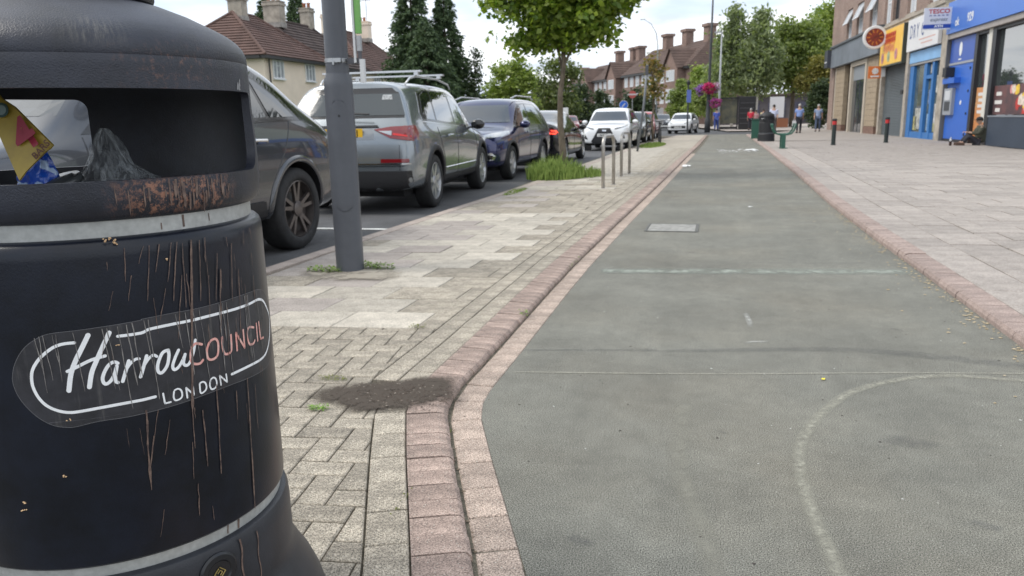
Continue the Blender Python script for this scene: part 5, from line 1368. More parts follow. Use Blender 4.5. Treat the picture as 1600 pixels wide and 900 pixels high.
# ---- generic builder for the cars farther up the street
def simple_car(label, kind, dims, pos, heading, pm_, rear=False, group='cars parked along the kerb', far=False, name='parked_car', lit=False, plate=None, rail=False, front='grille', headlit=False, dark_glass=True):
    L_, W_, H_ = dims; rt = car_root(name, label, pos, heading, group)
    wr = .33 if kind != 'saloon' else .325
    c = Car(rt, kind, L_, W_, H_, (L_ * .20, L_ * .80), wr, pm_); k = H_ / 1.6
    if kind == 'saloon': k = H_ / 1.43
    c.underside()
    for x in c.wx:
        for sg in (1, -1): c.wheel(x, sg, 5, alloy, .22, 'double' if not far else 'single', .68)
        if kind != 'saloon' and not far:
            for sg in (1, -1): c.arch(sg, x, .045, black_pl)
    gl = glass
    for sg in (1, -1):
        if kind == 'saloon':
            b = H_ * .70; t = H_ * .93
            tr = c.side('window_trim', [(L_ * .22, b), (L_ * .70, b - .03), (L_ * .56, t - .02), (L_ * .45, t + .01), (L_ * .33, t)], black_gl, sg, .003)
            c.side('rear_door_glass', [(L_ * .25, b + .02), (L_ * .455, b + .01), (L_ * .455, t - .015), (L_ * .335, t - .02)], gl, sg, .008, parent=tr)
            c.side('front_door_glass', [(L_ * .475, b + .01), (L_ * .66, b), (L_ * .55, t - .05), (L_ * .475, t - .015)], gl, sg, .008, parent=tr)
        else:
            b = H_ * .645; t = H_ * .925
            tr = c.side('window_trim', [(L_ * .13, b), (L_ * .72, b - .035), (L_ * .57, t - .02), (L_ * .45, t + .01), (L_ * .25, t), (L_ * .15, b + .2)], black_gl, sg, .003)
            c.side('rear_door_glass', [(L_ * .17, b + .02), (L_ * .44, b + .01), (L_ * .44, t - .015), (L_ * .27, t - .02), (L_ * .18, b + .17)], gl, sg, .008, parent=tr)
            c.side('front_door_glass', [(L_ * .46, b + .01), (L_ * .69, b - .01), (L_ * .565, t - .05), (L_ * .46, t - .015)], gl, sg, .008, parent=tr)
        c.line([(L_ * .465, b), (L_ * .47, .34), (L_ * .68, .34), (L_ * .70, .55), (L_ * .69, b - .03)], sg); c.line([(L_ * .46, .34), (L_ * .32, .36), (L_ * .27, b)], sg)
        c.mirror(L_ * .655, H_ * .66, pm_, sg)
        for x0 in (L_ * .33, L_ * .50): MB().tube([(x0, sg * (W_ / 2 - .005), H_ * .56), (x0 + .2, sg * (W_ / 2 - .002), H_ * .565)], .014, 6).build('door_handle', pm_, rt)
        if rail: MB().tube([(.75, sg * W_ * .33, H_ * .985), (1.0, sg * W_ * .34, H_ + .03), (2.2, sg * W_ * .34, H_ + .035), (2.6, sg * W_ * .335, H_ * .985)], .016, 6).build('roof_rail', mat('rail_silver', (.6, .61, .62), .3, metal=.7), rt, smooth=True)
    wb = H_ * (.69 if kind != 'saloon' else .71); wt = H_ * .905
    c.end('windscreen', [(-W_ * .40, wb), (W_ * .40, wb), (W_ * .315, wt), (-W_ * .315, wt)], gl, True, ml=.08, off=.012)
    c.end('rear_window', [(-W_ * .34, wb + (.0 if kind != 'saloon' else .12)), (W_ * .34, wb + (.0 if kind != 'saloon' else .12)), (W_ * .29, wt - .02), (-W_ * .29, wt - .02)], gl, False, ml=.08, off=.012)
    return c
def rect(y0, y1, z0, z1): return [(y0, z0), (y1, z0), (y1, z1), (y0, z1)]
# navy crossover, nose towards us
c = simple_car('dark navy crossover with a lit daytime lamp, facing us beyond the silver grey SUV', 'suv', (4.38, 1.81, 1.60), (-5.12, 19.75), R(-90.5), paint('paint_navy', (0.018, 0.022, 0.085), .5, .2), rail=True); c.root.scale = (1.08, 1.06, 1.08)
for sg in (1, -1):
    h_ = c.end('headlight', [(sg * .46, .80), (sg * .80, .84), (sg * .86, .95), (sg * .72, .93), (sg * .46, .86)], lamp_cl, True, off=.012, ml=.05)
    c.end('daytime_lamp', [(sg * .54, .825), (sg * .64, .835), (sg * .64, .87), (sg * .54, .86)], lamp_on if sg < 0 else lamp_cl, True, off=.02, parent=h_)
    f_ = c.end('fog_lamp', [(sg * .56, .42), (sg * .66, .40), (sg * .74, .42), (sg * .76, .49), (sg * .70, .55), (sg * .60, .54)], chrome, True, off=.015, ml=.05)
    c.end('fog_lamp_glass', [(sg * .60, .43), (sg * .70, .43), (sg * .72, .50), (sg * .62, .51)], black_gl, True, off=.022, parent=f_)
c.end('grille', [(-.40, .62), (.40, .62), (.46, .84), (-.46, .84)], black_pl, True, off=.01); c.end('grille_chrome', [(-.32, .64), (-.26, .64), (-.14, .80), (.14, .80), (.26, .64), (.32, .64), (.18, .84), (-.18, .84)], chrome, True, off=.018)
c.end('lower_grille', rect(-.6, .6, .30, .42), black_pl, True, off=.01); c.plate('MT15 GZO', True, 0, .52, plate_w)
# black saloon with brake lights on
c = simple_car('black saloon with its red brake lights on, seen through the street tree trunk', 'saloon', (4.62, 1.83, 1.44), (-5.05, 20.5), R(90.0), paint('paint_black', (0.012, 0.012, 0.014), .4, .15)); c.root.scale = (1.03, 1.03, 1.04)
for sg in (1, -1):
    h_ = c.end('tail_light', [(sg * .48, .80), (sg * .86, .78), (sg * .88, .93), (sg * .60, .95), (sg * .48, .93)], red_l, False, off=.012, ml=.05)
    c.end('brake_lamp', [(sg * .58, .815), (sg * .85, .80), (sg * .85, .83), (sg * .80, .90), (sg * .66, .91), (sg * .66, .885), (sg * .77, .875), (sg * .80, .835), (sg * .58, .845)], red_on, False, off=.02, parent=h_)
    c.end('exhaust', [(sg * .50, .27), (sg * .60, .27), (sg * .60, .33), (sg * .50, .33)], chrome, False, off=.02)
c.end('high_brake_light', rect(-.16, .16, 1.27, 1.30), red_on, False, off=.014); c.plate('YK19 WFD', False, 0, .62, plate_y); c.end('lower_bumper', rect(-.7, .7, .24, .36), black_pl, False, off=.012)
# white SUV with big dark grille
c = simple_car('white SUV with a large dark spindle shaped grille, facing us behind the bike stands', 'suv', (4.63, 1.86, 1.64), (-4.25, 34.3), R(-90), white_p, far=False)
c.end('grille', [(-.22, .86), (.22, .86), (.34, .62), (.50, .36), (.44, .30), (-.44, .30), (-.50, .36), (-.34, .62)], black_pl, True, off=.012, ml=.06)
for sg in (1, -1):
    c.end('headlight', [(sg * .40, .80), (sg * .82, .90), (sg * .80, .96), (sg * .62, .90), (sg * .40, .85)], lamp_dk, True, off=.012, ml=.05)
    c.end('fog_intake', [(sg * .62, .44), (sg * .78, .46), (sg * .74, .64)], black_pl, True, off=.012)
    c.end('grille_frame', [(sg * .24, .87), (sg * .28, .87), (sg * .42, .62), (sg * .56, .36), (sg * .50, .36), (sg * .35, .62)], white_p, True, off=.03)
    MB().box((4.60, sg * .60, .13), (.12, .22, .16)).build('bumper_gap', mat('underbody', (.006, .006, .007), .9), c.root)
c.end('lower_strip', [(-.82, .26), (.82, .26), (.78, .31), (-.78, .31)], chrome, True, off=.02); c.end('lower_lip', rect(-.72, .72, .245, .262), black_pl, True, off=.02); c.plate('LB68 EOH', True, 0, .60, plate_w); c.end('badge', [(-.07, .74), (.07, .74), (.08, .80), (-.08, .80)], chrome, True, off=.02)
# small hatch behind it, red one behind that
c = simple_car('dark green hatchback with pale roof facing us, half hidden behind the white SUV', 'hatch', (4.1, 1.74, 1.52), (-4.22, 41.0), R(-90), paint('paint_dark_green', (0.035, 0.05, 0.05), .4, .25), far=True)
for sg in (1, -1): c.end('headlight', rect(sg * .48, sg * .78, .72, .88), lamp_cl, True, off=.012)
c.end('roof_panel', rect(-.5, .5, 1.47, 1.50), white_p, True, off=.01)
c = simple_car('red hatchback facing us beside the thin tree', 'hatch', (4.0, 1.74, 1.55), (-4.28, 47.0), R(-90), paint('paint_red', (0.40, 0.02, 0.03), .2, .25), far=True)
for sg in (1, -1): c.end('headlight', rect(sg * .48, sg * .78, .74, .9), lamp_cl, True, off=.012)
c.end('grille', rect(-.4, .4, .4, .55), black_pl, True)
c = simple_car('dark grey car facing us in the middle of the road beyond the thin tree', 'hatch', (4.4, 1.82, 1.50), (-5.35, 78), R(-90), paint('paint_charcoal', (0.035, 0.04, 0.05), .4, .25), far=True, name='moving_car', group='cars on the road')
for sg in (1, -1): c.end('headlight', rect(sg * .5, sg * .82, .72, .84), lamp_cl, True, off=.012)
c.end('lower_bumper', rect(-.7, .7, .3, .45), plate_w, True, off=.01)
c = simple_car('white hatchback with dark grille facing us near the flower basket post', 'hatch', (4.0, 1.73, 1.50), (-2.38, 61.6), R(-98), white_p, far=True, name='moving_car', group='cars on the road')
for sg in (1, -1):
    c.end('headlight', [(sg * .42, .72), (sg * .80, .80), (sg * .80, .86), (sg * .5, .80)], lamp_dk, True, off=.012)
    c.end('fog_lamp', rect(sg * .6, sg * .7, .42, .50), black_pl, True, off=.012)
c.end('grille', [(-.5, .40), (.5, .40), (.56, .50), (.45, .57), (-.45, .57), (-.56, .50)], black_pl, True, off=.012); c.plate('KP19 UMR', True, 0, .47, plate_w)
c = simple_car('dark red car across the road beyond the black saloon', 'hatch', (4.1, 1.75, 1.5), (-12.3, 64), R(-75), paint('paint_maroon', (0.20, 0.02, 0.03), .2, .3), far=True, name='distant_car', group='cars across the road')
c = simple_car('pale silver van roofed car far behind the white SUV', 'suv', (4.8, 1.9, 1.95), (-9.6, 78), R(-80), paint('paint_pale', (0.5, .5, .5), .3, .3), far=True, name='distant_car', group='cars across the road')
# ================================================================== BUILDINGS
def brick_mat(name, c1, c2, mortar, bw=.225, bh=.075, axis='XZ', rough=.9):
    m = bpy.data.materials.new(name); m.use_nodes = True; t = m.node_tree; b = t.nodes['Principled BSDF']; b.inputs['Roughness'].default_value = rough
    co = t.nodes.new('ShaderNodeTexCoord'); sp = t.nodes.new('ShaderNodeSeparateXYZ'); cb = t.nodes.new('ShaderNodeCombineXYZ')
    ad = t.nodes.new('ShaderNodeMath'); ad.operation = 'ADD'
    t.links.new(co.outputs['Object'], sp.inputs[0]); t.links.new(sp.outputs['X'], ad.inputs[0]); t.links.new(sp.outputs['Y'], ad.inputs[1])
    t.links.new(ad.outputs[0], cb.inputs[0]); t.links.new(sp.outputs['Z'], cb.inputs[1])
    br = t.nodes.new('ShaderNodeTexBrick'); br.inputs['Scale'].default_value = 1; br.inputs['Brick Width'].default_value = bw; br.inputs['Row Height'].default_value = bh
    br.inputs['Mortar Size'].default_value = .010; br.inputs['Color1'].default_value = c1 + (1,); br.inputs['Color2'].default_value = c2 + (1,); br.inputs['Mortar'].default_value = mortar + (1,); br.inputs['Bias'].default_value = -.1
    t.links.new(cb.outputs[0], br.inputs['Vector'])
    n = t.nodes.new('ShaderNodeTexNoise'); n.inputs['Scale'].default_value = .6; n.inputs['Detail'].default_value = 6; t.links.new(co.outputs['Object'], n.inputs['Vector'])
    r = t.nodes.new('ShaderNodeMapRange'); r.inputs[1].default_value = .3; r.inputs[2].default_value = .7; r.inputs[3].default_value = .8; r.inputs[4].default_value = 1.2; t.links.new(n.outputs[0], r.inputs[0])
    mm = t.nodes.new('ShaderNodeMix'); mm.data_type = 'RGBA'; mm.blend_type = 'MULTIPLY'; mm.inputs[0].default_value = 1; t.links.new(br.outputs['Color'], mm.inputs[6]); t.links.new(r.outputs[0], mm.inputs[7]); t.links.new(mm.outputs[2], b.inputs['Base Color'])
    bp = t.nodes.new('ShaderNodeBump'); bp.inputs['Strength'].default_value = .5; bp.inputs['Distance'].default_value = .01; t.links.new(br.outputs['Fac'], bp.inputs['Height']); bp.invert = True; t.links.new(bp.outputs[0], b.inputs['Normal'])
    return m
brick_pink = brick_mat('brick_shop', (.30, .195, .155), (.22, .135, .11), (.34, .30, .26))
brick_red = brick_mat('brick_terrace', (.215, .135, .108), (.165, .10, .082), (.28, .22, .19))
stone = mat('stone_trim', (.36, .32, .27), .9, var=.25, vscale=2.5, bump=.3, bscale=20)
white_f = mat('white_upvc', (.74, .75, .76), .4)
win_gl = mat('window_glass', (.045, .055, .065), .04, spec=1.0, var=.4, vscale=.8)
win_lt = mat('window_net', (.28, .30, .32), .3, spec=.8, var=.4, vscale=2)
dark_in = mat('dark_interior', (.02, .02, .022), .8)
def wall_open(mb, x0, x1, z0, z1, y0, y1, holes):
    xs = sorted(set([x0, x1] + [h[0] for h in holes] + [h[1] for h in holes])); xs = [x for x in xs if x0 <= x <= x1]
    for a, b in zip(xs[:-1], xs[1:]):
        hs = sorted([h for h in holes if h[0] <= a + 1e-6 and h[1] >= b - 1e-6], key=lambda h: h[2]); z = z0
        for h in hs:
            if h[2] > z: mb.box2((a, y0, z), (b, y1, h[2]))
            z = h[3]
        if z < z1: mb.box2((a, y0, z), (b, y1, z1))
    return mb
FRZ = math.atan2(1, -.04)
shop = thing('shop_building', 'long brick parade building on the right with shops below and white windows above', 'building', (9.9, 0, 0), FRZ)
# local frame: X along the street away from the camera, Y towards the street, Z up
ups = [(54.3, 55.9), (51.1, 52.9), (47.5, 49.3), (44.5, 45.9), (42.8, 44.1), (39.9, 41.4), (36.4, 37.9)]
holes = [(a, b, 5.62, 7.62) for a, b in ups] + [(a, b, 8.9, 10.4) for a, b in ups]
mb = wall_open(MB(), 35.2, 61.0, 5.50, 12.2, -.45, 0, holes)
mb.box2((35.2, -8, .02), (61.0, -7.6, 12.2)); mb.box2((60.6, -7.6, .02), (61.0, -.45, 12.2)); mb.box2((35.2, -7.6, 5.0), (35.6, -.45, 12.2))
mb.box2((59.3, -.45, .02), (61.0, 0, 4.2)); mb.box2((59.3, -.45, 4.2), (61.0, 0, 5.5))
mb.box2((35.2, -3.6, .02), (60.6, -3.4, 5.5))
mb.build('brick_wall', brick_pink, shop)
MB().box2((35.0, -8.2, 12.2), (61.2, .25, 12.5)).build('roof', mat('flat_roof', (.12, .12, .12), .9), shop)
MB().box2((21, -8, 5.25), (35.2, -.2, 9.5)).build('upper_wall', mat('pale_green_panel', (.50, .56, .50), .6, var=.08, vscale=.6), shop)
for i, (a, b) in enumerate(ups):
    for z0, z1 in ((5.62, 7.62), (8.9, 10.4)):
        if z0 > 8 and a < 50: continue
        dk = abs(a - 42.8) < .1
        f = MB(); y = -.14; w_ = .07
        f.box2((a, y - .06, z0), (a + w_, y, z1)); f.box2((b - w_, y - .06, z0), (b, y, z1)); f.box2((a + w_, y - .06, z0), (b - w_, y, z0 + w_)); f.box2((a + w_, y - .06, z1 - w_), (b - w_, y, z1))
        f.box2(((a + b) / 2 - .03, y - .055, z0 + w_), ((a + b) / 2 + .03, y - .004, z1 - w_)); f.box2((a + w_, y - .05, z0 + 1.05), ((a + b) / 2 - .03, y - .006, z0 + 1.11)); f.box2(((a + b) / 2 + .03, y - .05, z0 + 1.05), (b - w_, y - .006, z0 + 1.11))
        wf = f.build('window', mat('dark_frame', (.05, .05, .055), .5) if dk else white_f, shop)
        MB().box2((a + w_, y - .045, z0 + w_), (b - w_, y - .035, z1 - w_)).build('pane', win_gl if dk else mat('window_white_net', (.55, .58, .62), .25, spec=.8), wf)
        MB().box2((a - .05, -.13, z0 - .08), (b + .05, .06, z0 - .002)).build('sill', stone, wf)
        if i < 3 and z0 < 6:      # top-hung sash pushed open
            o = MB(); wd = (b - a) * .9; 
            for s_ in (0, 1): o.box((-wd / 2 + .03 + s_ * (wd - .06), 0, -.48), (.06, .05, .96))
            for z_ in (-.03, -.93): o.box((0, 0, z_), (wd - .12, .05, .06))
            o.xform(Matrix.Rotation(R(24), 4, 'X')); sa_ = o.build('open_sash', white_f, wf, loc=((a + b) / 2, y + .03, z1 - .06))
            q = MB().box((0, 0, -.48), (wd - .13, .012, .84)); q.xform(Matrix.Rotation(R(24), 4, 'X'))
            # pane lives with the sash mesh's window as its own sub part
            q.build('pane', win_lt, wf, loc=((a + b) / 2, y + .03, z1 - .06))
sb = MB(); sb.box2((35.2, -.3, 5.22), (45.2, .10, 5.36)); sb.box2((35.2, -.3, 5.362), (45.25, .16, 5.50)); sb.build('stone_band', stone, shop)
for a, b in ((44.95, 45.25), (39.98, 40.42), (34.5, 35.3)):
    MB().box2((a, -.4, .02), (b, .10, 5.22)).build('pilaster', stone, shop)
MB().box2((34.42, -.3, 0.02), (34.5, .14, 4.0)).build('downpipe', mat('pipe_grey', (.14, .14, .14), .6), shop)
# restaurant front
tan = mat('tan_cladding', (.33, .26, .18), .8, var=.15, vscale=4)
def clad(a, b, z0, z1, name='cladding_panel', h=.30):
    z = z0
    while z < z1 - .01:
        zz = min(z + h, z1); MB().bbox(((a + b) / 2, -.08, (z + zz) / 2), (b - a, .26, zz - z - .012), .006).build(name, tan, shop); z = zz
clad(55.3, 58.2, .45, 4.2); clad(46.1, 48.6, .45, 4.2)
for a, b in ((55.3, 58.2), (46.1, 48.6)): MB().box2((a - .02, -.2, .02), (b + .02, .07, .44)).build('plinth', mat('brown_brick_plinth', (.20, .12, .09), .9, var=.3, vscale=8), shop)
MB().box2((58.2, -.2, .02), (58.45, .07, 4.2)).build('pillar_edge', mat('cream_trim', (.48, .42, .34), .8), shop)
f = MB(); ct = mat('cream_trim', (.48, .42, .34), .8)
f.box2((48.7, -.2, .02), (49.1, .10, 4.2)); f.box2((52.9, -.2, .02), (53.3, .10, 4.2)); f.box2((49.1, -.2, 3.95), (52.9, .10, 4.2)); df = f.build('door_surround', ct, shop)
MB().box2((49.1, -.12, .02), (52.9, -.06, 3.1)).build('glass_door', win_gl, df); MB().box2((49.1, -.12, 3.12), (52.9, -.05, 3.94)).build('fanlight', mat('grey_panel', (.24, .26, .28), .5), df)
bars = MB()
for x in (49.9, 50.9, 51.9): bars.box2((x, -.058, .1), (x + .06, -.04, 3.05))
bars.build('door_bars', mat('dark_frame', (.05, .05, .055), .5), df)
MB().box2((53.4, -.5, .02), (55.2, -.44, 3.0)).build('side_door', mat('black_door', (.02, .02, .022), .5), shop); MB().box2((53.4, -.4, 3.0), (55.2, -.34, 4.2)).build('door_panel', mat('grey_panel', (.24, .26, .28), .5), shop)
MB().box2((45.3, -.35, .02), (46.0, -.3, 3.6)).build('side_window', win_gl, shop); MB().box2((45.3, -.35, 3.6), (46.0, -.28, 4.2)).build('door_panel', mat('grey_panel', (.24, .26, .28), .5), shop)
# roller shutter with real slats
sh = MB(); z = .04
while z < 3.46:
    sh.add([(40.45, -.10, z), (44.9, -.10, z), (44.9, -.065, z + .03), (40.45, -.065, z + .03), (44.9, -.10, z + .075), (40.45, -.10, z + .075)], [(0, 1, 2, 3), (3, 2, 4, 5)]); z += .076
so = sh.build('roller_shutter', mat('shutter_grey', (.125, .145, .155), .5, metal=.3, var=.08, vscale=1), shop); so['kind'] = 'stuff'
MB().box2((40.5, -.06, 2.0), (40.9, .12, 2.2)).build('shutter_lock_box', mat('black_door', (.02, .02, .022), .5), shop)
# blue shopfront
blu = mat('shop_blue', (.035, .16, .42), .5, var=.08, vscale=3); lbl = mat('light_blue_board', (.22, .42, .68), .5, var=.08, vscale=1)
MB().box2((35.32, -.2, 3.32), (39.95, .06, 3.80)).build('light_blue_board', lbl, shop)
MB().box2((35.32, -.2, 3.22), (39.95, .03, 3.315)).build('head_rail', mat('rail_grey', (.3, .3, .3), .6), shop)
f = MB()
for a, b in ((39.35, 39.95), (37.35, 37.75), (36.35, 36.6), (35.32, 35.5)): f.box2((a, -.2, .02), (b, 0, 3.2))
for a, b in ((37.75, 39.35), (36.6, 37.35), (35.5, 36.35)): f.box2((a, -.18, .02), (b, -.02, .32))
f.box2((36.6, -.18, 2.55), (37.35, -.01, 2.7)); f.build('blue_frame', blu, shop)
for a, b in ((37.75, 39.35), (35.5, 36.35), (36.6, 37.35)): MB().box2((a, -.15, .32), (b, -.12, 3.2)).build('shop_pane', mat('shop_pane', (.10, .12, .10), .08, var=.5, vscale=1.2, spec=.8), shop)
for i, (x, z, w_, h_, c_) in enumerate(((38.5, .9, .9, .9, (.55, .55, .5)), (38.9, .7, .5, .6, (.6, .55, .2)), (35.9, 1.1, .6, .8, (.6, .6, .6)), (35.9, .55, .6, .35, (.5, .5, .25)), (36.95, .75, .45, .7, (.25, .4, .6)), (36.95, 1.8, .4, .6, (.15, .25, .5)), (35.95, 2.3, .5, .7, (.55, .55, .5)), (36.9, 2.95, .5, .35, (.5, .5, .5)))):
    MB().box((x, -.108, z), (w_, .012, h_)).build('window_poster', mat('poster_%d' % i if 0 else 'window_poster_%s' % 'abcdefgh'[i], c_, .6, color2=tuple(v * .35 for v in c_), vscale=6, detail=3), shop)
# bank-blue cash machine bay
atm_b = mat('atm_blue', (.03, .13, .52), .4, var=.06, vscale=1)
f = MB().box2((31.75, -.2, .15), (34.35, .0, 2.9)); f.build('atm_panel', atm_b, shop)
MB().box2((31.75, -.2, 2.99), (34.35, .012, 3.86)).build('atm_header', mat('atm_header_blue', (.04, .10, .40), .4), shop)
MB().box2((31.7, -.2, 2.90), (34.4, .03, 2.985)).build('atm_band', mat('band_grey', (.30, .32, .36), .6), shop)
MB().box2((31.7, -.2, .02), (34.4, .03, .15)).build('atm_plinth', mat('black_door', (.02, .02, .022), .5), shop)
at_ = MB().box((33.85, .06, 1.55), (.95, .12, 1.0)).build('cash_machine', mat('machine_grey', (.28, .30, .33), .5), shop)
MB().box((33.85, .125, 1.78), (.6, .02, .36)).build('screen', mat('machine_white', (.6, .62, .64), .3), at_)
MB().box((33.85, .125, 1.38), (.6, .02, .34)).build('keypad', mat('machine_dark', (.05, .055, .06), .4), at_)
MB().box((33.6, .10, 2.32), (1.35, .26, .2)).build('canopy_box', atm_b, shop); MB().box((33.9, .16, 2.65), (.42, .30, .34)).build('camera_box', mat('black_door', (.02, .02, .022), .5), shop)
for z in (.35, 1.1, 1.9, 2.7): MB().lathe([(.05, 0), (.05, .02)], 10, axis='Y').xform(Matrix.Translation((32.0, .0, z))).build('screw_cap', plate_k, shop)
MB().lathe([(.085, 0), (.085, .008)], 14, axis='Y').xform(Matrix.Translation((32.7, .002, 1.5))).build('white_mark', white_f, shop)
f = MB(); f.lathe([(.001, .014), (.16, .014), (.16, .022), (.001, .022)], 16, axis='Y').xform(Matrix.Translation((33.2, 0, 3.45)) @ Matrix.Diagonal((1, 1, 1.6, 1))); f.box((33.2, .018, 3.08), (.3, .008, .05)); f.build('white_emblem', white_f, shop)
# glazing of the corner store
gp = mat('band_stone_grey', (.34, .31, .29), .7, var=.08, vscale=2)
MB().box2((21, -.2, 3.88), (34.42, .16, 4.06)).build('fascia_soffit', gp, shop)
f = MB(); kf = mat('frame_black', (.02, .02, .024), .4)
for a, b in ((31.45, 31.72), (29.78, 30.1), (26.4, 26.55), (23.2, 23.35)): f.box2((a, -.2, .02), (b, .02, 3.88))
f.box2((21, -.2, 3.78), (29.78, .01, 3.88)); f.box2((30.3, -.2, 3.78), (31.45, .01, 3.88)); f.build('mullion', kf, shop)
MB().box2((30.1, -.2, .8), (30.42, .03, 3.87)).build('white_mullion', mat('cream_post', (.62, .60, .54), .6), shop)
sg_ = mat('store_glass', (.05, .06, .06), .02, spec=.5); sg_.node_tree.nodes['Principled BSDF'].inputs['IOR'].default_value = 3.6
for a, b in ((30.42, 31.45), (26.55, 29.78), (23.35, 26.4), (21, 23.2)): MB().box2((a, -.15, .05 if a > 30 else 1.0), (b, -.11, 3.78)).build('shop_pane', sg_, shop)
# window posters
pm1 = mat('poster_brown', (.16, .065, .06), .5, color2=(.06, .04, .045), vscale=2.5)
p1_ = MB().box2((26.6, -.105, 1.05), (29.75, -.095, 1.98)).build('window_poster', pm1, shop)
rng_ = random.Random(3); 
for nm, c_, n_ in (('poster_shape_red', (.50, .04, .03), 7), ('poster_shape_pink', (.60, .25, .25), 5), ('poster_shape_yellow', (.75, .50, .05), 3), ('poster_shape_cream', (.68, .58, .48), 4)):
    for k_ in range(n_):
        cx = rng_.uniform(26.7, 28.4); cz = rng_.uniform(1.15, 1.9); rr_ = rng_.uniform(.10, .24); pts = []; yy_ = -.094 + .0012 * {'poster_shape_red': 1, 'poster_shape_pink': 2, 'poster_shape_yellow': 3, 'poster_shape_cream': 4}[nm] + .0001 * k_
        for j in range(9):
            a = j * 2 * pi / 9; pts.append((cx + rr_ * math.cos(a) * rng_.uniform(.6, 1.2), yy_, min(1.97, max(1.07, cz + rr_ * math.sin(a) * rng_.uniform(.7, 1.3)))))
        MB().add(pts, [tuple(range(9))]).build('poster_shape', mat(nm, c_, .5, var=.3, vscale=8), p1_)
p2_ = MB().box2((30.45, -.105, .1), (31.42, -.095, 1.98)).build('window_poster', mat('poster_orange', (.60, .17, .03), .5, color2=(.55, .32, .16), vscale=1.6), shop)
for z, w_ in ((1.75, .55), (1.55, .4), (1.35, .5), (1.15, .5)): MB().box((30.95, -.092, z), (w_, .004, .11)).build('poster_words', mat('poster_white', (.66, .63, .6), .5), p2_)
for z, w_ in ((1.72, .45), (1.45, .6), (1.2, .4)): MB().box((29.3, -.088, z), (w_, .004, .12)).build('poster_words', mat('poster_white', (.66, .63, .6), .5), p1_)
kiosk = thing('dark_cabinet', 'dark blue grey cabinet below the shop window, behind the seated man', 'cabinet', (9.9, 0, 0), FRZ)
MB().box2((25.2, .03, .07), (29.0, .26, .98)).build('cabinet_body', mat('cabinet_slate', (.035, .05, .075), .5, var=.1, vscale=1), kiosk)
MB().box2((25.15, .02, .98), (29.05, .28, 1.03)).build('cabinet_top', mat('cabinet_top', (.20, .22, .25), .4), kiosk)
MB().box2((29.002, .05, .1), (29.03, .24, .97)).build('end_panel', mat('cabinet_side', (.12, .14, .17), .5), kiosk)

# signs
def sign_frame(s, z, out): # text frame on the facade: reads left to right for a viewer in the street
    M_ = Matrix(((-1, 0, 0), (0, 0, 1), (0, 1, 0))).transposed().to_4x4(); M_.translation = Vector((s, out, z)); return M_
def sign(name, label, cat='sign'):
    return thing(name, label, cat, (9.9, 0, 0), FRZ)
fs_ = sign('fascia_sign', 'long grey fascia board over the stone clad restaurant front')
MB().box2((45.25, .0, 4.22), (59.1, .32, 5.5)).build('board', mat('fascia_grey', (.155, .175, .20), .55, var=.16, vscale=.9), fs_)
MB().box2((45.2, -.05, 5.5), (59.2, .42, 5.62)).build('capping', mat('capping_dark', (.08, .09, .1), .5), fs_)
be = MB().box2((59.1, -.02, 4.3), (60.3, .55, 5.45)).build('end_box', mat('end_box_dark', (.05, .055, .07), .5), fs_)
MB().box2((59.3, .55, 4.62), (60.1, .56, 4.70)).build('end_box_line', white_f, be)
ys_ = sign('yellow_shop_sign', 'yellow takeaway sign with red lettering and three round food pictures above a grey shutter')
MB().box2((40.5, .08, 3.5), (44.95, .26, 5.2)).build('board', mat('sign_yellow', (.78, .42, .04), .5, color2=(.85, .55, .10), vscale=.7), ys_)
MB().box2((40.4, .08, 3.42), (45.0, .30, 3.5)).build('frame_bottom', mat('sign_frame_dark', (.04, .05, .04), .5), ys_); MB().box2((40.4, .08, 3.5), (40.5, .30, 5.2)).build('frame_side', mat('sign_frame_dark', (.04, .05, .04), .5), ys_)
MB().box2((42.0, .262, 4.5), (44.2, .268, 5.02)).build('red_panel', mat('sign_red_panel', (.55, .10, .02), .5, color2=(.62, .2, .03), vscale=6), ys_)
for i, (x, c_) in enumerate(((44.3, (.60, .25, .25)), (43.1, (.35, .42, .25)), (41.7, (.58, .22, .22)))):
    d_ = MB().lathe([(.26, .262), (.26, .275)], 20, axis='Y').xform(Matrix.Translation((x, 0, 3.86 + .03 * i))).build('food_disc', mat('disc_%s' % 'abc'[i], c_, .5), ys_)
    MB().lathe([(.16, .276), (.16, .284)], 16, axis='Y').xform(Matrix.Translation((x, 0, 3.86 + .03 * i))).build('food', mat('food_%s' % 'abc'[i], tuple(v * .6 + .1 for v in c_), .5, var=.4, vscale=9), d_)
rng_ = random.Random(8); mb = MB()      # illegible swirly red and pink lettering
for k_ in range(26):
    x = 42.2 + (k_ % 9) * .24 + rng_.uniform(-.03, .03); z = 4.38 - (k_ // 9) * .10; mb.box((x, .27, z + rng_.uniform(-.02, .04)), (.09, .01, .2), ry=rng_.uniform(-.5, .5))
mb.build('swirly_letters', mat('letters_salmon', (.70, .22, .14), .5), ys_)
mb = MB()
for k_ in range(12):
    x = 42.15 + (k_ % 6) * .36; z = 4.90 - (k_ // 6) * .24; mb.box((x, .274, z), (.22, .01, .16), ry=rng_.uniform(-.4, .4))
mb.build('block_letters', mat('letters_dark_red', (.38, .03, .02), .5), ys_)
ds = sign('white_shop_sign', 'white dry cleaner sign with dark blue letters above a light blue board')
MB().box2((35.35, .10, 3.84), (39.95, .24, 5.2)).build('board', mat('sign_white', (.62, .62, .63), .5, color2=(.70, .70, .70), vscale=1.2), ds)
for ch_, s_ in (('D', 39.35), ('R', 38.85), ('Y', 38.35), ('C', 37.6)):
    place_text(ch_, .82, mat('sign_navy', (.06, .09, .22), .5), ds, sign_frame(s_, 4.62, .243), name='letter', sx=.72, bold=.01)
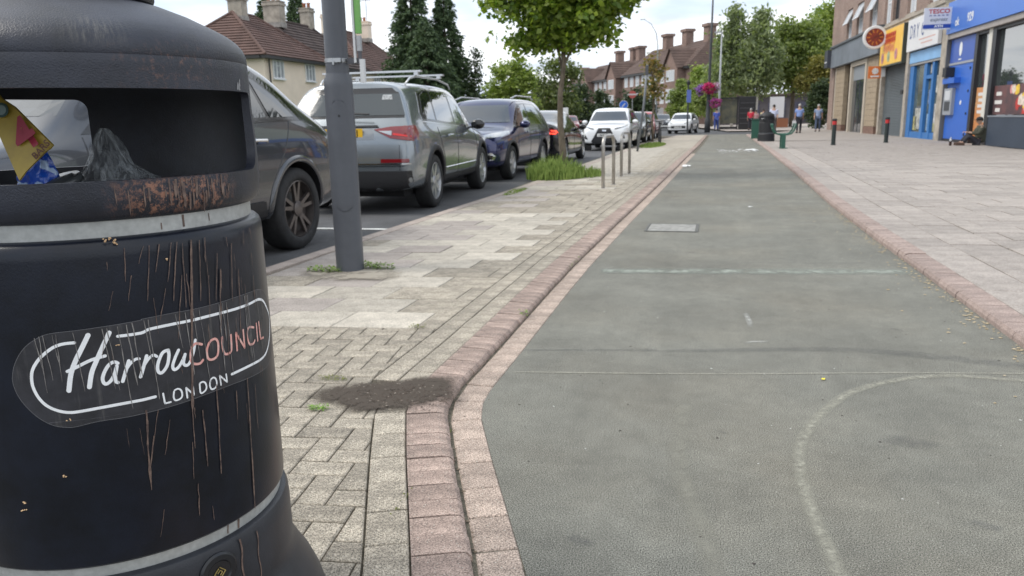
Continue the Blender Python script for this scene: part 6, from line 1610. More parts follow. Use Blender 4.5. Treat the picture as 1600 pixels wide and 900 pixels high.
mb = MB(); mb.box((36.9, .243, 4.22), (2.3, .004, .05)); mb.box((36.9, .243, 4.05), (1.6, .004, .05)); mb.build('small_print', mat('print_salmon', (.60, .38, .34), .6), ds)
bf = sign('blue_fascia', 'glossy blue fascia band above the large corner shop windows')
MB().box2((21, .0, 4.07), (34.42, .22, 5.23)).build('board', mat('fascia_blue', (.055, .17, .56), .38, coat=0, var=.06, vscale=.4), bf)
for t_, s_, z_ in (('ok', 33.25, 4.42), ('929', 31.85, 4.44)): place_text(t_, .42, white_f, bf, sign_frame(s_, z_, .224), name='letters', bold=.012)
# projecting signs
def facing(name, label, x0, x1, z0, z1, Y, th=.12):
    t_ = thing(name, label, 'sign', ((x0 + x1) / 2, Y, (z0 + z1) / 2), R(0)); return t_
tsx0, tsx1 = 7.36, 8.50
ts = facing('projecting_sign', 'white projecting sign reading TESCO express ATM over the dry cleaner front', tsx0, tsx1, 0, 0, 34.6); ts.location = (7.87, 34.0, 4.66); ts.scale = (.8, .8, .8)
W_s, H_s = 1.22, .96
MB().box((0, 0, .10), (W_s, .12, .76)).build('sign_face', mat('sign_face_white', (.62, .63, .70), .45), ts)
bb_ = MB().box((0, -.001, -.375), (W_s + .004, .124, .185)).build('blue_strip', mat('strip_blue', (.02, .06, .34), .4), ts)
MB().box((0, 0, -.49), (W_s, .12, .045)).build('lower_edge', white_f, ts)
def face_M(x, z, y=-.066): M_ = Matrix(((1, 0, 0), (0, 0, 1), (0, -1, 0))).transposed().to_4x4(); M_.translation = Vector((x, y, z)); return M_
place_text('TESCO', .27, mat('tesco_red', (.45, .04, .05), .5), ts, face_M(.03, .30), name='lettering', bold=.007, sx=1.1)
mb = MB()
for k_ in range(5): mb.poly([(-.40 + k_ * .18, -.062, .105), (-.27 + k_ * .18, -.062, .105), (-.30 + k_ * .18, -.062, .145), (-.37 + k_ * .18, -.062, .145)], (0, -.004, 0))
mb.build('blue_dashes', mat('dash_blue', (.05, .06, .25), .5), ts)
place_text('express', .24, mat('express_grey', (.14, .16, .20), .5), ts, face_M(.02, -.06), name='lettering', shear=.3, bold=.002)
place_text('ATM', .16, white_f, ts, face_M(.05, -.375, -.068), name='lettering', bold=.006, sx=1.15)
MB().box2((W_s / 2, -.03, .1), (W_s / 2 + .12, .03, .2)).build('bracket', black_pl, ts)
og = facing('projecting_sign', 'orange square projecting sign with a white symbol beside the grey shutter', 7.2, 7.8, 0, 0, 44.4); og.location = (7.58, 44.4, 3.21)
MB().box((-.02, 0, 0), (.60, .1, .60)).build('sign_face', mat('sign_orange', (.62, .17, .04), .5), og)
mb = MB(); 
for a in range(8): mb.box((.0 + .11 * math.cos(a * pi / 4), -.054, .06 + .11 * math.sin(a * pi / 4)), (.09, .008, .09), ry=a)
mb.box((0, -.054, .05), (.09, .006, .2)); mb.box((0, -.054, -.2), (.42, .008, .07)); mb.build('white_symbol', white_f, og)
MB().box((.40, 0, .0), (.18, .09, .46)).build('side_flag', mat('flag_pale', (.6, .6, .6), .5), og)
rs = facing('round_sign', 'round white rimmed sign with a dark red face projecting over the grey fascia', 0, 0, 0, 0, 44.0); rs.location = (7.38, 44.0, 4.90)
MB().lathe([(.44, -.07), (.54, -.07), (.57, -.04), (.57, .04), (.54, .07), (.44, .07)], 40, axis='Y').build('rim', white_f, rs, fix=True, smooth=False)
MB().lathe([(.435, -.074), (.435, -.071)], 32, axis='Y').build('face', mat('round_red', (.30, .04, .02), .5, color2=(.10, .02, .015), vscale=5), rs)
mb = MB()
for a in range(10): mb.box((.30 * math.cos(a * pi / 5), -.078, .30 * math.sin(a * pi / 5)), (.05, .006, .16), ry=-a * pi / 5 + pi / 2)
mb.build('orange_scroll', mat('scroll_orange', (.55, .2, .03), .5), rs)
MB().box2((.57, -.03, -.04), (.75, .03, .04)).build('bracket', black_pl, rs)

# ------------------------------------------------------------ houses on the left
tile_br = mat('roof_tile_brown', (.125, .076, .064), .9, var=.25, vscale=1.2)
tile_dk = mat('roof_tile_dark', (.085, .062, .056), .9, var=.25, vscale=1.2)
render_c = mat('cream_render', (.80, .68, .56), .9, var=.06, vscale=.8)
pot_m = mat('chimney_pot', (.34, .13, .07), .8, var=.2, vscale=4)
lead = mat('lead_flashing', (.30, .28, .26), .8, var=.3, vscale=3)
def tiled(mb, a, b, c, d, course=.36, lift=.07):
    """stepped tile courses over the quad eave a->b, ridge d->c (a below d, b below c)"""
    a, b, c, d = map(Vector, (a, b, c, d)); n = max(3, int((((d - a).length + (c - b).length) / 2) / course))
    nr = (b - a).cross(d - a)
    if nr.length < 1e-6: nr = (b - a).cross(c - a)
    nr.normalize(); nr = nr if nr.z > 0 else -nr
    for i in range(n):
        t0, t1 = i / n, min(1, (i + 1.04) / n)
        p0, p1 = a.lerp(d, t0), b.lerp(c, t0); q0, q1 = a.lerp(d, t1), b.lerp(c, t1)
        mb.add([p0 + nr * lift, p1 + nr * lift, q1 + nr * .004, q0 + nr * .004, p0, p1], [(0, 1, 2, 3), (4, 5, 1, 0)])
def chimney(root, x, y, z0, z1, w_=.9, d_=.55, m=None, pots=2, parent=None):
    mb = MB().box2((x - w_ / 2, y - d_ / 2, z0), (x + w_ / 2, y + d_ / 2, z1)); mb.box2((x - w_ / 2 - .07, y - d_ / 2 - .07, z1 - .25), (x + w_ / 2 + .07, y + d_ / 2 + .07, z1 - .08))
    mb.box2((x - w_ / 2 - .05, y - d_ / 2 - .05, z1 + .002), (x + w_ / 2 + .05, y + d_ / 2 + .05, z1 + .07))
    o = mb.build('chimney', m or render_c, parent or root)
    for k_ in range(pots):
        px = x + (k_ - (pots - 1) / 2) * .38
        MB().lathe([(.13, z1 + .07), (.115, z1 + .35), (.15, z1 + .40), (.15, z1 + .45), (.11, z1 + .46)], 12).xform(Matrix.Translation((px, y, 0))).build('chimney_pot', pot_m, o, smooth=True)
    fl = MB().box2((x - w_ / 2 - .04, y - d_ / 2 - .04, z0 - .1), (x + w_ / 2 + .04, y + d_ / 2 + .04, z0 + .25)); fl.build('flashing', lead, o)
    return o
def win(root, x, y, z, w_, h_, face, m=white_f, bars=3, gl=None):
    """casement window on a wall; face '+x' or '-y'"""
    f = MB(); q = .06
    def bx(u0, u1, z0, z1, d0, d1):
        if face == '+x': f.box2((x + d0, y + u0, z + z0), (x + d1, y + u1, z + z1))
        else: f.box2((x + u0, y - d1, z + z0), (x + u1, y - d0, z + z1))
    bx(-w_ / 2, -w_ / 2 + q, 0, h_, 0, .09); bx(w_ / 2 - q, w_ / 2, 0, h_, 0, .09); bx(-w_ / 2 + q, w_ / 2 - q, 0, q, 0, .09); bx(-w_ / 2 + q, w_ / 2 - q, h_ - q, h_, 0, .09)
    for k_ in range(1, bars): bx(-w_ / 2 + w_ * k_ / bars - .035, -w_ / 2 + w_ * k_ / bars + .035, q, h_ - q, 0, .085)
    bx(-w_ / 2 + w_ / bars + .035, w_ / 2 - w_ / bars - .035, h_ * .68, h_ * .72, 0, .08) if bars >= 3 else None
    o = f.build('window', m, root); f = MB(); bx(-w_ / 2 + q, w_ / 2 - q, q, h_ - q, 0.0, .03); f.build('pane', gl or win_lt, o)
    f = MB(); bx(-w_ / 2 - .06, w_ / 2 + .06, -.08, -.002, 0, .16); f.build('sill', m, o)
    return o
def hip_house(label, x0, x1, y0, y1, ze, zr, wall_m, roof_m, group=None, rx=None, ry=(2.8, 2.8), course=.36, over=.35):
    """footprint x0..x1, y0..y1; ridge along y"""
    rt = thing('house', label, 'house', ((x0 + x1) / 2, (y0 + y1) / 2, 0), 0, group); cx, cy = (x0 + x1) / 2, (y0 + y1) / 2
    X0, X1, Y0_, Y1 = x0 - cx, x1 - cx, y0 - cy, y1 - cy
    MB().box2((X0, Y0_, 0), (X1, Y1, ze)).build('wall', wall_m, rt)
    a, b, c, d = (X0 - over, Y0_ - over, ze), (X1 + over, Y0_ - over, ze), (X1 + over, Y1 + over, ze), (X0 - over, Y1 + over, ze)
    rxx = (rx - cx) if rx is not None else 0; r0, r1 = (rxx, Y0_ + ry[0], zr), (rxx, Y1 - ry[1], zr)
    mb = MB(); tiled(mb, a, b, r0, r0, course); tiled(mb, b, c, r1, r0, course); tiled(mb, c, d, r1, r1, course); tiled(mb, d, a, r0, r1, course)
    ro = mb.build('roof', roof_m, rt)
    hip = MB()
    for p, q in ((a, r0), (b, r0), (c, r1), (d, r1), (r0, r1)): hip.tube([Vector(p) + Vector((0, 0, .04)), Vector(q) + Vector((0, 0, .06))], .10, 6)
    hip.build('ridge_tiles', roof_m, ro)
    g_ = MB(); g_.box2((X1 + .001, Y0_ - over, ze - .20), (X1 + over + .08, Y1 + over, ze - .02)); g_.box2((X0 - over, Y0_ - over - .08, ze - .20), (X1 - .01, Y0_ - .001, ze - .02)); g_.build('gutter', mat('gutter_black', (.03, .03, .03), .5), rt)
    return rt, ro
h1, r1_ = hip_house('cream rendered house with brown hipped tile roof behind the dark grey SUV', -34.6, -27.1, 43.4, 51.3, 5.35, 8.35, render_c, tile_br, rx=-30.9, ry=(2.9, 2.6))
def loc_of(h, x, y): return x - h.location.x, y - h.location.y
for y_ in (44.9, 48.9):
    lx, ly = loc_of(h1, -27.1, y_); win(h1, lx, ly, 4.02, 1.25, 1.12, '+x'); win(h1, lx, ly, 1.1, 1.6, 1.2, '+x')
lx, ly = loc_of(h1, -29.5, 43.4); win(h1, lx, ly, 4.0, 1.2, 1.1, '-y')
x, y = loc_of(h1, -30.7, 46.6); chimney(h1, x, y, 7.9, 9.35, 1.0, .7, stone, 2, r1_)
lx, ly = loc_of(h1, -26.98, 43.5); MB().tube([(lx, ly + .3, 0), (lx, ly + .3, 5.2)], .05, 6).build('downpipe', mat('gutter_black', (.03, .03, .03), .5), h1)
h2, r2_ = hip_house('attached house with darker brown roof and two chimneys behind the lamp post', -36, -28.6, 51.4, 60.5, 5.35, 8.6, render_c, tile_dk, rx=-31.6, ry=(.4, 2.9))
x, y = loc_of(h2, -31.3, 52.0); chimney(h2, x, y, 8.1, 9.75, 1.3, .8, stone, 3, r2_); x, y = loc_of(h2, -31.8, 57.6); chimney(h2, x, y, 8.1, 10.0, .8, .8, stone, 2, r2_)
for y_ in (53.2, 57.5): lx, ly = loc_of(h2, -28.6, y_); win(h2, lx, ly, 4.0, 1.25, 1.1, '+x')
h3, r3_ = hip_house('house with steep brown roof between the lamp post and the tall conifers', -38, -29.5, 63, 74, 5.5, 9.4, render_c, tile_br, rx=-33.7, ry=(3.4, 3.0))
x, y = loc_of(h3, -32.9, 70); chimney(h3, x, y, 8.7, 10.4, 1.4, .8, render_c, 2, r3_); x, y = loc_of(h3, -34.2, 65.5); chimney(h3, x, y, 8.8, 10.6, .9, .7, render_c, 1, r3_)
for y_ in (65, 70): lx, ly = loc_of(h3, -29.5, y_); win(h3, lx, ly, 4.0, 1.3, 1.1, '+x')
h4, r4_ = hip_house('brown roofed house just above the top edge of the litter bin', -41.0, -33.2, 37, 46.5, 5.6, 10.4, brick_red, tile_dk, rx=-38.4, ry=(3.2, 3.2))
# television aerials
for hx, hy, hz in ((-33.4, 70.1, 10.4), (-32.4, 69.9, 10.4)):
    ar = thing('tv_aerial', 'thin television aerial on the %s of the far chimney' % ('left side' if hx < -33 else 'right side'), 'aerial', (hx, hy, hz))
    MB().tube([(0, 0, 0), (0, 0, 2.0)], .03, 5).build('mast', mat('aerial_grey', (.25, .25, .26), .6), ar)
    q = MB().tube([(-.4, 0, 1.95), (.5, 0, 1.95)], .02, 4)
    for k_ in range(5): q.tube([(-.35 + k_ * .2, -.28, 1.95), (-.35 + k_ * .2, .28, 1.95)], .012, 4)
    q.build('antenna', mat('aerial_grey', (.25, .25, .26), .6), ar)

# ------------------------------------------------------------ brick terraces at the end of the street
def terrace(label, p0, p1, ze, zr, chims, gabs, wall_m=brick_red, roof_m=None, depth=9.0, near_gable=True, rows=((3.1, 1.9), (6.05, 1.55)), wins=None):
    d = Vector((p1[0] - p0[0], p1[1] - p0[1], 0)); L_ = d.length; rz = math.atan2(d.y, d.x)
    rt = thing('brick_terrace', label, 'building', (p0[0], p0[1], 0), rz, 'brick terraces at the end of the street')
    roof_m = roof_m or mat('terrace_tile', (.105, .070, .058), .9, var=.2, vscale=.6)
    # local: X along terrace, +Y faces the road
    MB().box2((0, -depth, 0), (L_, 0, ze)).build('wall', wall_m, rt)
    mb = MB(); o = .4; tiled(mb, (-.2, o, ze), (L_ + .2, o, ze), (L_ - 1.5, -depth / 2, zr), (2.2, -depth / 2, zr), .5, .05); tiled(mb, (L_ + .2, -depth - o, ze), (-.2, -depth - o, ze), (2.2, -depth / 2, zr), (L_ - 1.5, -depth / 2, zr), .5, .05)
    tiled(mb, (-.2, -depth - o, ze), (-.2, o, ze), (2.2, -depth / 2, zr), (2.2, -depth / 2, zr), .5, .05); tiled(mb, (L_ + .2, o, ze), (L_ + .2, -depth - o, ze), (L_ - 1.5, -depth / 2, zr), (L_ - 1.5, -depth / 2, zr), .5, .05)
    ro = mb.build('roof', roof_m, rt)
    MB().box2((-.2, .002, ze - .35), (L_ + .2, o + .05, ze - .03)).build('eaves', mat('gutter_black', (.03, .03, .03), .5), rt)
    for s_ in chims:
        q = MB().box2((s_ - .75, -depth / 2 - .6, zr - .8), (s_ + .75, -depth / 2 + .6, zr + 1.6)); q.box2((s_ - .95, -depth / 2 - .8, zr + 1.6), (s_ + .95, -depth / 2 + .8, zr + 2.0)); q.build('chimney', wall_m, ro)
    for s_, w_ in gabs:
        g_ = MB().box2((s_ - w_ / 2, .001, 0), (s_ + w_ / 2, 1.2, ze)); g_.poly([(s_ - w_ / 2, 1.2, ze), (s_ + w_ / 2, 1.2, ze), (s_, 1.2, ze + w_ * .62)], (0, -.35, 0)); gg = g_.build('gable_wall', wall_m, rt)
        r_ = MB(); zt = ze + w_ * .62; tiled(r_, (s_ - w_ / 2 - .3, 1.5, ze - .2), (s_ - w_ / 2 - .3, -3.0, ze - .2), (s_, -3.0, zt), (s_, 1.5, zt), .5, .05); tiled(r_, (s_ + w_ / 2 + .3, -3.0, ze - .2), (s_ + w_ / 2 + .3, 1.5, ze - .2), (s_, 1.5, zt), (s_, -3.0, zt), .5, .05); r_.build('gable_roof', roof_m, ro)
        for z, h_ in rows: tw(rt, s_, 1.2, z, w_ * .62, h_)
    s_ = 1.6
    while s_ < L_ - 1:
        if not any(abs(s_ - g_[0]) < g_[1] / 2 + .8 for g_ in gabs):
            for z, h_ in rows: tw(rt, s_, 0, z, 1.35, h_)
        s_ += 2.35
    MB().box2((.3, .002, .2), (L_ - .3, .35, 2.5)).build('shop_fronts', mat('far_shopfronts', (.20, .20, .21), .5, color2=(.35, .33, .32), vscale=.7), rt)
    return rt
def tw(rt, s_, y, z, w_, h_):
    f = MB(); q = .08; n_ = max(2, int(w_ / .65))
    f.box2((s_ - w_ / 2, y + .002, z), (s_ + w_ / 2, y + .06, z + q)); f.box2((s_ - w_ / 2, y + .002, z + h_ - q), (s_ + w_ / 2, y + .06, z + h_))
    for k_ in range(n_ + 1): x = s_ - w_ / 2 + q / 2 + (w_ - q) * k_ / n_; f.box2((x - q / 2, y + .003, z + q), (x + q / 2, y + .065, z + h_ - q))
    o = f.build('window', white_f, rt); MB().box2((s_ - w_ / 2 + q, y + .002, z + q), (s_ + w_ / 2 - q, y + .03, z + h_ - q)).build('pane', mat('far_pane', (.42, .44, .46), .3), o)
terrace('nearest brick terrace with three tall chimneys, left of the tall thin lamp post', (-4.4, 112.6), (-15.9, 133.6), 8.0, 11.9, (3.0, 9.85, 16.7), ((3.4, 4.2),))
terrace('second brick terrace with chimneys, standing farther left up the road', (-16.3, 136.2), (-28.8, 159), 8.0, 11.3, (3.2, 6.0, 13.0), ((2.6, 4.2), (17, 4.0)))
terrace('most distant brick terrace with orange brown front, low above the black saloon', (-30, 163), (-47, 197), 7.6, 9.8, (6, 14, 22), (), wall_m=mat('far_orange_brick', (.34, .20, .14), .9, var=.15, vscale=.5))
bg_ = thing('far_building', 'low dark shopfront building half hidden behind the birch trees', 'building', (5, 100, 0))
MB().box2((-6, 0, 0), (14, 10, 3.4)).build('wall', mat('far_pale_wall', (.10, .09, .10), .9, var=.2, vscale=.5), bg_)
MB().box2((-6.3, -.4, 3.4), (14.3, 10.3, 3.6)).build('roof', tile_dk, bg_)
for x in (-4.5, -1.5, 1.5, 4.5, 8): MB().box2((x - 1, -.06, .3), (x + 1, -.002, 2.6)).build('shop_window', mat('far_dark_window', (.06, .06, .09), .3, var=.5, vscale=1), bg_)
# ================================================================== TREES AND PLANTS
def leaf_mat(name, c, c2, rough=.55, trans=.25):
    m = bpy.data.materials.new(name); m.use_nodes = True; t = m.node_tree; b = t.nodes['Principled BSDF']; b.inputs['Roughness'].default_value = rough
    g_ = t.nodes.new('ShaderNodeNewGeometry'); r = t.nodes.new('ShaderNodeValToRGB')
    r.color_ramp.elements[0].color = c + (1,); r.color_ramp.elements[1].color = c2 + (1,)
    t.links.new(g_.outputs['Random Per Island'], r.inputs[0]); t.links.new(r.outputs[0], b.inputs['Base Color'])
    tr = t.nodes.new('ShaderNodeBsdfTranslucent'); mx_ = t.nodes.new('ShaderNodeMixShader'); mx_.inputs[0].default_value = trans
    mul = t.nodes.new('ShaderNodeMix'); mul.data_type = 'RGBA'; mul.blend_type = 'MULTIPLY'; mul.inputs[0].default_value = 1; mul.inputs[7].default_value = (1.6, 1.8, .7, 1)
    t.links.new(r.outputs[0], mul.inputs[6]); t.links.new(mul.outputs[2], tr.inputs['Color'])
    o = [n for n in t.nodes if n.type == 'OUTPUT_MATERIAL'][0]; t.links.new(b.outputs[0], mx_.inputs[1]); t.links.new(tr.outputs[0], mx_.inputs[2]); t.links.new(mx_.outputs[0], o.inputs[0]); return m
bark = mat('bark_brown', (.13, .105, .075), .95, var=.35, vscale=18, bump=.6, bscale=40, stretch=(1, 1, .3))
bark_pale = mat('bark_birch', (.52, .50, .46), .85, color2=(.15, .14, .13), vscale=6, vlo=.55, vhi=.7)
def limbs(mb, base, top, r0, r1, n_br, spread, rr, bend=.1):
    base, top = Vector(base), Vector(top); pts = []
    for i in range(7):
        t = i / 6; pts.append(base.lerp(top, t) + Vector((rr.uniform(-1, 1), rr.uniform(-1, 1), 0)) * bend * t * (1 - t) * 2)
    mb.tube(pts, [r0 + (r1 - r0) * i / 6 for i in range(7)], 8); return pts
def foliage(name, blobs, n, size, m, parent, seed=0, droop=0.0, elong=1.6, shell=.55, loc=None, clump=14, csize=.16, star=False):
    """n leaves gathered in clumps spread through ellipsoid blobs (cx,cy,cz,rx,ry,rz)"""
    rr = np.random.default_rng(seed); vol = np.array([b[3] * b[4] * b[5] for b in blobs]) ** .67; pr = vol / vol.sum()
    nc = max(1, n // clump); idx = rr.choice(len(blobs), nc, p=pr); B_ = np.array(blobs)[idx]
    u = rr.normal(size=(nc, 3)); u /= np.linalg.norm(u, axis=1)[:, None]; rad = (shell + (1 - shell) * rr.random(nc)) ** 1.0 * np.where(rr.random(nc) < .22, rr.random(nc), 1)
    # lumpy surface
    lump = 1 + .22 * np.sin(u[:, 0] * 5 + idx) * np.cos(u[:, 2] * 6 + idx * 2) + .12 * rr.normal(size=nc)
    cc = B_[:, :3] + u * B_[:, 3:] * (rad * lump)[:, None]
    P_ = np.repeat(cc, clump, 0) + rr.normal(size=(nc * clump, 3)) * csize * np.array([1, 1, .75]); N_ = len(P_)
    d = rr.normal(size=(N_, 3)); d[:, 2] = d[:, 2] * .6 - droop; d /= np.linalg.norm(d, axis=1)[:, None]
    e = np.cross(d, rr.normal(size=(N_, 3))); e /= np.linalg.norm(e, axis=1)[:, None]
    s = size * (.55 + .9 * rr.random(N_))[:, None]
    a = P_ - d * s * elong / 2; b = P_ + e * s * .5; c = P_ + d * s * elong / 2; f = P_ - e * s * .5
    V = np.stack([a, b, c, f], 1).reshape(-1, 3); me = bpy.data.meshes.new(name)
    me.vertices.add(len(V)); me.vertices.foreach_set('co', V.ravel().astype(np.float32)); me.loops.add(len(V)); me.loops.foreach_set('vertex_index', np.arange(len(V), dtype=np.int32))
    me.polygons.add(N_); me.polygons.foreach_set('loop_start', np.arange(0, len(V), 4, dtype=np.int32)); me.polygons.foreach_set('loop_total', np.full(N_, 4, dtype=np.int32)); me.update(); me.validate()
    return link(name, me, m, parent)
def tree(label, pos, h, blobs, n, size, m, trunk_r=.12, trunk_h=None, bark_m=None, seed=1, group=None, name='tree', cat='tree', branches=6, **k):
    rt = thing(name, label, cat, pos, 0, group); rr = random.Random(seed); mb = MB()
    top = trunk_h or h * .8
    limbs(mb, (0, 0, -.1), (rr.uniform(-.1, .1), rr.uniform(-.1, .1), top), trunk_r, trunk_r * .35, 0, 0, rr, .12 * h / 5)
    for i in range(branches):
        b = blobs[i % len(blobs)]; z0 = top * rr.uniform(.45, .95); e = Vector((b[0] + rr.uniform(-.7, .7) * b[3], b[1] + rr.uniform(-.7, .7) * b[4], max(z0 + .1, b[2] + rr.uniform(-.5, .6) * b[5])))
        mid = Vector((e.x * .4, e.y * .4, z0 + (e.z - z0) * .6)); mb.tube([(0, 0, z0), mid, e], [trunk_r * .35, trunk_r * .22, trunk_r * .06], 5)
    mb.build('trunk', bark_m or bark, rt, smooth=True)
    foliage('crown', blobs, n, size, m, rt, seed, **k); return rt
L_street = leaf_mat('leaf_street', (.075, .135, .018), (.26, .32, .05), .5, .4); L_con = leaf_mat('leaf_conifer', (.03, .058, .03), (.10, .15, .06), .7, .12)
L_lime = leaf_mat('leaf_lime', (.13, .195, .035), (.31, .37, .09)); L_olive = leaf_mat('leaf_olive', (.07, .10, .035), (.17, .20, .07)); L_dark = leaf_mat('leaf_dark', (.02, .04, .015), (.06, .09, .03), .7, .12)
L_birch = leaf_mat('leaf_birch', (.12, .155, .085), (.28, .32, .17), .6, .35); L_mid = leaf_mat('leaf_mid', (.11, .16, .045), (.27, .32, .10)); L_aut = leaf_mat('leaf_autumn', (.09, .12, .03), (.30, .19, .06))
# the street tree standing in its grass patch
st_blobs = [(-.35, 0, 3.45, 1.0, .95, .75), (.35, .1, 3.25, 1.0, .95, .6), (0, 0, 4.3, 1.3, 1.25, .75), (1.0, .1, 3.5, .66, .7, .40), (1.40, 0, 3.72, .48, .5, .28), (-1.05, -.1, 3.70, .62, .7, .5), (-.55, .1, 2.72, .66, .6, .28), (.25, 0, 2.72, .66, .55, .24), (0, 0, 2.95, .95, .7, .38), (0, 0, 5.0, 1.0, 1.0, .6), (.75, -.1, 3.35, .55, .5, .3)]
stree = tree('young street tree with a bushy green crown rising from a grassy patch', (-3.06, 15.6, .03), 5, st_blobs, 23000, .08, L_street, .080, 3.4, seed=3, csize=.085, shell=.45, branches=7, elong=1.5, clump=12, name='street_tree')
grassm = mat('long_grass', (.12, .20, .03), .8, color2=(.26, .34, .08), vscale=10)
tuft((-3.18, 15.4), .58, .8, .62, 1500, .012, ZP - .01, 'long bright green grass growing round the foot of the young street tree', grassm, 21, name='grass_patch', cat='grass', blade=True)
tuft((-2.6, 16.0), .32, .7, .28, 500, .010, ZP - .01, 'shorter fringe of grass to the right of the street tree foot', grassm, 22, name='grass_patch', cat='grass', blade=True)
tuft((-2.7, 33.2), .5, 3.0, .16, 1500, .016, ZP - .01, 'low grass strip at the foot of the thin autumn tree', grassm, 23, name='grass_patch', cat='grass', blade=True)
tuft((-3.25, 12.4), .12, .7, .05, 260, .012, ZP - .005, 'sparse grass along the kerb joint before the street tree', grassm, 24, name='grass_patch', cat='grass', blade=True)
tuft((-1.98, 13.3), .08, .12, .10, 70, .014, ZP - .005, 'small green weed at the foot of the nearest bike stand', leafgreen, 25)
# small tree with yellow-orange leaves
tree('thin young tree with orange tinged leaves near the red hatchback', (-3.14, 38.2, .0), 4, [(0, 0, 3.0, .45, .45, .85), (.1, 0, 2.3, .6, .5, .4), (-.2, 0, 3.7, .3, .3, .6), (.3, .1, 3.2, .3, .3, .4)], 900, .10, L_aut, .06, 3.6, seed=5, csize=.12, name='street_tree')
# conifers
def conifer(label, pos, h, r, seed, top_sharp=1.0, z0=.3, name='conifer', group='tall dark conifers behind the houses', m=None):
    rt = thing(name, label, 'tree', pos, 0, group); rr = np.random.default_rng(seed); MB().tube([(0, 0, 0), (0, 0, h * .97)], [.28, .03], 8).build('trunk', bark, rt)
    V = []; nb = int(h * 42)
    for i in range(nb):
        t = (i + rr.random()) / nb; z = z0 + (h - z0) * t; L_ = r * (1 - t) ** .85 * (.72 + .38 * rr.random()) + .12; a = rr.random() * 6.283; d = np.array([np.cos(a), np.sin(a)])
        ns = max(5, int(L_ * 17)); 
        for k in range(ns):
            q = (.25 + .75 * (k + rr.random()) / ns); x = d * L_ * q; zz = z + .28 * L_ * q - .42 * L_ * q * q * (1.2 - .4 * top_sharp)
            sl = .13 + .20 * (1 - q * .5); c = np.array([x[0], x[1], zz]) + rr.normal(size=3) * .06 * (1 + L_ * .25)
            for _ in range(2):
                dd = np.array([d[0] * .8 + rr.normal() * .5, d[1] * .8 + rr.normal() * .5, -.55 + rr.normal() * .3]); dd /= np.linalg.norm(dd); e = np.cross(dd, rr.normal(size=3)); e /= np.linalg.norm(e)
                V += [c, c + dd * sl * .5 + e * sl * .22, c + dd * sl * 1.25, c + dd * sl * .5 - e * sl * .22]
    V = np.array(V); N_ = len(V) // 4; me = bpy.data.meshes.new('crown'); me.vertices.add(len(V)); me.vertices.foreach_set('co', V.ravel().astype(np.float32)); me.loops.add(len(V)); me.loops.foreach_set('vertex_index', np.arange(len(V), dtype=np.int32))
    me.polygons.add(N_); me.polygons.foreach_set('loop_start', np.arange(0, len(V), 4, dtype=np.int32)); me.polygons.foreach_set('loop_total', np.full(N_, 4, dtype=np.int32)); me.update()
    link('crown', me, m or L_con, rt); return rt
conifer('tallest dark conifer with drooping sprays, left of the pair beyond the silver SUV', (-23.8, 59.5, 0), 13.4, 3.5, 1)
conifer('second dark conifer, a little shorter, right of the pair beyond the silver SUV', (-21.6, 61, 0), 12.0, 3.0, 2)
conifer('broad dark conifer skirting low in front of the tall pair', (-21.9, 57.5, 0), 8.6, 4.2, 3)
conifer('dark conifer above the roofs behind the lamp post', (-37.5, 66, 0), 13.2, 3.0, 7, group=None)
conifer('dark conifer behind the chimney left of the lamp post', (-42.0, 68, 0), 13.0, 3.2, 8, group=None)
tree('slender dark tree with open gaps right of the conifers', (-19.0, 60.5, 0), 7, [(0, 0, 4.6, .6, .6, 1.3), (.2, 0, 6.0, .35, .35, .9), (-.3, 0, 3.2, .8, .8, .9), (.5, .2, 2.4, .8, .8, .8)], 2200, .13, L_dark, .10, 6, seed=9, csize=.22, shell=.3)
def bl(*a): return [tuple(x) for x in a]
tree('bushy yellow green tree beyond the navy crossover', (-18.6, 70, 0), 7, [(0, 0, 4.3, 1.9, 1.6, 1.5), (-.9, 0, 5.5, .8, .8, .9), (.6, 0, 5.9, .8, .8, .9), (1.4, 0, 4.6, 1.0, .9, 1.3), (-1.4, 0, 3.0, 1.3, 1.2, 1.4), (.8, 0, 2.6, 1.8, 1.4, 1.4), (0, 0, 1.4, 2.4, 1.6, 1.2)], 11000, .17, L_lime, .18, 5, seed=11, csize=.22, group='garden trees across the road')
tree('olive green tree with sky showing through its thin top, left of the street tree trunk', (-16.6, 80, 0), 8, [(0, 0, 3.4, 2.2, 1.8, 1.9), (1.2, 0, 2.4, 1.8, 1.5, 1.6), (-1.3, 0, 4.4, 1.2, 1.2, 1.2), (.2, 0, 6.3, 1.8, 1.4, 1.0), (1.7, 0, 5.6, 1.1, 1.1, .9), (-1.4, 0, 1.8, 1.8, 1.5, 1.3)], 9000, .18, L_olive, .16, 7, seed=12, csize=.3, group='garden trees across the road')
tree('dark rounded bush tree right of the street tree trunk, in front of the terrace', (-15.6, 90, 0), 5.4, [(0, 0, 3.0, 1.3, 1.3, 2.0), (0, 0, 1.6, 1.6, 1.4, 1.3), (.1, 0, 4.4, .7, .7, .9)], 4500, .18, L_dark, .15, 4, seed=13, csize=.2, group='garden trees across the road')
tree('low dark bush tree above the roof of the white SUV', (-13.6, 93, 0), 4.5, [(0, 0, 2.4, 1.5, 1.3, 1.6), (.8, 0, 1.6, 1.4, 1.3, 1.2), (-.2, 0, 3.7, .7, .7, .6)], 4200, .18, L_dark, .15, 3.5, seed=14, csize=.2, group='garden trees across the road')
tree('yellow green tree below the terrace gable, left of the blue banner', (-4.9, 98, 0), 5.6, [(0, 0, 3.4, 1.4, 1.3, 1.7), (0, 0, 1.8, 1.7, 1.4, 1.3), (.3, 0, 4.9, .7, .7, .7)], 5200, .18, L_mid, .14, 4.5, seed=15, csize=.22, group='small trees before the terraces')
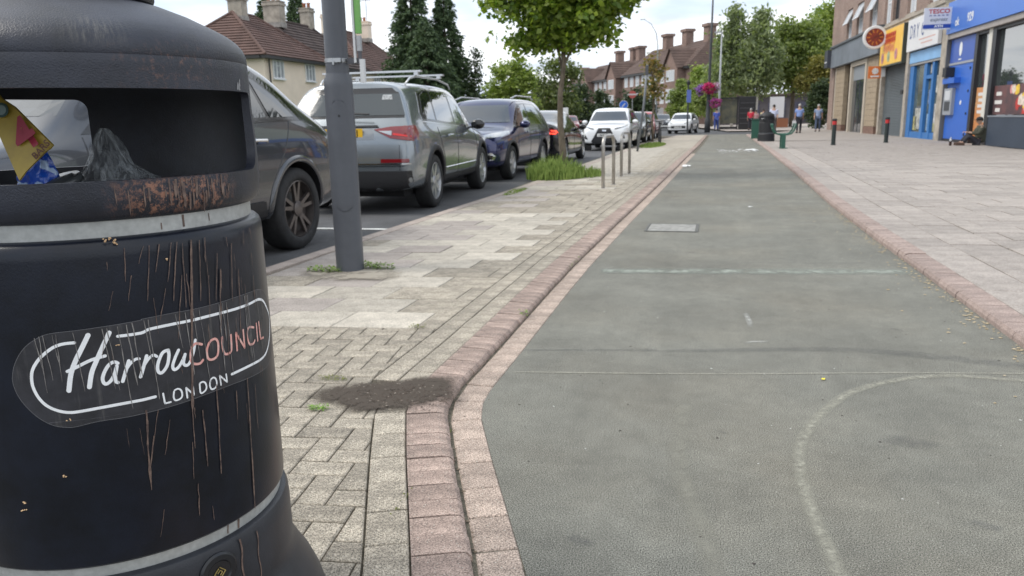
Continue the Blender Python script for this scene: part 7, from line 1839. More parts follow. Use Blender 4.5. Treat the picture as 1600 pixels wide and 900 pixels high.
tree('light yellow green tree directly behind the flower basket post', (-2.6, 94, 0), 7, [(0, 0, 4.4, 1.3, 1.3, 2.0), (.2, 0, 2.4, 1.8, 1.5, 1.6), (0, 0, 6.2, .7, .7, .8), (1.1, 0, 3.6, 1.1, 1.1, 1.3)], 6500, .18, L_lime, .14, 6, seed=16, csize=.22, group='small trees before the terraces')
tree('dark green bush behind the thin autumn tree', (-9.2, 88, 0), 4.6, [(0, 0, 2.8, 1.4, 1.3, 1.6), (1.3, 0, 2.0, 1.2, 1.2, 1.3), (-1.2, 0, 1.7, 1.2, 1.1, 1.1)], 4200, .18, L_dark, .14, 3.6, seed=17, csize=.22, group='small trees before the terraces')
# silver birches: weeping crowns, pale stems
tree('tall grey green silver birch with a pointed weeping crown, left of the birch group', (1.0, 74, 0), 12, [(0, 0, 9.6, .75, .75, 1.3), (-.1, 0, 8.0, 1.5, 1.4, 1.6), (.3, 0, 6.2, 2.2, 2.0, 1.9), (0, 0, 4.4, 2.6, 2.3, 1.9), (-.9, 0, 7.2, 1.0, 1.0, 1.4), (1.6, 0, 5.2, 1.3, 1.3, 1.9)], 11000, .15, L_birch, .14, 10.4, bark_m=bark_pale, seed=21, csize=.26, droop=.8, elong=2.6, shell=.35, group='birch group at the end of the path')
tree('silver birch with clearly visible white stem behind the far litter bin', (3.0, 73, 0), 11, [(0, 0, 8.4, 1.1, 1.1, 1.6), (.2, 0, 6.6, 1.9, 1.8, 1.9), (.1, 0, 4.6, 2.3, 2.1, 1.8), (.3, 0, 9.6, .6, .6, .9)], 8500, .15, L_birch, .16, 9.4, bark_m=bark_pale, seed=22, csize=.26, droop=.8, elong=2.6, shell=.35, group='birch group at the end of the path')
tree('broad mid green tree with rusty tinged leaves right of the birches', (6.3, 77, 0), 11, [(0, 0, 6.6, 2.4, 2.2, 2.2), (-.8, 0, 8.6, 1.4, 1.3, 1.2), (1.0, 0, 8.3, 1.5, 1.4, 1.3), (1.8, 0, 5.8, 1.8, 1.6, 1.6), (-1.6, 0, 5.4, 1.6, 1.4, 1.6), (.3, 0, 4.4, 2.4, 2.0, 1.4)], 15000, .17, L_mid, .22, 8, seed=23, csize=.28, group='trees beside the parade')
tree('tall bright green tree touching the brick building edge', (9.9, 84, 0), 13, [(0, 0, 10.2, 1.6, 1.6, 1.7), (.4, 0, 8.4, 2.3, 2.0, 1.9), (-1.6, 0, 9.0, 1.3, 1.3, 1.3), (0, 0, 6.4, 2.6, 2.3, 1.8), (-1.4, 0, 7.2, 1.6, 1.5, 1.4), (1.6, 0, 11.5, 1.2, 1.2, 1.2)], 15000, .19, L_lime, .24, 10, seed=24, csize=.3, group='trees beside the parade')
tree('yellowing tree low between the green tree and the brick wall', (8.4, 74, 0), 7, [(0, 0, 5.0, 1.5, 1.4, 1.3), (-.9, 0, 4.0, 1.3, 1.2, 1.1), (.8, 0, 3.6, 1.3, 1.2, 1.1)], 6500, .16, leaf_mat('leaf_yellowing', (.12, .13, .03), (.30, .26, .08)), .16, 5, seed=25, csize=.24, group='trees beside the parade')
tree('dense dark evergreen hedge tree beside the brick building corner', (7.3, 66, 0), 4, [(0, 0, 1.6, .9, 1.2, 1.5), (.3, .2, 2.9, .7, .9, .9)], 6500, .12, L_dark, .12, 3, seed=26, csize=.16, name='hedge', cat='hedge')
tree('green tree filling the gap between the terrace and the birches', (-.9, 88, 0), 8, [(0, 0, 4.2, 1.6, 1.5, 1.9), (.5, 0, 5.9, 1.1, 1.1, 1.1), (-.8, 0, 2.6, 1.4, 1.3, 1.3)], 7000, .18, L_mid, .14, 6, seed=27, csize=.25, group='small trees before the terraces')
# belt of far greenery closing the view between the houses
far_blobs = [(-70 + 11 * i + (i * 37 % 5), 150 + (i * 13 % 9), 2.2 + (i * 7 % 4) * .6, 8, 5, 4.2) for i in range(5)]
o = foliage('distant_tree_belt', [(-52, 120, 2.5, 10, 5, 5), (-66, 118, 3.5, 9, 5, 6), (-40, 126, 2, 8, 5, 4.5), (-80, 115, 4, 10, 5, 6)], 16000, .5, L_dark, None, 31, csize=.8); tag(o, kind='stuff')
o = foliage('distant_tree_belt', [(14, 118, 2.5, 8, 4, 5), (26, 118, 3.5, 9, 5, 6), (40, 110, 4, 9, 5, 7)], 9000, .5, L_olive, None, 32, csize=.8); tag(o, kind='stuff')
hb_ = foliage('garden_hedge', [(-17.6, 30 + 7 * i, .7, 1.0, 4, .9) for i in range(6)], 9000, .12, L_mid, None, 33, csize=.14); tag(hb_, 'clipped green garden hedge along the front of the cream house', 'hedge')
# ================================================================== STREET FURNITURE
post_m = mat('post_grey', (.078, .084, .098), .42, var=.10, vscale=3, speck=.05, bump=.12, bscale=40, spec=.45)
steel_b = mat('brushed_steel', (.42, .40, .37), .38, metal=.7, var=.15, vscale=6)
galv = mat('galvanised', (.34, .35, .36), .5, metal=.4, var=.15, vscale=10)
# near lamp post: wide lower sleeve with door, narrower shaft above, banded sign bracket
lpst = thing('lamp_post', 'dark grey street lamp post standing on the slabs right of the litter bin', 'lamp post', (-2.855, 5.58, ZP), R(0))
sh_ = MB().lathe([(.110, -.02), (.110, 1.44), (.107, 1.49), (.088, 1.535), (.088, 1.54)], 40).build('sleeve', post_m, lpst); smooth_by_angle(sh_, 30)
s2 = MB().lathe([(.0875, 1.53), (.086, 2.2), (.070, 5.8), (.05, 8)], 32).build('shaft', post_m, lpst); smooth_by_angle(s2, 30)
# service door: raised panel with arched ends, and a lock
def on_cyl(a, z, r): return (r * math.cos(a), r * math.sin(a), z)
ac = math.atan2(-5.58, 2.90) - .10; P_ = []
for t in range(0, 181, 10): P_.append((ac + .62 * math.cos(R(t)), 1.24 + .10 * math.sin(R(t))))
for t in range(180, 361, 10): P_.append((ac + .62 * math.cos(R(t)), .56 + .07 * math.sin(R(t))))
k = len(P_); mb = MB(); nz = 1
P2 = [on_cyl(a, z, .1145) for a, z in P_]; P0 = [on_cyl(a, z, .109) for a, z in P_]
mb.v = P0 + P2; mb.f = [(i, (i + 1) % k, k + (i + 1) % k, k + i) for i in range(k)]
# cover surface as strips between left and right rims
rows = sorted(set(round(z, 4) for _, z in P_)); grid = []
for z in np.linspace(.492, 1.338, 30):
    w_ = .62 * (math.sqrt(max(0, 1 - ((z - 1.24) / .10) ** 2)) if z > 1.24 else (math.sqrt(max(0, 1 - ((z - .56) / .07) ** 2)) if z < .56 else 1))
    grid.append([on_cyl(ac + w_ * u, z, .1145) for u in np.linspace(-1, 1, 15)])
b0 = len(mb.v)
for row in grid: mb.v += row
for i in range(29):
    for j in range(14): mb.f.append((b0 + i * 15 + j, b0 + i * 15 + j + 1, b0 + (i + 1) * 15 + j + 1, b0 + (i + 1) * 15 + j))
dr = mb.build('service_door', post_m, lpst, smooth=False); smooth_by_angle(dr, 30)
p_ = on_cyl(ac, 1.22, .115); MB().lathe([(.008, -.004), (.008, .003)], 10).xform(Matrix.Translation(p_) @ Matrix.Rotation(pi / 2, 4, 'X')).build('lock', plate_k, dr)
cb = MB().lathe([(.0885, 1.615), (.0915, 1.617), (.0915, 1.645), (.0885, 1.647)], 32, cap=(False, False)); 
cl_ = cb.build('steel_band', mat('band_steel', (.40, .41, .42), .35, metal=.8), lpst)
MB().box((.05, -.083, 1.63), (.06, .03, .03)).box((.02, -.095, 1.612), (.015, .015, .03)).build('band_clip', mat('band_steel', (.40, .41, .42), .35), cl_)
MB().box((.14, -.01, 1.625), (.08, .035, .04)).build('bracket', mat('bracket_dark', (.10, .10, .11), .5, metal=.5), lpst)
sg2 = thing('street_sign', 'narrow green and white sign plate seen edge on beside the grey lamp post', 'sign', (-2.855, 5.58, ZP), 0)
MB().box((.172, -.03, 2.42), (.016, .02, 1.62)).build('white_edge', mat('sign_edge_white', (.55, .56, .57), .5), sg2)
gpl = MB().box((.205, -.02, 2.50), (.040, .03, 1.36)).build('green_plate', mat('sign_green', (.11, .30, .07), .45, color2=(.17, .38, .10), vscale=3), sg2)
for z in (2.15, 2.42, 2.6, 2.85): MB().box((.205, -.037, z), (.022, .004, .05)).build('pale_mark', mat('sign_mark', (.45, .60, .38), .5), gpl)
MB().box((.205, -.02, 1.75), (.03, .03, .11)).build('clamp', galv, sg2); MB().box((.205, -.02, 1.655), (.022, .022, .08)).build('clamp_bolt', mat('bracket_dark', (.10, .10, .11), .5), sg2)
MB().box((.222, -.02, 1.55), (.034, .03, .17)).build('lower_clamp', mat('sign_edge_white', (.55, .56, .57), .5), sg2)
# cycle stands (hoops)
def hoop(x, y, label, rz=R(84), w_=.75, h_=.86):
    t_ = thing('cycle_stand', label, 'bike stand', (x, y, ZP), rz, 'steel bike stands on the left pavement'); P_ = [(-w_ / 2, 0, 0), (-w_ / 2, 0, h_ - .16)]
    for a in range(180, 89, -15): P_.append((-w_ / 2 + .16 + .16 * math.cos(R(a)), 0, h_ - .16 + .16 * math.sin(R(a))))
    for a in range(90, -1, -15): P_.append((w_ / 2 - .16 + .16 * math.cos(R(a)), 0, h_ - .16 + .16 * math.sin(R(a))))
    P_ += [(w_ / 2, 0, 0)]
    MB().tube(P_, .030, 12).build('hoop', steel_b, t_, smooth=True)
    for s_ in (-1, 1): MB().lathe([(.06, 0), (.06, .006), (.032, .010)], 16).xform(Matrix.Translation((s_ * w_ / 2, 0, 0))).build('base_plate', steel_b, t_)
hoop(-1.84, 13.4, 'nearest stainless steel bike hoop beside the grass patch'); hoop(-1.86, 16.1, 'second stainless steel bike hoop, in front of the white SUV')
# small sign post leaning by the kerb, another further
sp1 = thing('sign_post', 'slim grey sign post leaning slightly, right of the white SUV', 'post', (-2.76, 27.4, ZP), 0)
MB().tube([(0, 0, 0), (.20, .0, 1.6), (.30, 0, 2.9)], .042, 10).build('pole', mat('pole_dull', (.16, .17, .18), .5, metal=.3), sp1, smooth=True)
MB().box((.28, 0, 2.72), (.10, .09, .30)).build('collar', mat('bracket_dark', (.10, .10, .11), .5), sp1)
def round_sign(label, pos, r, z, cfg, pole=True):
    t_ = thing('traffic_sign', label, 'sign', pos, 0)
    if pole: MB().tube([(0, 0, 0), (0, 0, z + r)], .04, 8).build('pole', galv, t_)
    for i, (rr_, c_, nm) in enumerate(cfg): MB().lathe([(rr_, -.06 - .006 * i), (rr_, -.052)], 24, axis='Y').xform(Matrix.Translation((0, 0, z))).build('disc', mat(nm, c_, .5), t_, fix=True)
    return t_
kl = round_sign('round blue keep left sign on a post among the cars', (-8.9, 75, 0), .42, 2.35, [(.42, (.55, .57, .6), 'disc_white'), (.38, (.02, .12, .55), 'disc_blue')])
MB().box((0, -.08, 2.33), (.10, .01, .42), ry=R(40)).build('arrow', mat('disc_white', (.55, .57, .6), .5), kl)
rd = round_sign('red oval sign above a white panel behind the blue round sign', (-8.3, 77, 0), .30, 3.35, [(.36, (.40, .08, .07), 'disc_red')])
MB().box((0, -.07, 3.35), (.9, .02, .14)).build('bar', mat('disc_pale', (.5, .45, .45), .5), rd)
wb_ = thing('notice_board', 'small white notice board right of the street tree trunk', 'sign', (-8.8, 45, 0)); MB().tube([(0, 0, 0), (0, 0, 1.2)], .04, 8).build('pole', galv, wb_); MB().box((0, -.05, 1.45), (.55, .03, .75)).build('panel', mat('board_white', (.66, .66, .66), .5), wb_)
# post with flower baskets, tall lamp above
bp_ = thing('basket_post', 'tall thin lamp post with pink and purple hanging flower baskets by the white hatchback', 'lamp post', (-.88, 57, .04), 0)
MB().lathe([(.20, 0), (.20, .9), (.15, 1.0), (.13, 2.4), (.10, 3.2), (.085, 6), (.05, 9.6)], 14).xform(Matrix.Rotation(R(.6), 4, 'Y')).build('pole', mat('post_dark', (.045, .05, .055), .5), bp_, smooth=True)
MB().tube([(.0, 0, 3.55), (.5, 0, 3.55), (.5, 0, 2.6)], .025, 6).tube([(0, 0, 3.4), (-.45, 0, 3.4)], .025, 6).build('bracket', black_pl, bp_)
def basket(label, pos, r, c1, c2, seed):
    t_ = thing('flower_basket', label, 'flower basket', pos, 0, 'hanging flower baskets on the post')
    MB().lathe([(.02, -r * .75), (r * .55, -r * .45), (r * .7, 0)], 16, cap=(True, False)).build('basket', black_pl, t_)
    foliage('flowers', [(0, 0, .05, r * .95, r * .9, r * .7), (0, 0, -.15, r * .8, r * .8, r * .55)], 2600, .075, leaf_mat('petal_%s' % c2[0], c1, c2[1], .6, .2), t_, seed, csize=.06, elong=1.0)
    foliage('leaves', [(0, 0, -.05, r * .8, r * .8, r * .6)], 500, .08, L_mid, t_, seed + 1, csize=.06)
basket('hanging basket of purple petunias on the left of the post', (-1.30, 56.9, 2.98), .38, (.20, .06, .40), ('purple', (.45, .22, .62)), 1)
basket('hanging basket of crimson flowers in front of the post', (-.88, 56.6, 3.05), .42, (.45, .01, .10), ('crimson', (.60, .05, .25)), 2)
basket('hanging basket of pale lilac flowers right of the post', (-.50, 57.0, 3.1), .36, (.50, .30, .55), ('lilac', (.65, .50, .68)), 3)
basket('lower hanging basket of pink and purple flowers', (-.36, 56.8, 2.10), .36, (.40, .10, .45), ('pink', (.62, .12, .30)), 4)
bn = thing('banner_post', 'slim dark post with a blue banner left of the flower basket post', 'post', (-2.22, 56.2, .0)); MB().tube([(0, 0, 0), (0, 0, 3.4)], .055, 8).build('pole', mat('post_dark', (.045, .05, .055), .5), bn); MB().box((.05, -.07, 2.55), (.30, .03, .85)).build('banner', mat('banner_blue', (.10, .15, .45), .6), bn); MB().lathe([(.11, 3.3), (.13, 3.5), (.02, 3.65)], 10).build('finial', black_pl, bn)
cp = thing('lamp_post', 'faint tall curved lamp post behind the autumn tree', 'lamp post', (-5.6, 72, 0)); MB().tube([(0, 0, 0), (0, 0, 7.4), (-.15, 0, 8.4), (-.6, 0, 9.2), (-1.2, 0, 9.6)], [.07, .05, .04, .03, .025], 8).build('pole', mat('pole_pale', (.36, .38, .40), .5), cp, smooth=True); MB().box((-1.35, 0, 9.61), (.4, .12, .06)).build('lamp_head', mat('pole_pale', (.36, .38, .40), .5), cp)
lp3 = thing('lamp_post', 'grey lamp column just right of the flower basket post', 'lamp post', (-.15, 66, .03)); MB().lathe([(.11, 0), (.09, 3), (.05, 7.6)], 10).build('pole', mat('pole_pale', (.36, .38, .40), .5), lp3, smooth=True); MB().box((-.25, 0, 7.62), (.6, .16, .1)).build('lamp_head', mat('pole_pale', (.36, .38, .40), .5), lp3)
# far litter bin of the same family
fb = thing('litter_bin', 'small far black litter bin at the right edge of the path', 'litter bin', (1.98, 36.4, ZR), 0)
MB().lathe([(.37, 0), (.36, .06), (.35, .30), (.33, .33), (.31, .34)], 32).build('base_skirt', black_pl, fb); MB().lathe([(.312, .335), (.312, .37)], 32).build('silver_band', mat('bin_band_dim', (.16, .17, .18), .4), fb)
MB().lathe([(.30, .37), (.33, .375), (.325, .80), (.31, .83)], 32).build('body', black_pl, fb); fh = MB().lathe([(.315, .83), (.32, .86), (.31, .90), (.27, .905), (.27, 1.03), (.31, 1.035), (.315, 1.10), (.28, 1.17), (.16, 1.23), (.15, 1.26), (.02, 1.27)], 32).build('hood', black_pl, fb)
for a in (0, 90, 180, 270): MB().box((.295 * math.cos(R(a)), .295 * math.sin(a * pi / 180), .965), (.06, .06, .16)).build('hood_pillar', black_pl, fh)
scrap((1.80, 36.1, 1.02), .22, 'white wrapper sticking out of the far litter bin')
gb = thing('green_cabinet', 'small dark green cabinet behind the far litter bin', 'cabinet', (1.75, 40.5, ZR)); MB().bbox((0, 0, .45), (.5, .4, .9), .02).build('body', mat('green_paint', (.02, .09, .06), .45), gb); MB().box((0, 0, .93), (.56, .46, .05)).build('cap', mat('green_paint', (.02, .09, .06), .45), gb)
# green tubular perch seat
gs = mat('green_paint', (.02, .09, .06), .45); be_ = thing('green_bench', 'dark green tubular metal bench on a single post by the path edge', 'bench', (2.12, 28.4, ZR), R(0))
MB().box((0, 0, .24), (.13, .13, .48)).box((0, 0, .01), (.26, .26, .02)).build('post', gs, be_)
U = [(-.37, 0, .84), (-.38, 0, .78), (-.32, 0, .60), (-.24, 0, .50), (-.12, 0, .47), (.12, 0, .47), (.24, 0, .50), (.32, 0, .60), (.38, 0, .78), (.37, 0, .84)]
MB().tube(U, .030, 10).build('front_frame', gs, be_, smooth=True)
MB().tube([(x, .85, z) for x, y, z in U], .030, 10).build('rear_frame', gs, be_, smooth=True)
MB().box((0, .85, .24), (.12, .12, .48)).build('rear_post', gs, be_)
for (x, z) in ((-.37, .82), (-.35, .68), (.35, .68), (.37, .82), (-.14, .485), (0, .485), (.14, .485)): MB().tube([(x, 0, z), (x, .85, z)], .016, 6).build('slat_bar', gs, be_)
# bollards
red_b = mat('reflector_red', (.50, .03, .03), .4)
def bollard(x, y, label):
    t_ = thing('bollard', label, 'bollard', (x, y, ZR), 0, 'black bollards with a red band'); MB().lathe([(.09, 0), (.09, .03), (.075, .04), (.075, .74)], 24).build('post', mat('bollard_dark', (.018, .028, .026), .45), t_)
    MB().lathe([(.078, .74), (.078, .87)], 24).build('red_band', red_b, t_); MB().lathe([(.080, .87), (.085, .89), (.085, .93), (.06, .955), (.01, .96)], 24).build('cap', black_pl, t_)
bollard(4.06, 31.0, 'bollard standing free in the middle of the paving before the restaurant'); bollard(6.22, 33.0, 'bollard nearest the grey shutter, right one of the two')
# parked bicycle against the thin tree
bk = thing('bicycle', 'black bicycle leaning by the thin tree beyond the sign post', 'bicycle', (-2.62, 35.8, ZP), R(98))
for x in (-.52, .52):
    wv = MB(); P_ = [(x + .33 * math.cos(a * pi / 12), 0, .34 + .33 * math.sin(a * pi / 12)) for a in range(24)]; wv.tube(P_, .022, 6, closed=True); wh = wv.build('wheel', tyre_m, bk)
    sp2 = MB()
    for a in range(8): sp2.tube([(x, 0, .34), (x + .32 * math.cos(a * pi / 4), 0, .34 + .32 * math.sin(a * pi / 4))], .004, 3)
    sp2.build('spokes', galv, wh)
MB().tube([(-.52, 0, .34), (-.12, 0, .30), (.40, 0, .72), (-.18, 0, .78), (-.12, 0, .30)], .020, 6).tube([(-.52, 0, .34), (-.18, 0, .78)], .014, 6).tube([(.52, 0, .34), (.40, 0, .72), (.37, 0, .95)], .018, 6).build('frame', black_pl, bk)
MB().tube([(.37, -.28, 1.0), (.37, 0, .95), (.37, .28, 1.0)], .016, 6).build('handlebar', black_pl, bk); MB().box((-.20, 0, .88), (.26, .14, .06)).tube([(-.18, 0, .78), (-.20, 0, .87)], .015, 6).build('saddle', black_pl, bk); MB().box((.52, 0, .93), (.26, .34, .22), taper=1.15).build('front_basket', mat('basket_pale', (.42, .42, .42), .6), bk)
# bus shelter / kiosk and planter by the birches
ks = thing('street_kiosk', 'dark framed kiosk panel with a poster under the birches', 'kiosk', (.55, 66.5, .05)); f = MB()
for x in (-.75, .75): f.box((x, 0, 1.25), (.10, .5, 2.5))
f.box((0, 0, 2.5), (1.7, .6, .12)).box((0, 0, .15), (1.4, .4, .2)); f.build('frame', black_pl, ks); MB().box((0, -.05, 1.45), (1.4, .06, 1.9)).build('poster_panel', mat('kiosk_poster', (.04, .05, .05), .4, color2=(.16, .15, .09), vscale=1.5), ks)
k2 = thing('street_kiosk', 'black ribbed kiosk right of the framed one', 'kiosk', (2.05, 66.5, .05)); MB().bbox((0, 0, 1.3), (1.3, .8, 2.6), .03).build('body', black_pl, k2); 
for z in (.5, .9, 1.3, 1.7, 2.1): MB().box((0, -.41, z), (1.1, .02, .06)).build('rib', mat('rib_grey', (.06, .06, .065), .5), k2)
wp = thing('hoarding', 'white hoarding on a brown base between the two blue shirted walkers', 'hoarding', (4.55, 70, .05)); MB().box((0, 0, 1.75), (1.15, .1, 1.7)).build('panel', mat('white_hoarding', (.66, .66, .68), .6), wp); MB().box((0, 0, .45), (1.9, .3, .75)).build('base', mat('brown_planter', (.25, .10, .05), .8), wp)

# ================================================================== PEOPLE
skin = mat('skin', (.42, .26, .19), .6); hair_g = mat('hair_grey', (.45, .44, .42), .8); hair_d = mat('hair_dark', (.03, .025, .02), .7)
def skinned(name, verts, edges, radii, m, parent, levels=2, root=0):
    me = bpy.data.meshes.new(name); me.from_pydata(verts, edges, []); me.update(); o = link(name, me)
    o.modifiers.new('skin', 'SKIN'); sv = me.skin_vertices[0].data if me.skin_vertices else None
    if sv is None:
        return o
    for i, r_ in enumerate(radii): sv[i].radius = (r_, r_) if not isinstance(r_, tuple) else r_
    sv[root].use_root = True
    o.modifiers['skin'].use_smooth_shade = True; s_ = o.modifiers.new('s', 'SUBSURF'); s_.levels = levels; s_.render_levels = levels
    bpy.context.view_layer.update(); ev = evaluated_mesh(o); o.modifiers.clear(); o.data = ev; ev.materials.clear(); ev.materials.append(m); o.parent = parent; return o
def head(parent, pos, hair_m, face_yaw, bald=False, s=1.0, cap=None):
    hx, hy, hz = pos; Mh = Matrix.Translation(pos) @ Matrix.Rotation(face_yaw, 4, 'Z') @ Matrix.Scale(s, 4)
    # ears, eyes and nose as child pieces; face looks along local -Y
    e = MB()
    for sx in (-1, 1): e.box((sx * .078, .0, .0), (.018, .03, .055))
    e.poly([(-.014, -.098, -.025), (.014, -.098, -.025), (0, -.098, .03)], (0, -.025, 0)); e.xform(Mh).build('ears_and_nose', skin, parent, fix=True)
    e = MB()
    for sx in (-1, 1): e.lathe([(.001, -.009), (.011, 0), (.001, .009)], 8, c=(sx * .032, -.088, .018), cap=(False, False))
    e.box((0, -.092, -.048), (.045, .008, .008)); e.xform(Mh).build('eyes_and_mouth', hair_d, parent)
    hb_ = MB(); prof = [(.088, .0), (.092, .03), (.085, .075), (.06, .11), (.02, .128), (.001, .13)]
    hb_.lathe(prof, 20, cap=(False, False)); hb_.xform(Mh @ Matrix.Translation((0, .018, .0)) @ Matrix.Rotation(R(-14), 4, 'X') @ Matrix.Diagonal((.92, 1.08, 1, 1))); hb_.build('hair', hair_m, parent, smooth=True)
def person(label, pos, rz, top_m, leg_m, hair_m, stride=.18, h=1.72, sleeve=True, build=1.0, arms=((.04, .02), (.04, .02)), carry=None, long_legs=True, group='people walking on the far pavement'):
    """figure faces local -Y"""
    rt = thing('person', label, 'person', pos, rz, group); k = h / 1.72; S = stride
    V = [(0, 0, .93), (0, 0, 1.08), (0, -.01, 1.25), (0, 0, 1.40), (0, 0, 1.48), (0, -.01, 1.55), (0, -.012, 1.63), (0, -.005, 1.68),
         (-.10, 0, .90), (-.11, -S * .55, .50), (-.11, -S * .9 + .02, .10), (-.115, -S * .9 - .14, .045),
         (.10, 0, .90), (.11, S * .40, .50), (.11, S * 1.1, .11), (.115, S * 1.1 - .13, .045),
         (-.19, 0, 1.39), (-.225, .02, 1.12), (-.24, -.07 - arms[0][0], .90), (-.235, -.10 - arms[0][0], .80),
         (.19, 0, 1.39), (.225, .02, 1.12), (.24, -.03 + arms[1][0], .90), (.235, -.05 + arms[1][0], .80)]
    E_ = [(0, 1), (1, 2), (2, 3), (3, 4), (4, 5), (5, 6), (6, 7), (0, 8), (8, 9), (9, 10), (10, 11), (0, 12), (12, 13), (13, 14), (14, 15), (3, 16), (16, 17), (17, 18), (18, 19), (3, 20), (20, 21), (21, 22), (22, 23)]
    b_ = build; Rr = [(.15 * b_, .11 * b_), (.14 * b_, .11 * b_), (.15 * b_, .11 * b_), (.13 * b_, .09), .055, .075, .082, .05, .088, .062, .042, .035, .088, .062, .042, .035, .052, .042, .035, .03, .052, .042, .035, .03]
    V = [(x * k, y * k, z * k) for x, y, z in V]
    body_ = skinned('body', V, E_, Rr, skin, rt)
    # shirt
    Vs = [V[0], V[1], V[2], V[3], V[16], tuple((V[16][i] + (V[17][i] - V[16][i]) * (.75 if sleeve else 1)) for i in range(3)), V[20], tuple((V[20][i] + (V[21][i] - V[20][i]) * (.75 if sleeve else 1)) for i in range(3)), (0, 0, 1.44 * k)]
    Vl = [(0, 0, .90 * k)] + Vs[1:]
    skinned('shirt', Vl, [(0, 1), (1, 2), (2, 3), (3, 4), (4, 5), (3, 6), (6, 7), (3, 8)], [(.175 * b_, .13 * b_), (.17 * b_, .13 * b_), (.178 * b_, .13 * b_), (.155 * b_, .11), .075, .066, .075, .066, .06], top_m, rt)
    Vt = [(0, 0, .95 * k), V[8], V[9], tuple(v * 1.0 for v in V[10]), V[12], V[13], V[14]]
    skinned('trousers', Vt, [(0, 1), (1, 2), (2, 3), (0, 4), (4, 5), (5, 6)], [(.16 * b_, .12), .105, .08, .062, .105, .08, .062], leg_m, rt)
    for i in (11, 15):
        x, y, z = V[i]; MB().bbox((x, y + .05, .045), (.10, .28, .09), .02).build('shoe', black_pl, rt)
    head(rt, (0, -.012 * k, 1.62 * k), hair_m, 0, s=1.0)
    for i, (a, c_) in enumerate(((V[18], V[19]), (V[22], V[23]))):   # fingers
        q = MB(); d = (Vector(c_) - Vector(a)).normalized()
        for f_ in range(4):
            o_ = Vector(c_) + Vector((0, (f_ - 1.5) * .018, 0)); q.tube([o_, o_ + d * .045, o_ + d * (.07 + .008 * (f_ % 2)) + Vector((0, -.012, 0))], [.009, .008, .006], 5)
        o_ = Vector(c_) + Vector((0, -.035, .02)); q.tube([o_, o_ + d * .035 + Vector((0, -.02, 0)), o_ + d * .05 + Vector((0, -.022, 0))], [.010, .009, .007], 5)
        q.build('fingers', skin, body_)
    return rt
sh_w = mat('shirt_pale_blue', (.55, .60, .78), .8, var=.06, vscale=8); sh_b = mat('shirt_sky_blue', (.24, .34, .66), .8, var=.08, vscale=8); sh_g = mat('shirt_grey_blue', (.27, .34, .50), .8, var=.2, vscale=20)
tr_d = mat('trousers_dark', (.03, .03, .04), .85); tr_j = mat('jeans_blue', (.09, .12, .19), .85, var=.15, vscale=10); tr_l = mat('trousers_grey', (.12, .11, .11), .85)
person('person in a pale blue shirt walking away behind the far litter bin', (3.22, 52.0, ZR), R(180 - 8), sh_w, tr_l, hair_d, .10, 1.74, False, 1.15, arms=((-.2, 0), (.1, 0)))
pb = person('person in a sky blue shirt and dark trousers walking away with a white bag', (4.68, 51.4, ZR), R(182), sh_b, tr_d, hair_g, .16, 1.74, True, 1.12)
person('grey haired person in a blue shirt and jeans walking towards us by the brick corner', (6.18, 55.0, ZR), R(-6), sh_g, tr_j, hair_g, .12, 1.72, True, .98)
bg2 = thing('carrier_bag', 'white carrier bag held low by the person in the sky blue shirt', 'bag', (4.40, 51.35, ZR + .45)); MB().box((0, 0, .14), (.24, .14, .32), taper=.8).build('bag', mat('bag_white', (.62, .62, .63), .6), bg2); MB().tube([(-.06, 0, .29), (-.03, 0, .40), (.03, 0, .40), (.06, 0, .29)], .008, 5).build('handles', mat('bag_white', (.62, .62, .63), .6), bg2)
person('person in a red top standing under the birch trees', (1.7 + .55, 63.5, .05), R(170), mat('top_red', (.55, .03, .06), .8), tr_d, hair_g, .05, 1.62, False, 1.05, group='people under the birch trees')
person('person in a pale yellow top right of the one in red', (3.15, 63.0, .05), R(150), mat('top_yellow', (.65, .55, .30), .8), tr_d, hair_d, .05, 1.55, False, 1.1, group='people under the birch trees')
person('person in a striped pinkish top between the red and yellow tops', (2.66, 64.4, .05), R(200), mat('top_pink', (.50, .18, .20), .8, color2=(.6, .5, .5), vscale=12), tr_l, hair_d, .05, 1.5, False, 1.05, group='people under the birch trees')
person('person in royal blue clothes just right of the flower basket post', (-.30, 62.5, .05), R(185), mat('top_royal', (.08, .12, .45), .8), mat('trousers_royal', (.05, .08, .28), .8), hair_d, .08, 1.66, False, 1.0, group='people under the birch trees')
# seated man against the cabinet
sx_, sy_ = 8.46, 29.55
sm = thing('person', 'seated person in an olive coat and dark cap on the ground against the cabinet', 'person', (sx_, sy_, ZR), R(0))
Vb = [(0, 0, .12), (.02, 0, .30), (.02, 0, .48), (0, 0, .60), (-.02, 0, .68), (-.05, 0, .76), (-.06, 0, .83), (-.05, 0, .88),
      (-.10, -.10, .11), (-.36, -.14, .33), (-.52, -.10, .10), (-.62, -.10, .06),
      (-.10, .10, .11), (-.34, .16, .34), (-.50, .20, .10), (-.60, .20, .06),
      (0, -.19, .58), (-.12, -.27, .38), (-.32, -.20, .42), (-.40, -.16, .44),
      (0, .19, .58), (-.12, .26, .38), (-.32, .18, .42), (-.40, .14, .44)]
Eb = [(0, 1), (1, 2), (2, 3), (3, 4), (4, 5), (5, 6), (6, 7), (0, 8), (8, 9), (9, 10), (10, 11), (0, 12), (12, 13), (13, 14), (14, 15), (3, 16), (16, 17), (17, 18), (18, 19), (3, 20), (20, 21), (21, 22), (22, 23)]
sb_ = skinned('body', Vb, Eb, [(.12, .15), (.12, .14), (.12, .15), (.09, .13), .055, .078, .082, .05, .085, .062, .042, .035, .085, .062, .042, .035, .052, .042, .035, .032, .052, .042, .035, .032], skin, sm)
coat = mat('coat_olive', (.060, .062, .045), .9, var=.2, vscale=10)
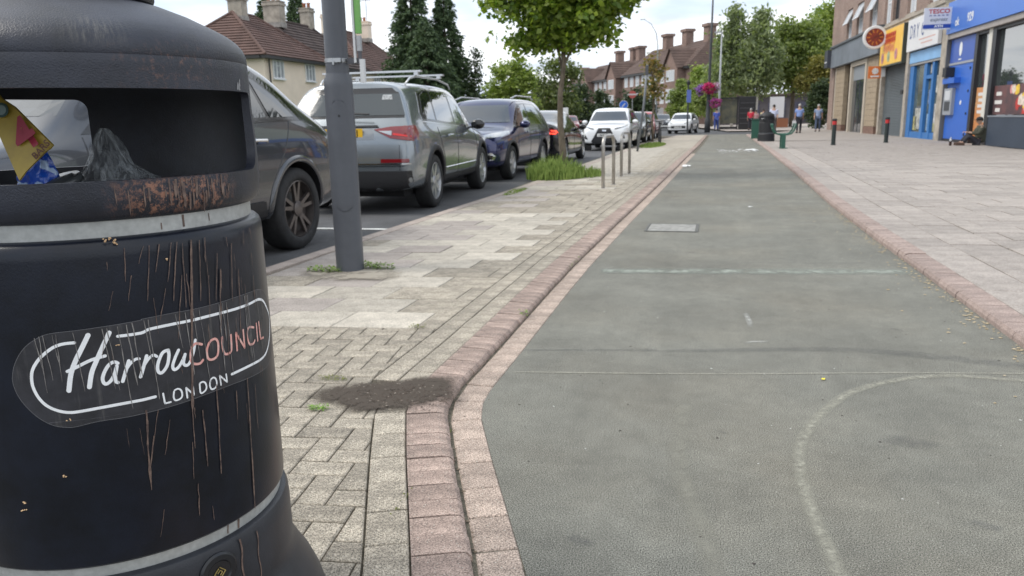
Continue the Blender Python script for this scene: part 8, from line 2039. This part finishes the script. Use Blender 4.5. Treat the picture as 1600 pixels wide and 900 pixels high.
skinned('coat', [(.0, 0, .06), (.02, 0, .28), (.02, 0, .46), (0, 0, .58), Vb[16], Vb[17], Vb[18], Vb[20], Vb[21], Vb[22], (0, 0, .65)], [(0, 1), (1, 2), (2, 3), (3, 4), (4, 5), (5, 6), (3, 7), (7, 8), (8, 9), (3, 10)], [(.17, .20), (.16, .19), (.15, .18), (.13, .16), .082, .070, .056, .082, .070, .056, .07], coat, sm)
skinned('trousers', [(-.02, 0, .12), Vb[8], Vb[9], Vb[10], Vb[12], Vb[13], Vb[14]], [(0, 1), (1, 2), (2, 3), (0, 4), (4, 5), (5, 6)], [(.13, .15), .10, .08, .06, .10, .08, .06], tr_d, sm)
for i in (11, 15): x, y, z = Vb[i]; MB().bbox((x + .02, y, .055), (.26, .10, .10), .02).build('shoe', mat('shoe_brown', (.10, .06, .045), .8), sm)
head(sm, (-.06, 0, .80), hair_d, R(-65))
cp_ = MB().lathe([(.098, 0), (.10, .03), (.085, .07), (.04, .095), (.001, .10)], 20, cap=(False, False)); cp_.poly([(-.07, -.09, .0), (.07, -.09, .0), (.05, -.17, -.01), (-.05, -.17, -.01)], (0, 0, .012)); cp_.xform(Matrix.Translation((-.055, 0, .845)) @ Matrix.Rotation(R(-65), 4, 'Z')).build('cap', mat('cap_black', (.02, .02, .022), .8), sm, fix=True)
q = MB()
for bx_, by_ in ((-.42, -.16), (-.42, .14)):
    for f_ in range(4): o_ = Vector((bx_ - .01, by_ + (f_ - 1.5) * .017, .44)); q.tube([o_, o_ + Vector((-.04, 0, -.004)), o_ + Vector((-.06, 0, -.025))], [.009, .008, .007], 5)
    o_ = Vector((bx_, by_ + .035, .45)); q.tube([o_, o_ + Vector((-.03, .015, .01)), o_ + Vector((-.05, .01, .005))], [.01, .009, .007], 5)
q.build('fingers', skin, sb_)
bt = thing('bottle', 'small clear bottle with dark drink standing on the paving left of the seated person', 'bottle', (7.55, 29.4, ZR)); MB().lathe([(.04, 0), (.042, .02), (.042, .13), (.04, .15)], 16).build('drink', mat('cola_dark', (.03, .012, .01), .15), bt); MB().lathe([(.041, .15), (.04, .19), (.018, .24), (.016, .26)], 16).build('neck', mat('bottle_clear', (.5, .52, .54), .15), bt); MB().lathe([(.02, .26), (.02, .285)], 12).build('bottle_cap', mat('cap_white', (.65, .65, .65), .5), bt)
scene.cycles.max_bounces = 6
scene.cycles.transparent_max_bounces = 12
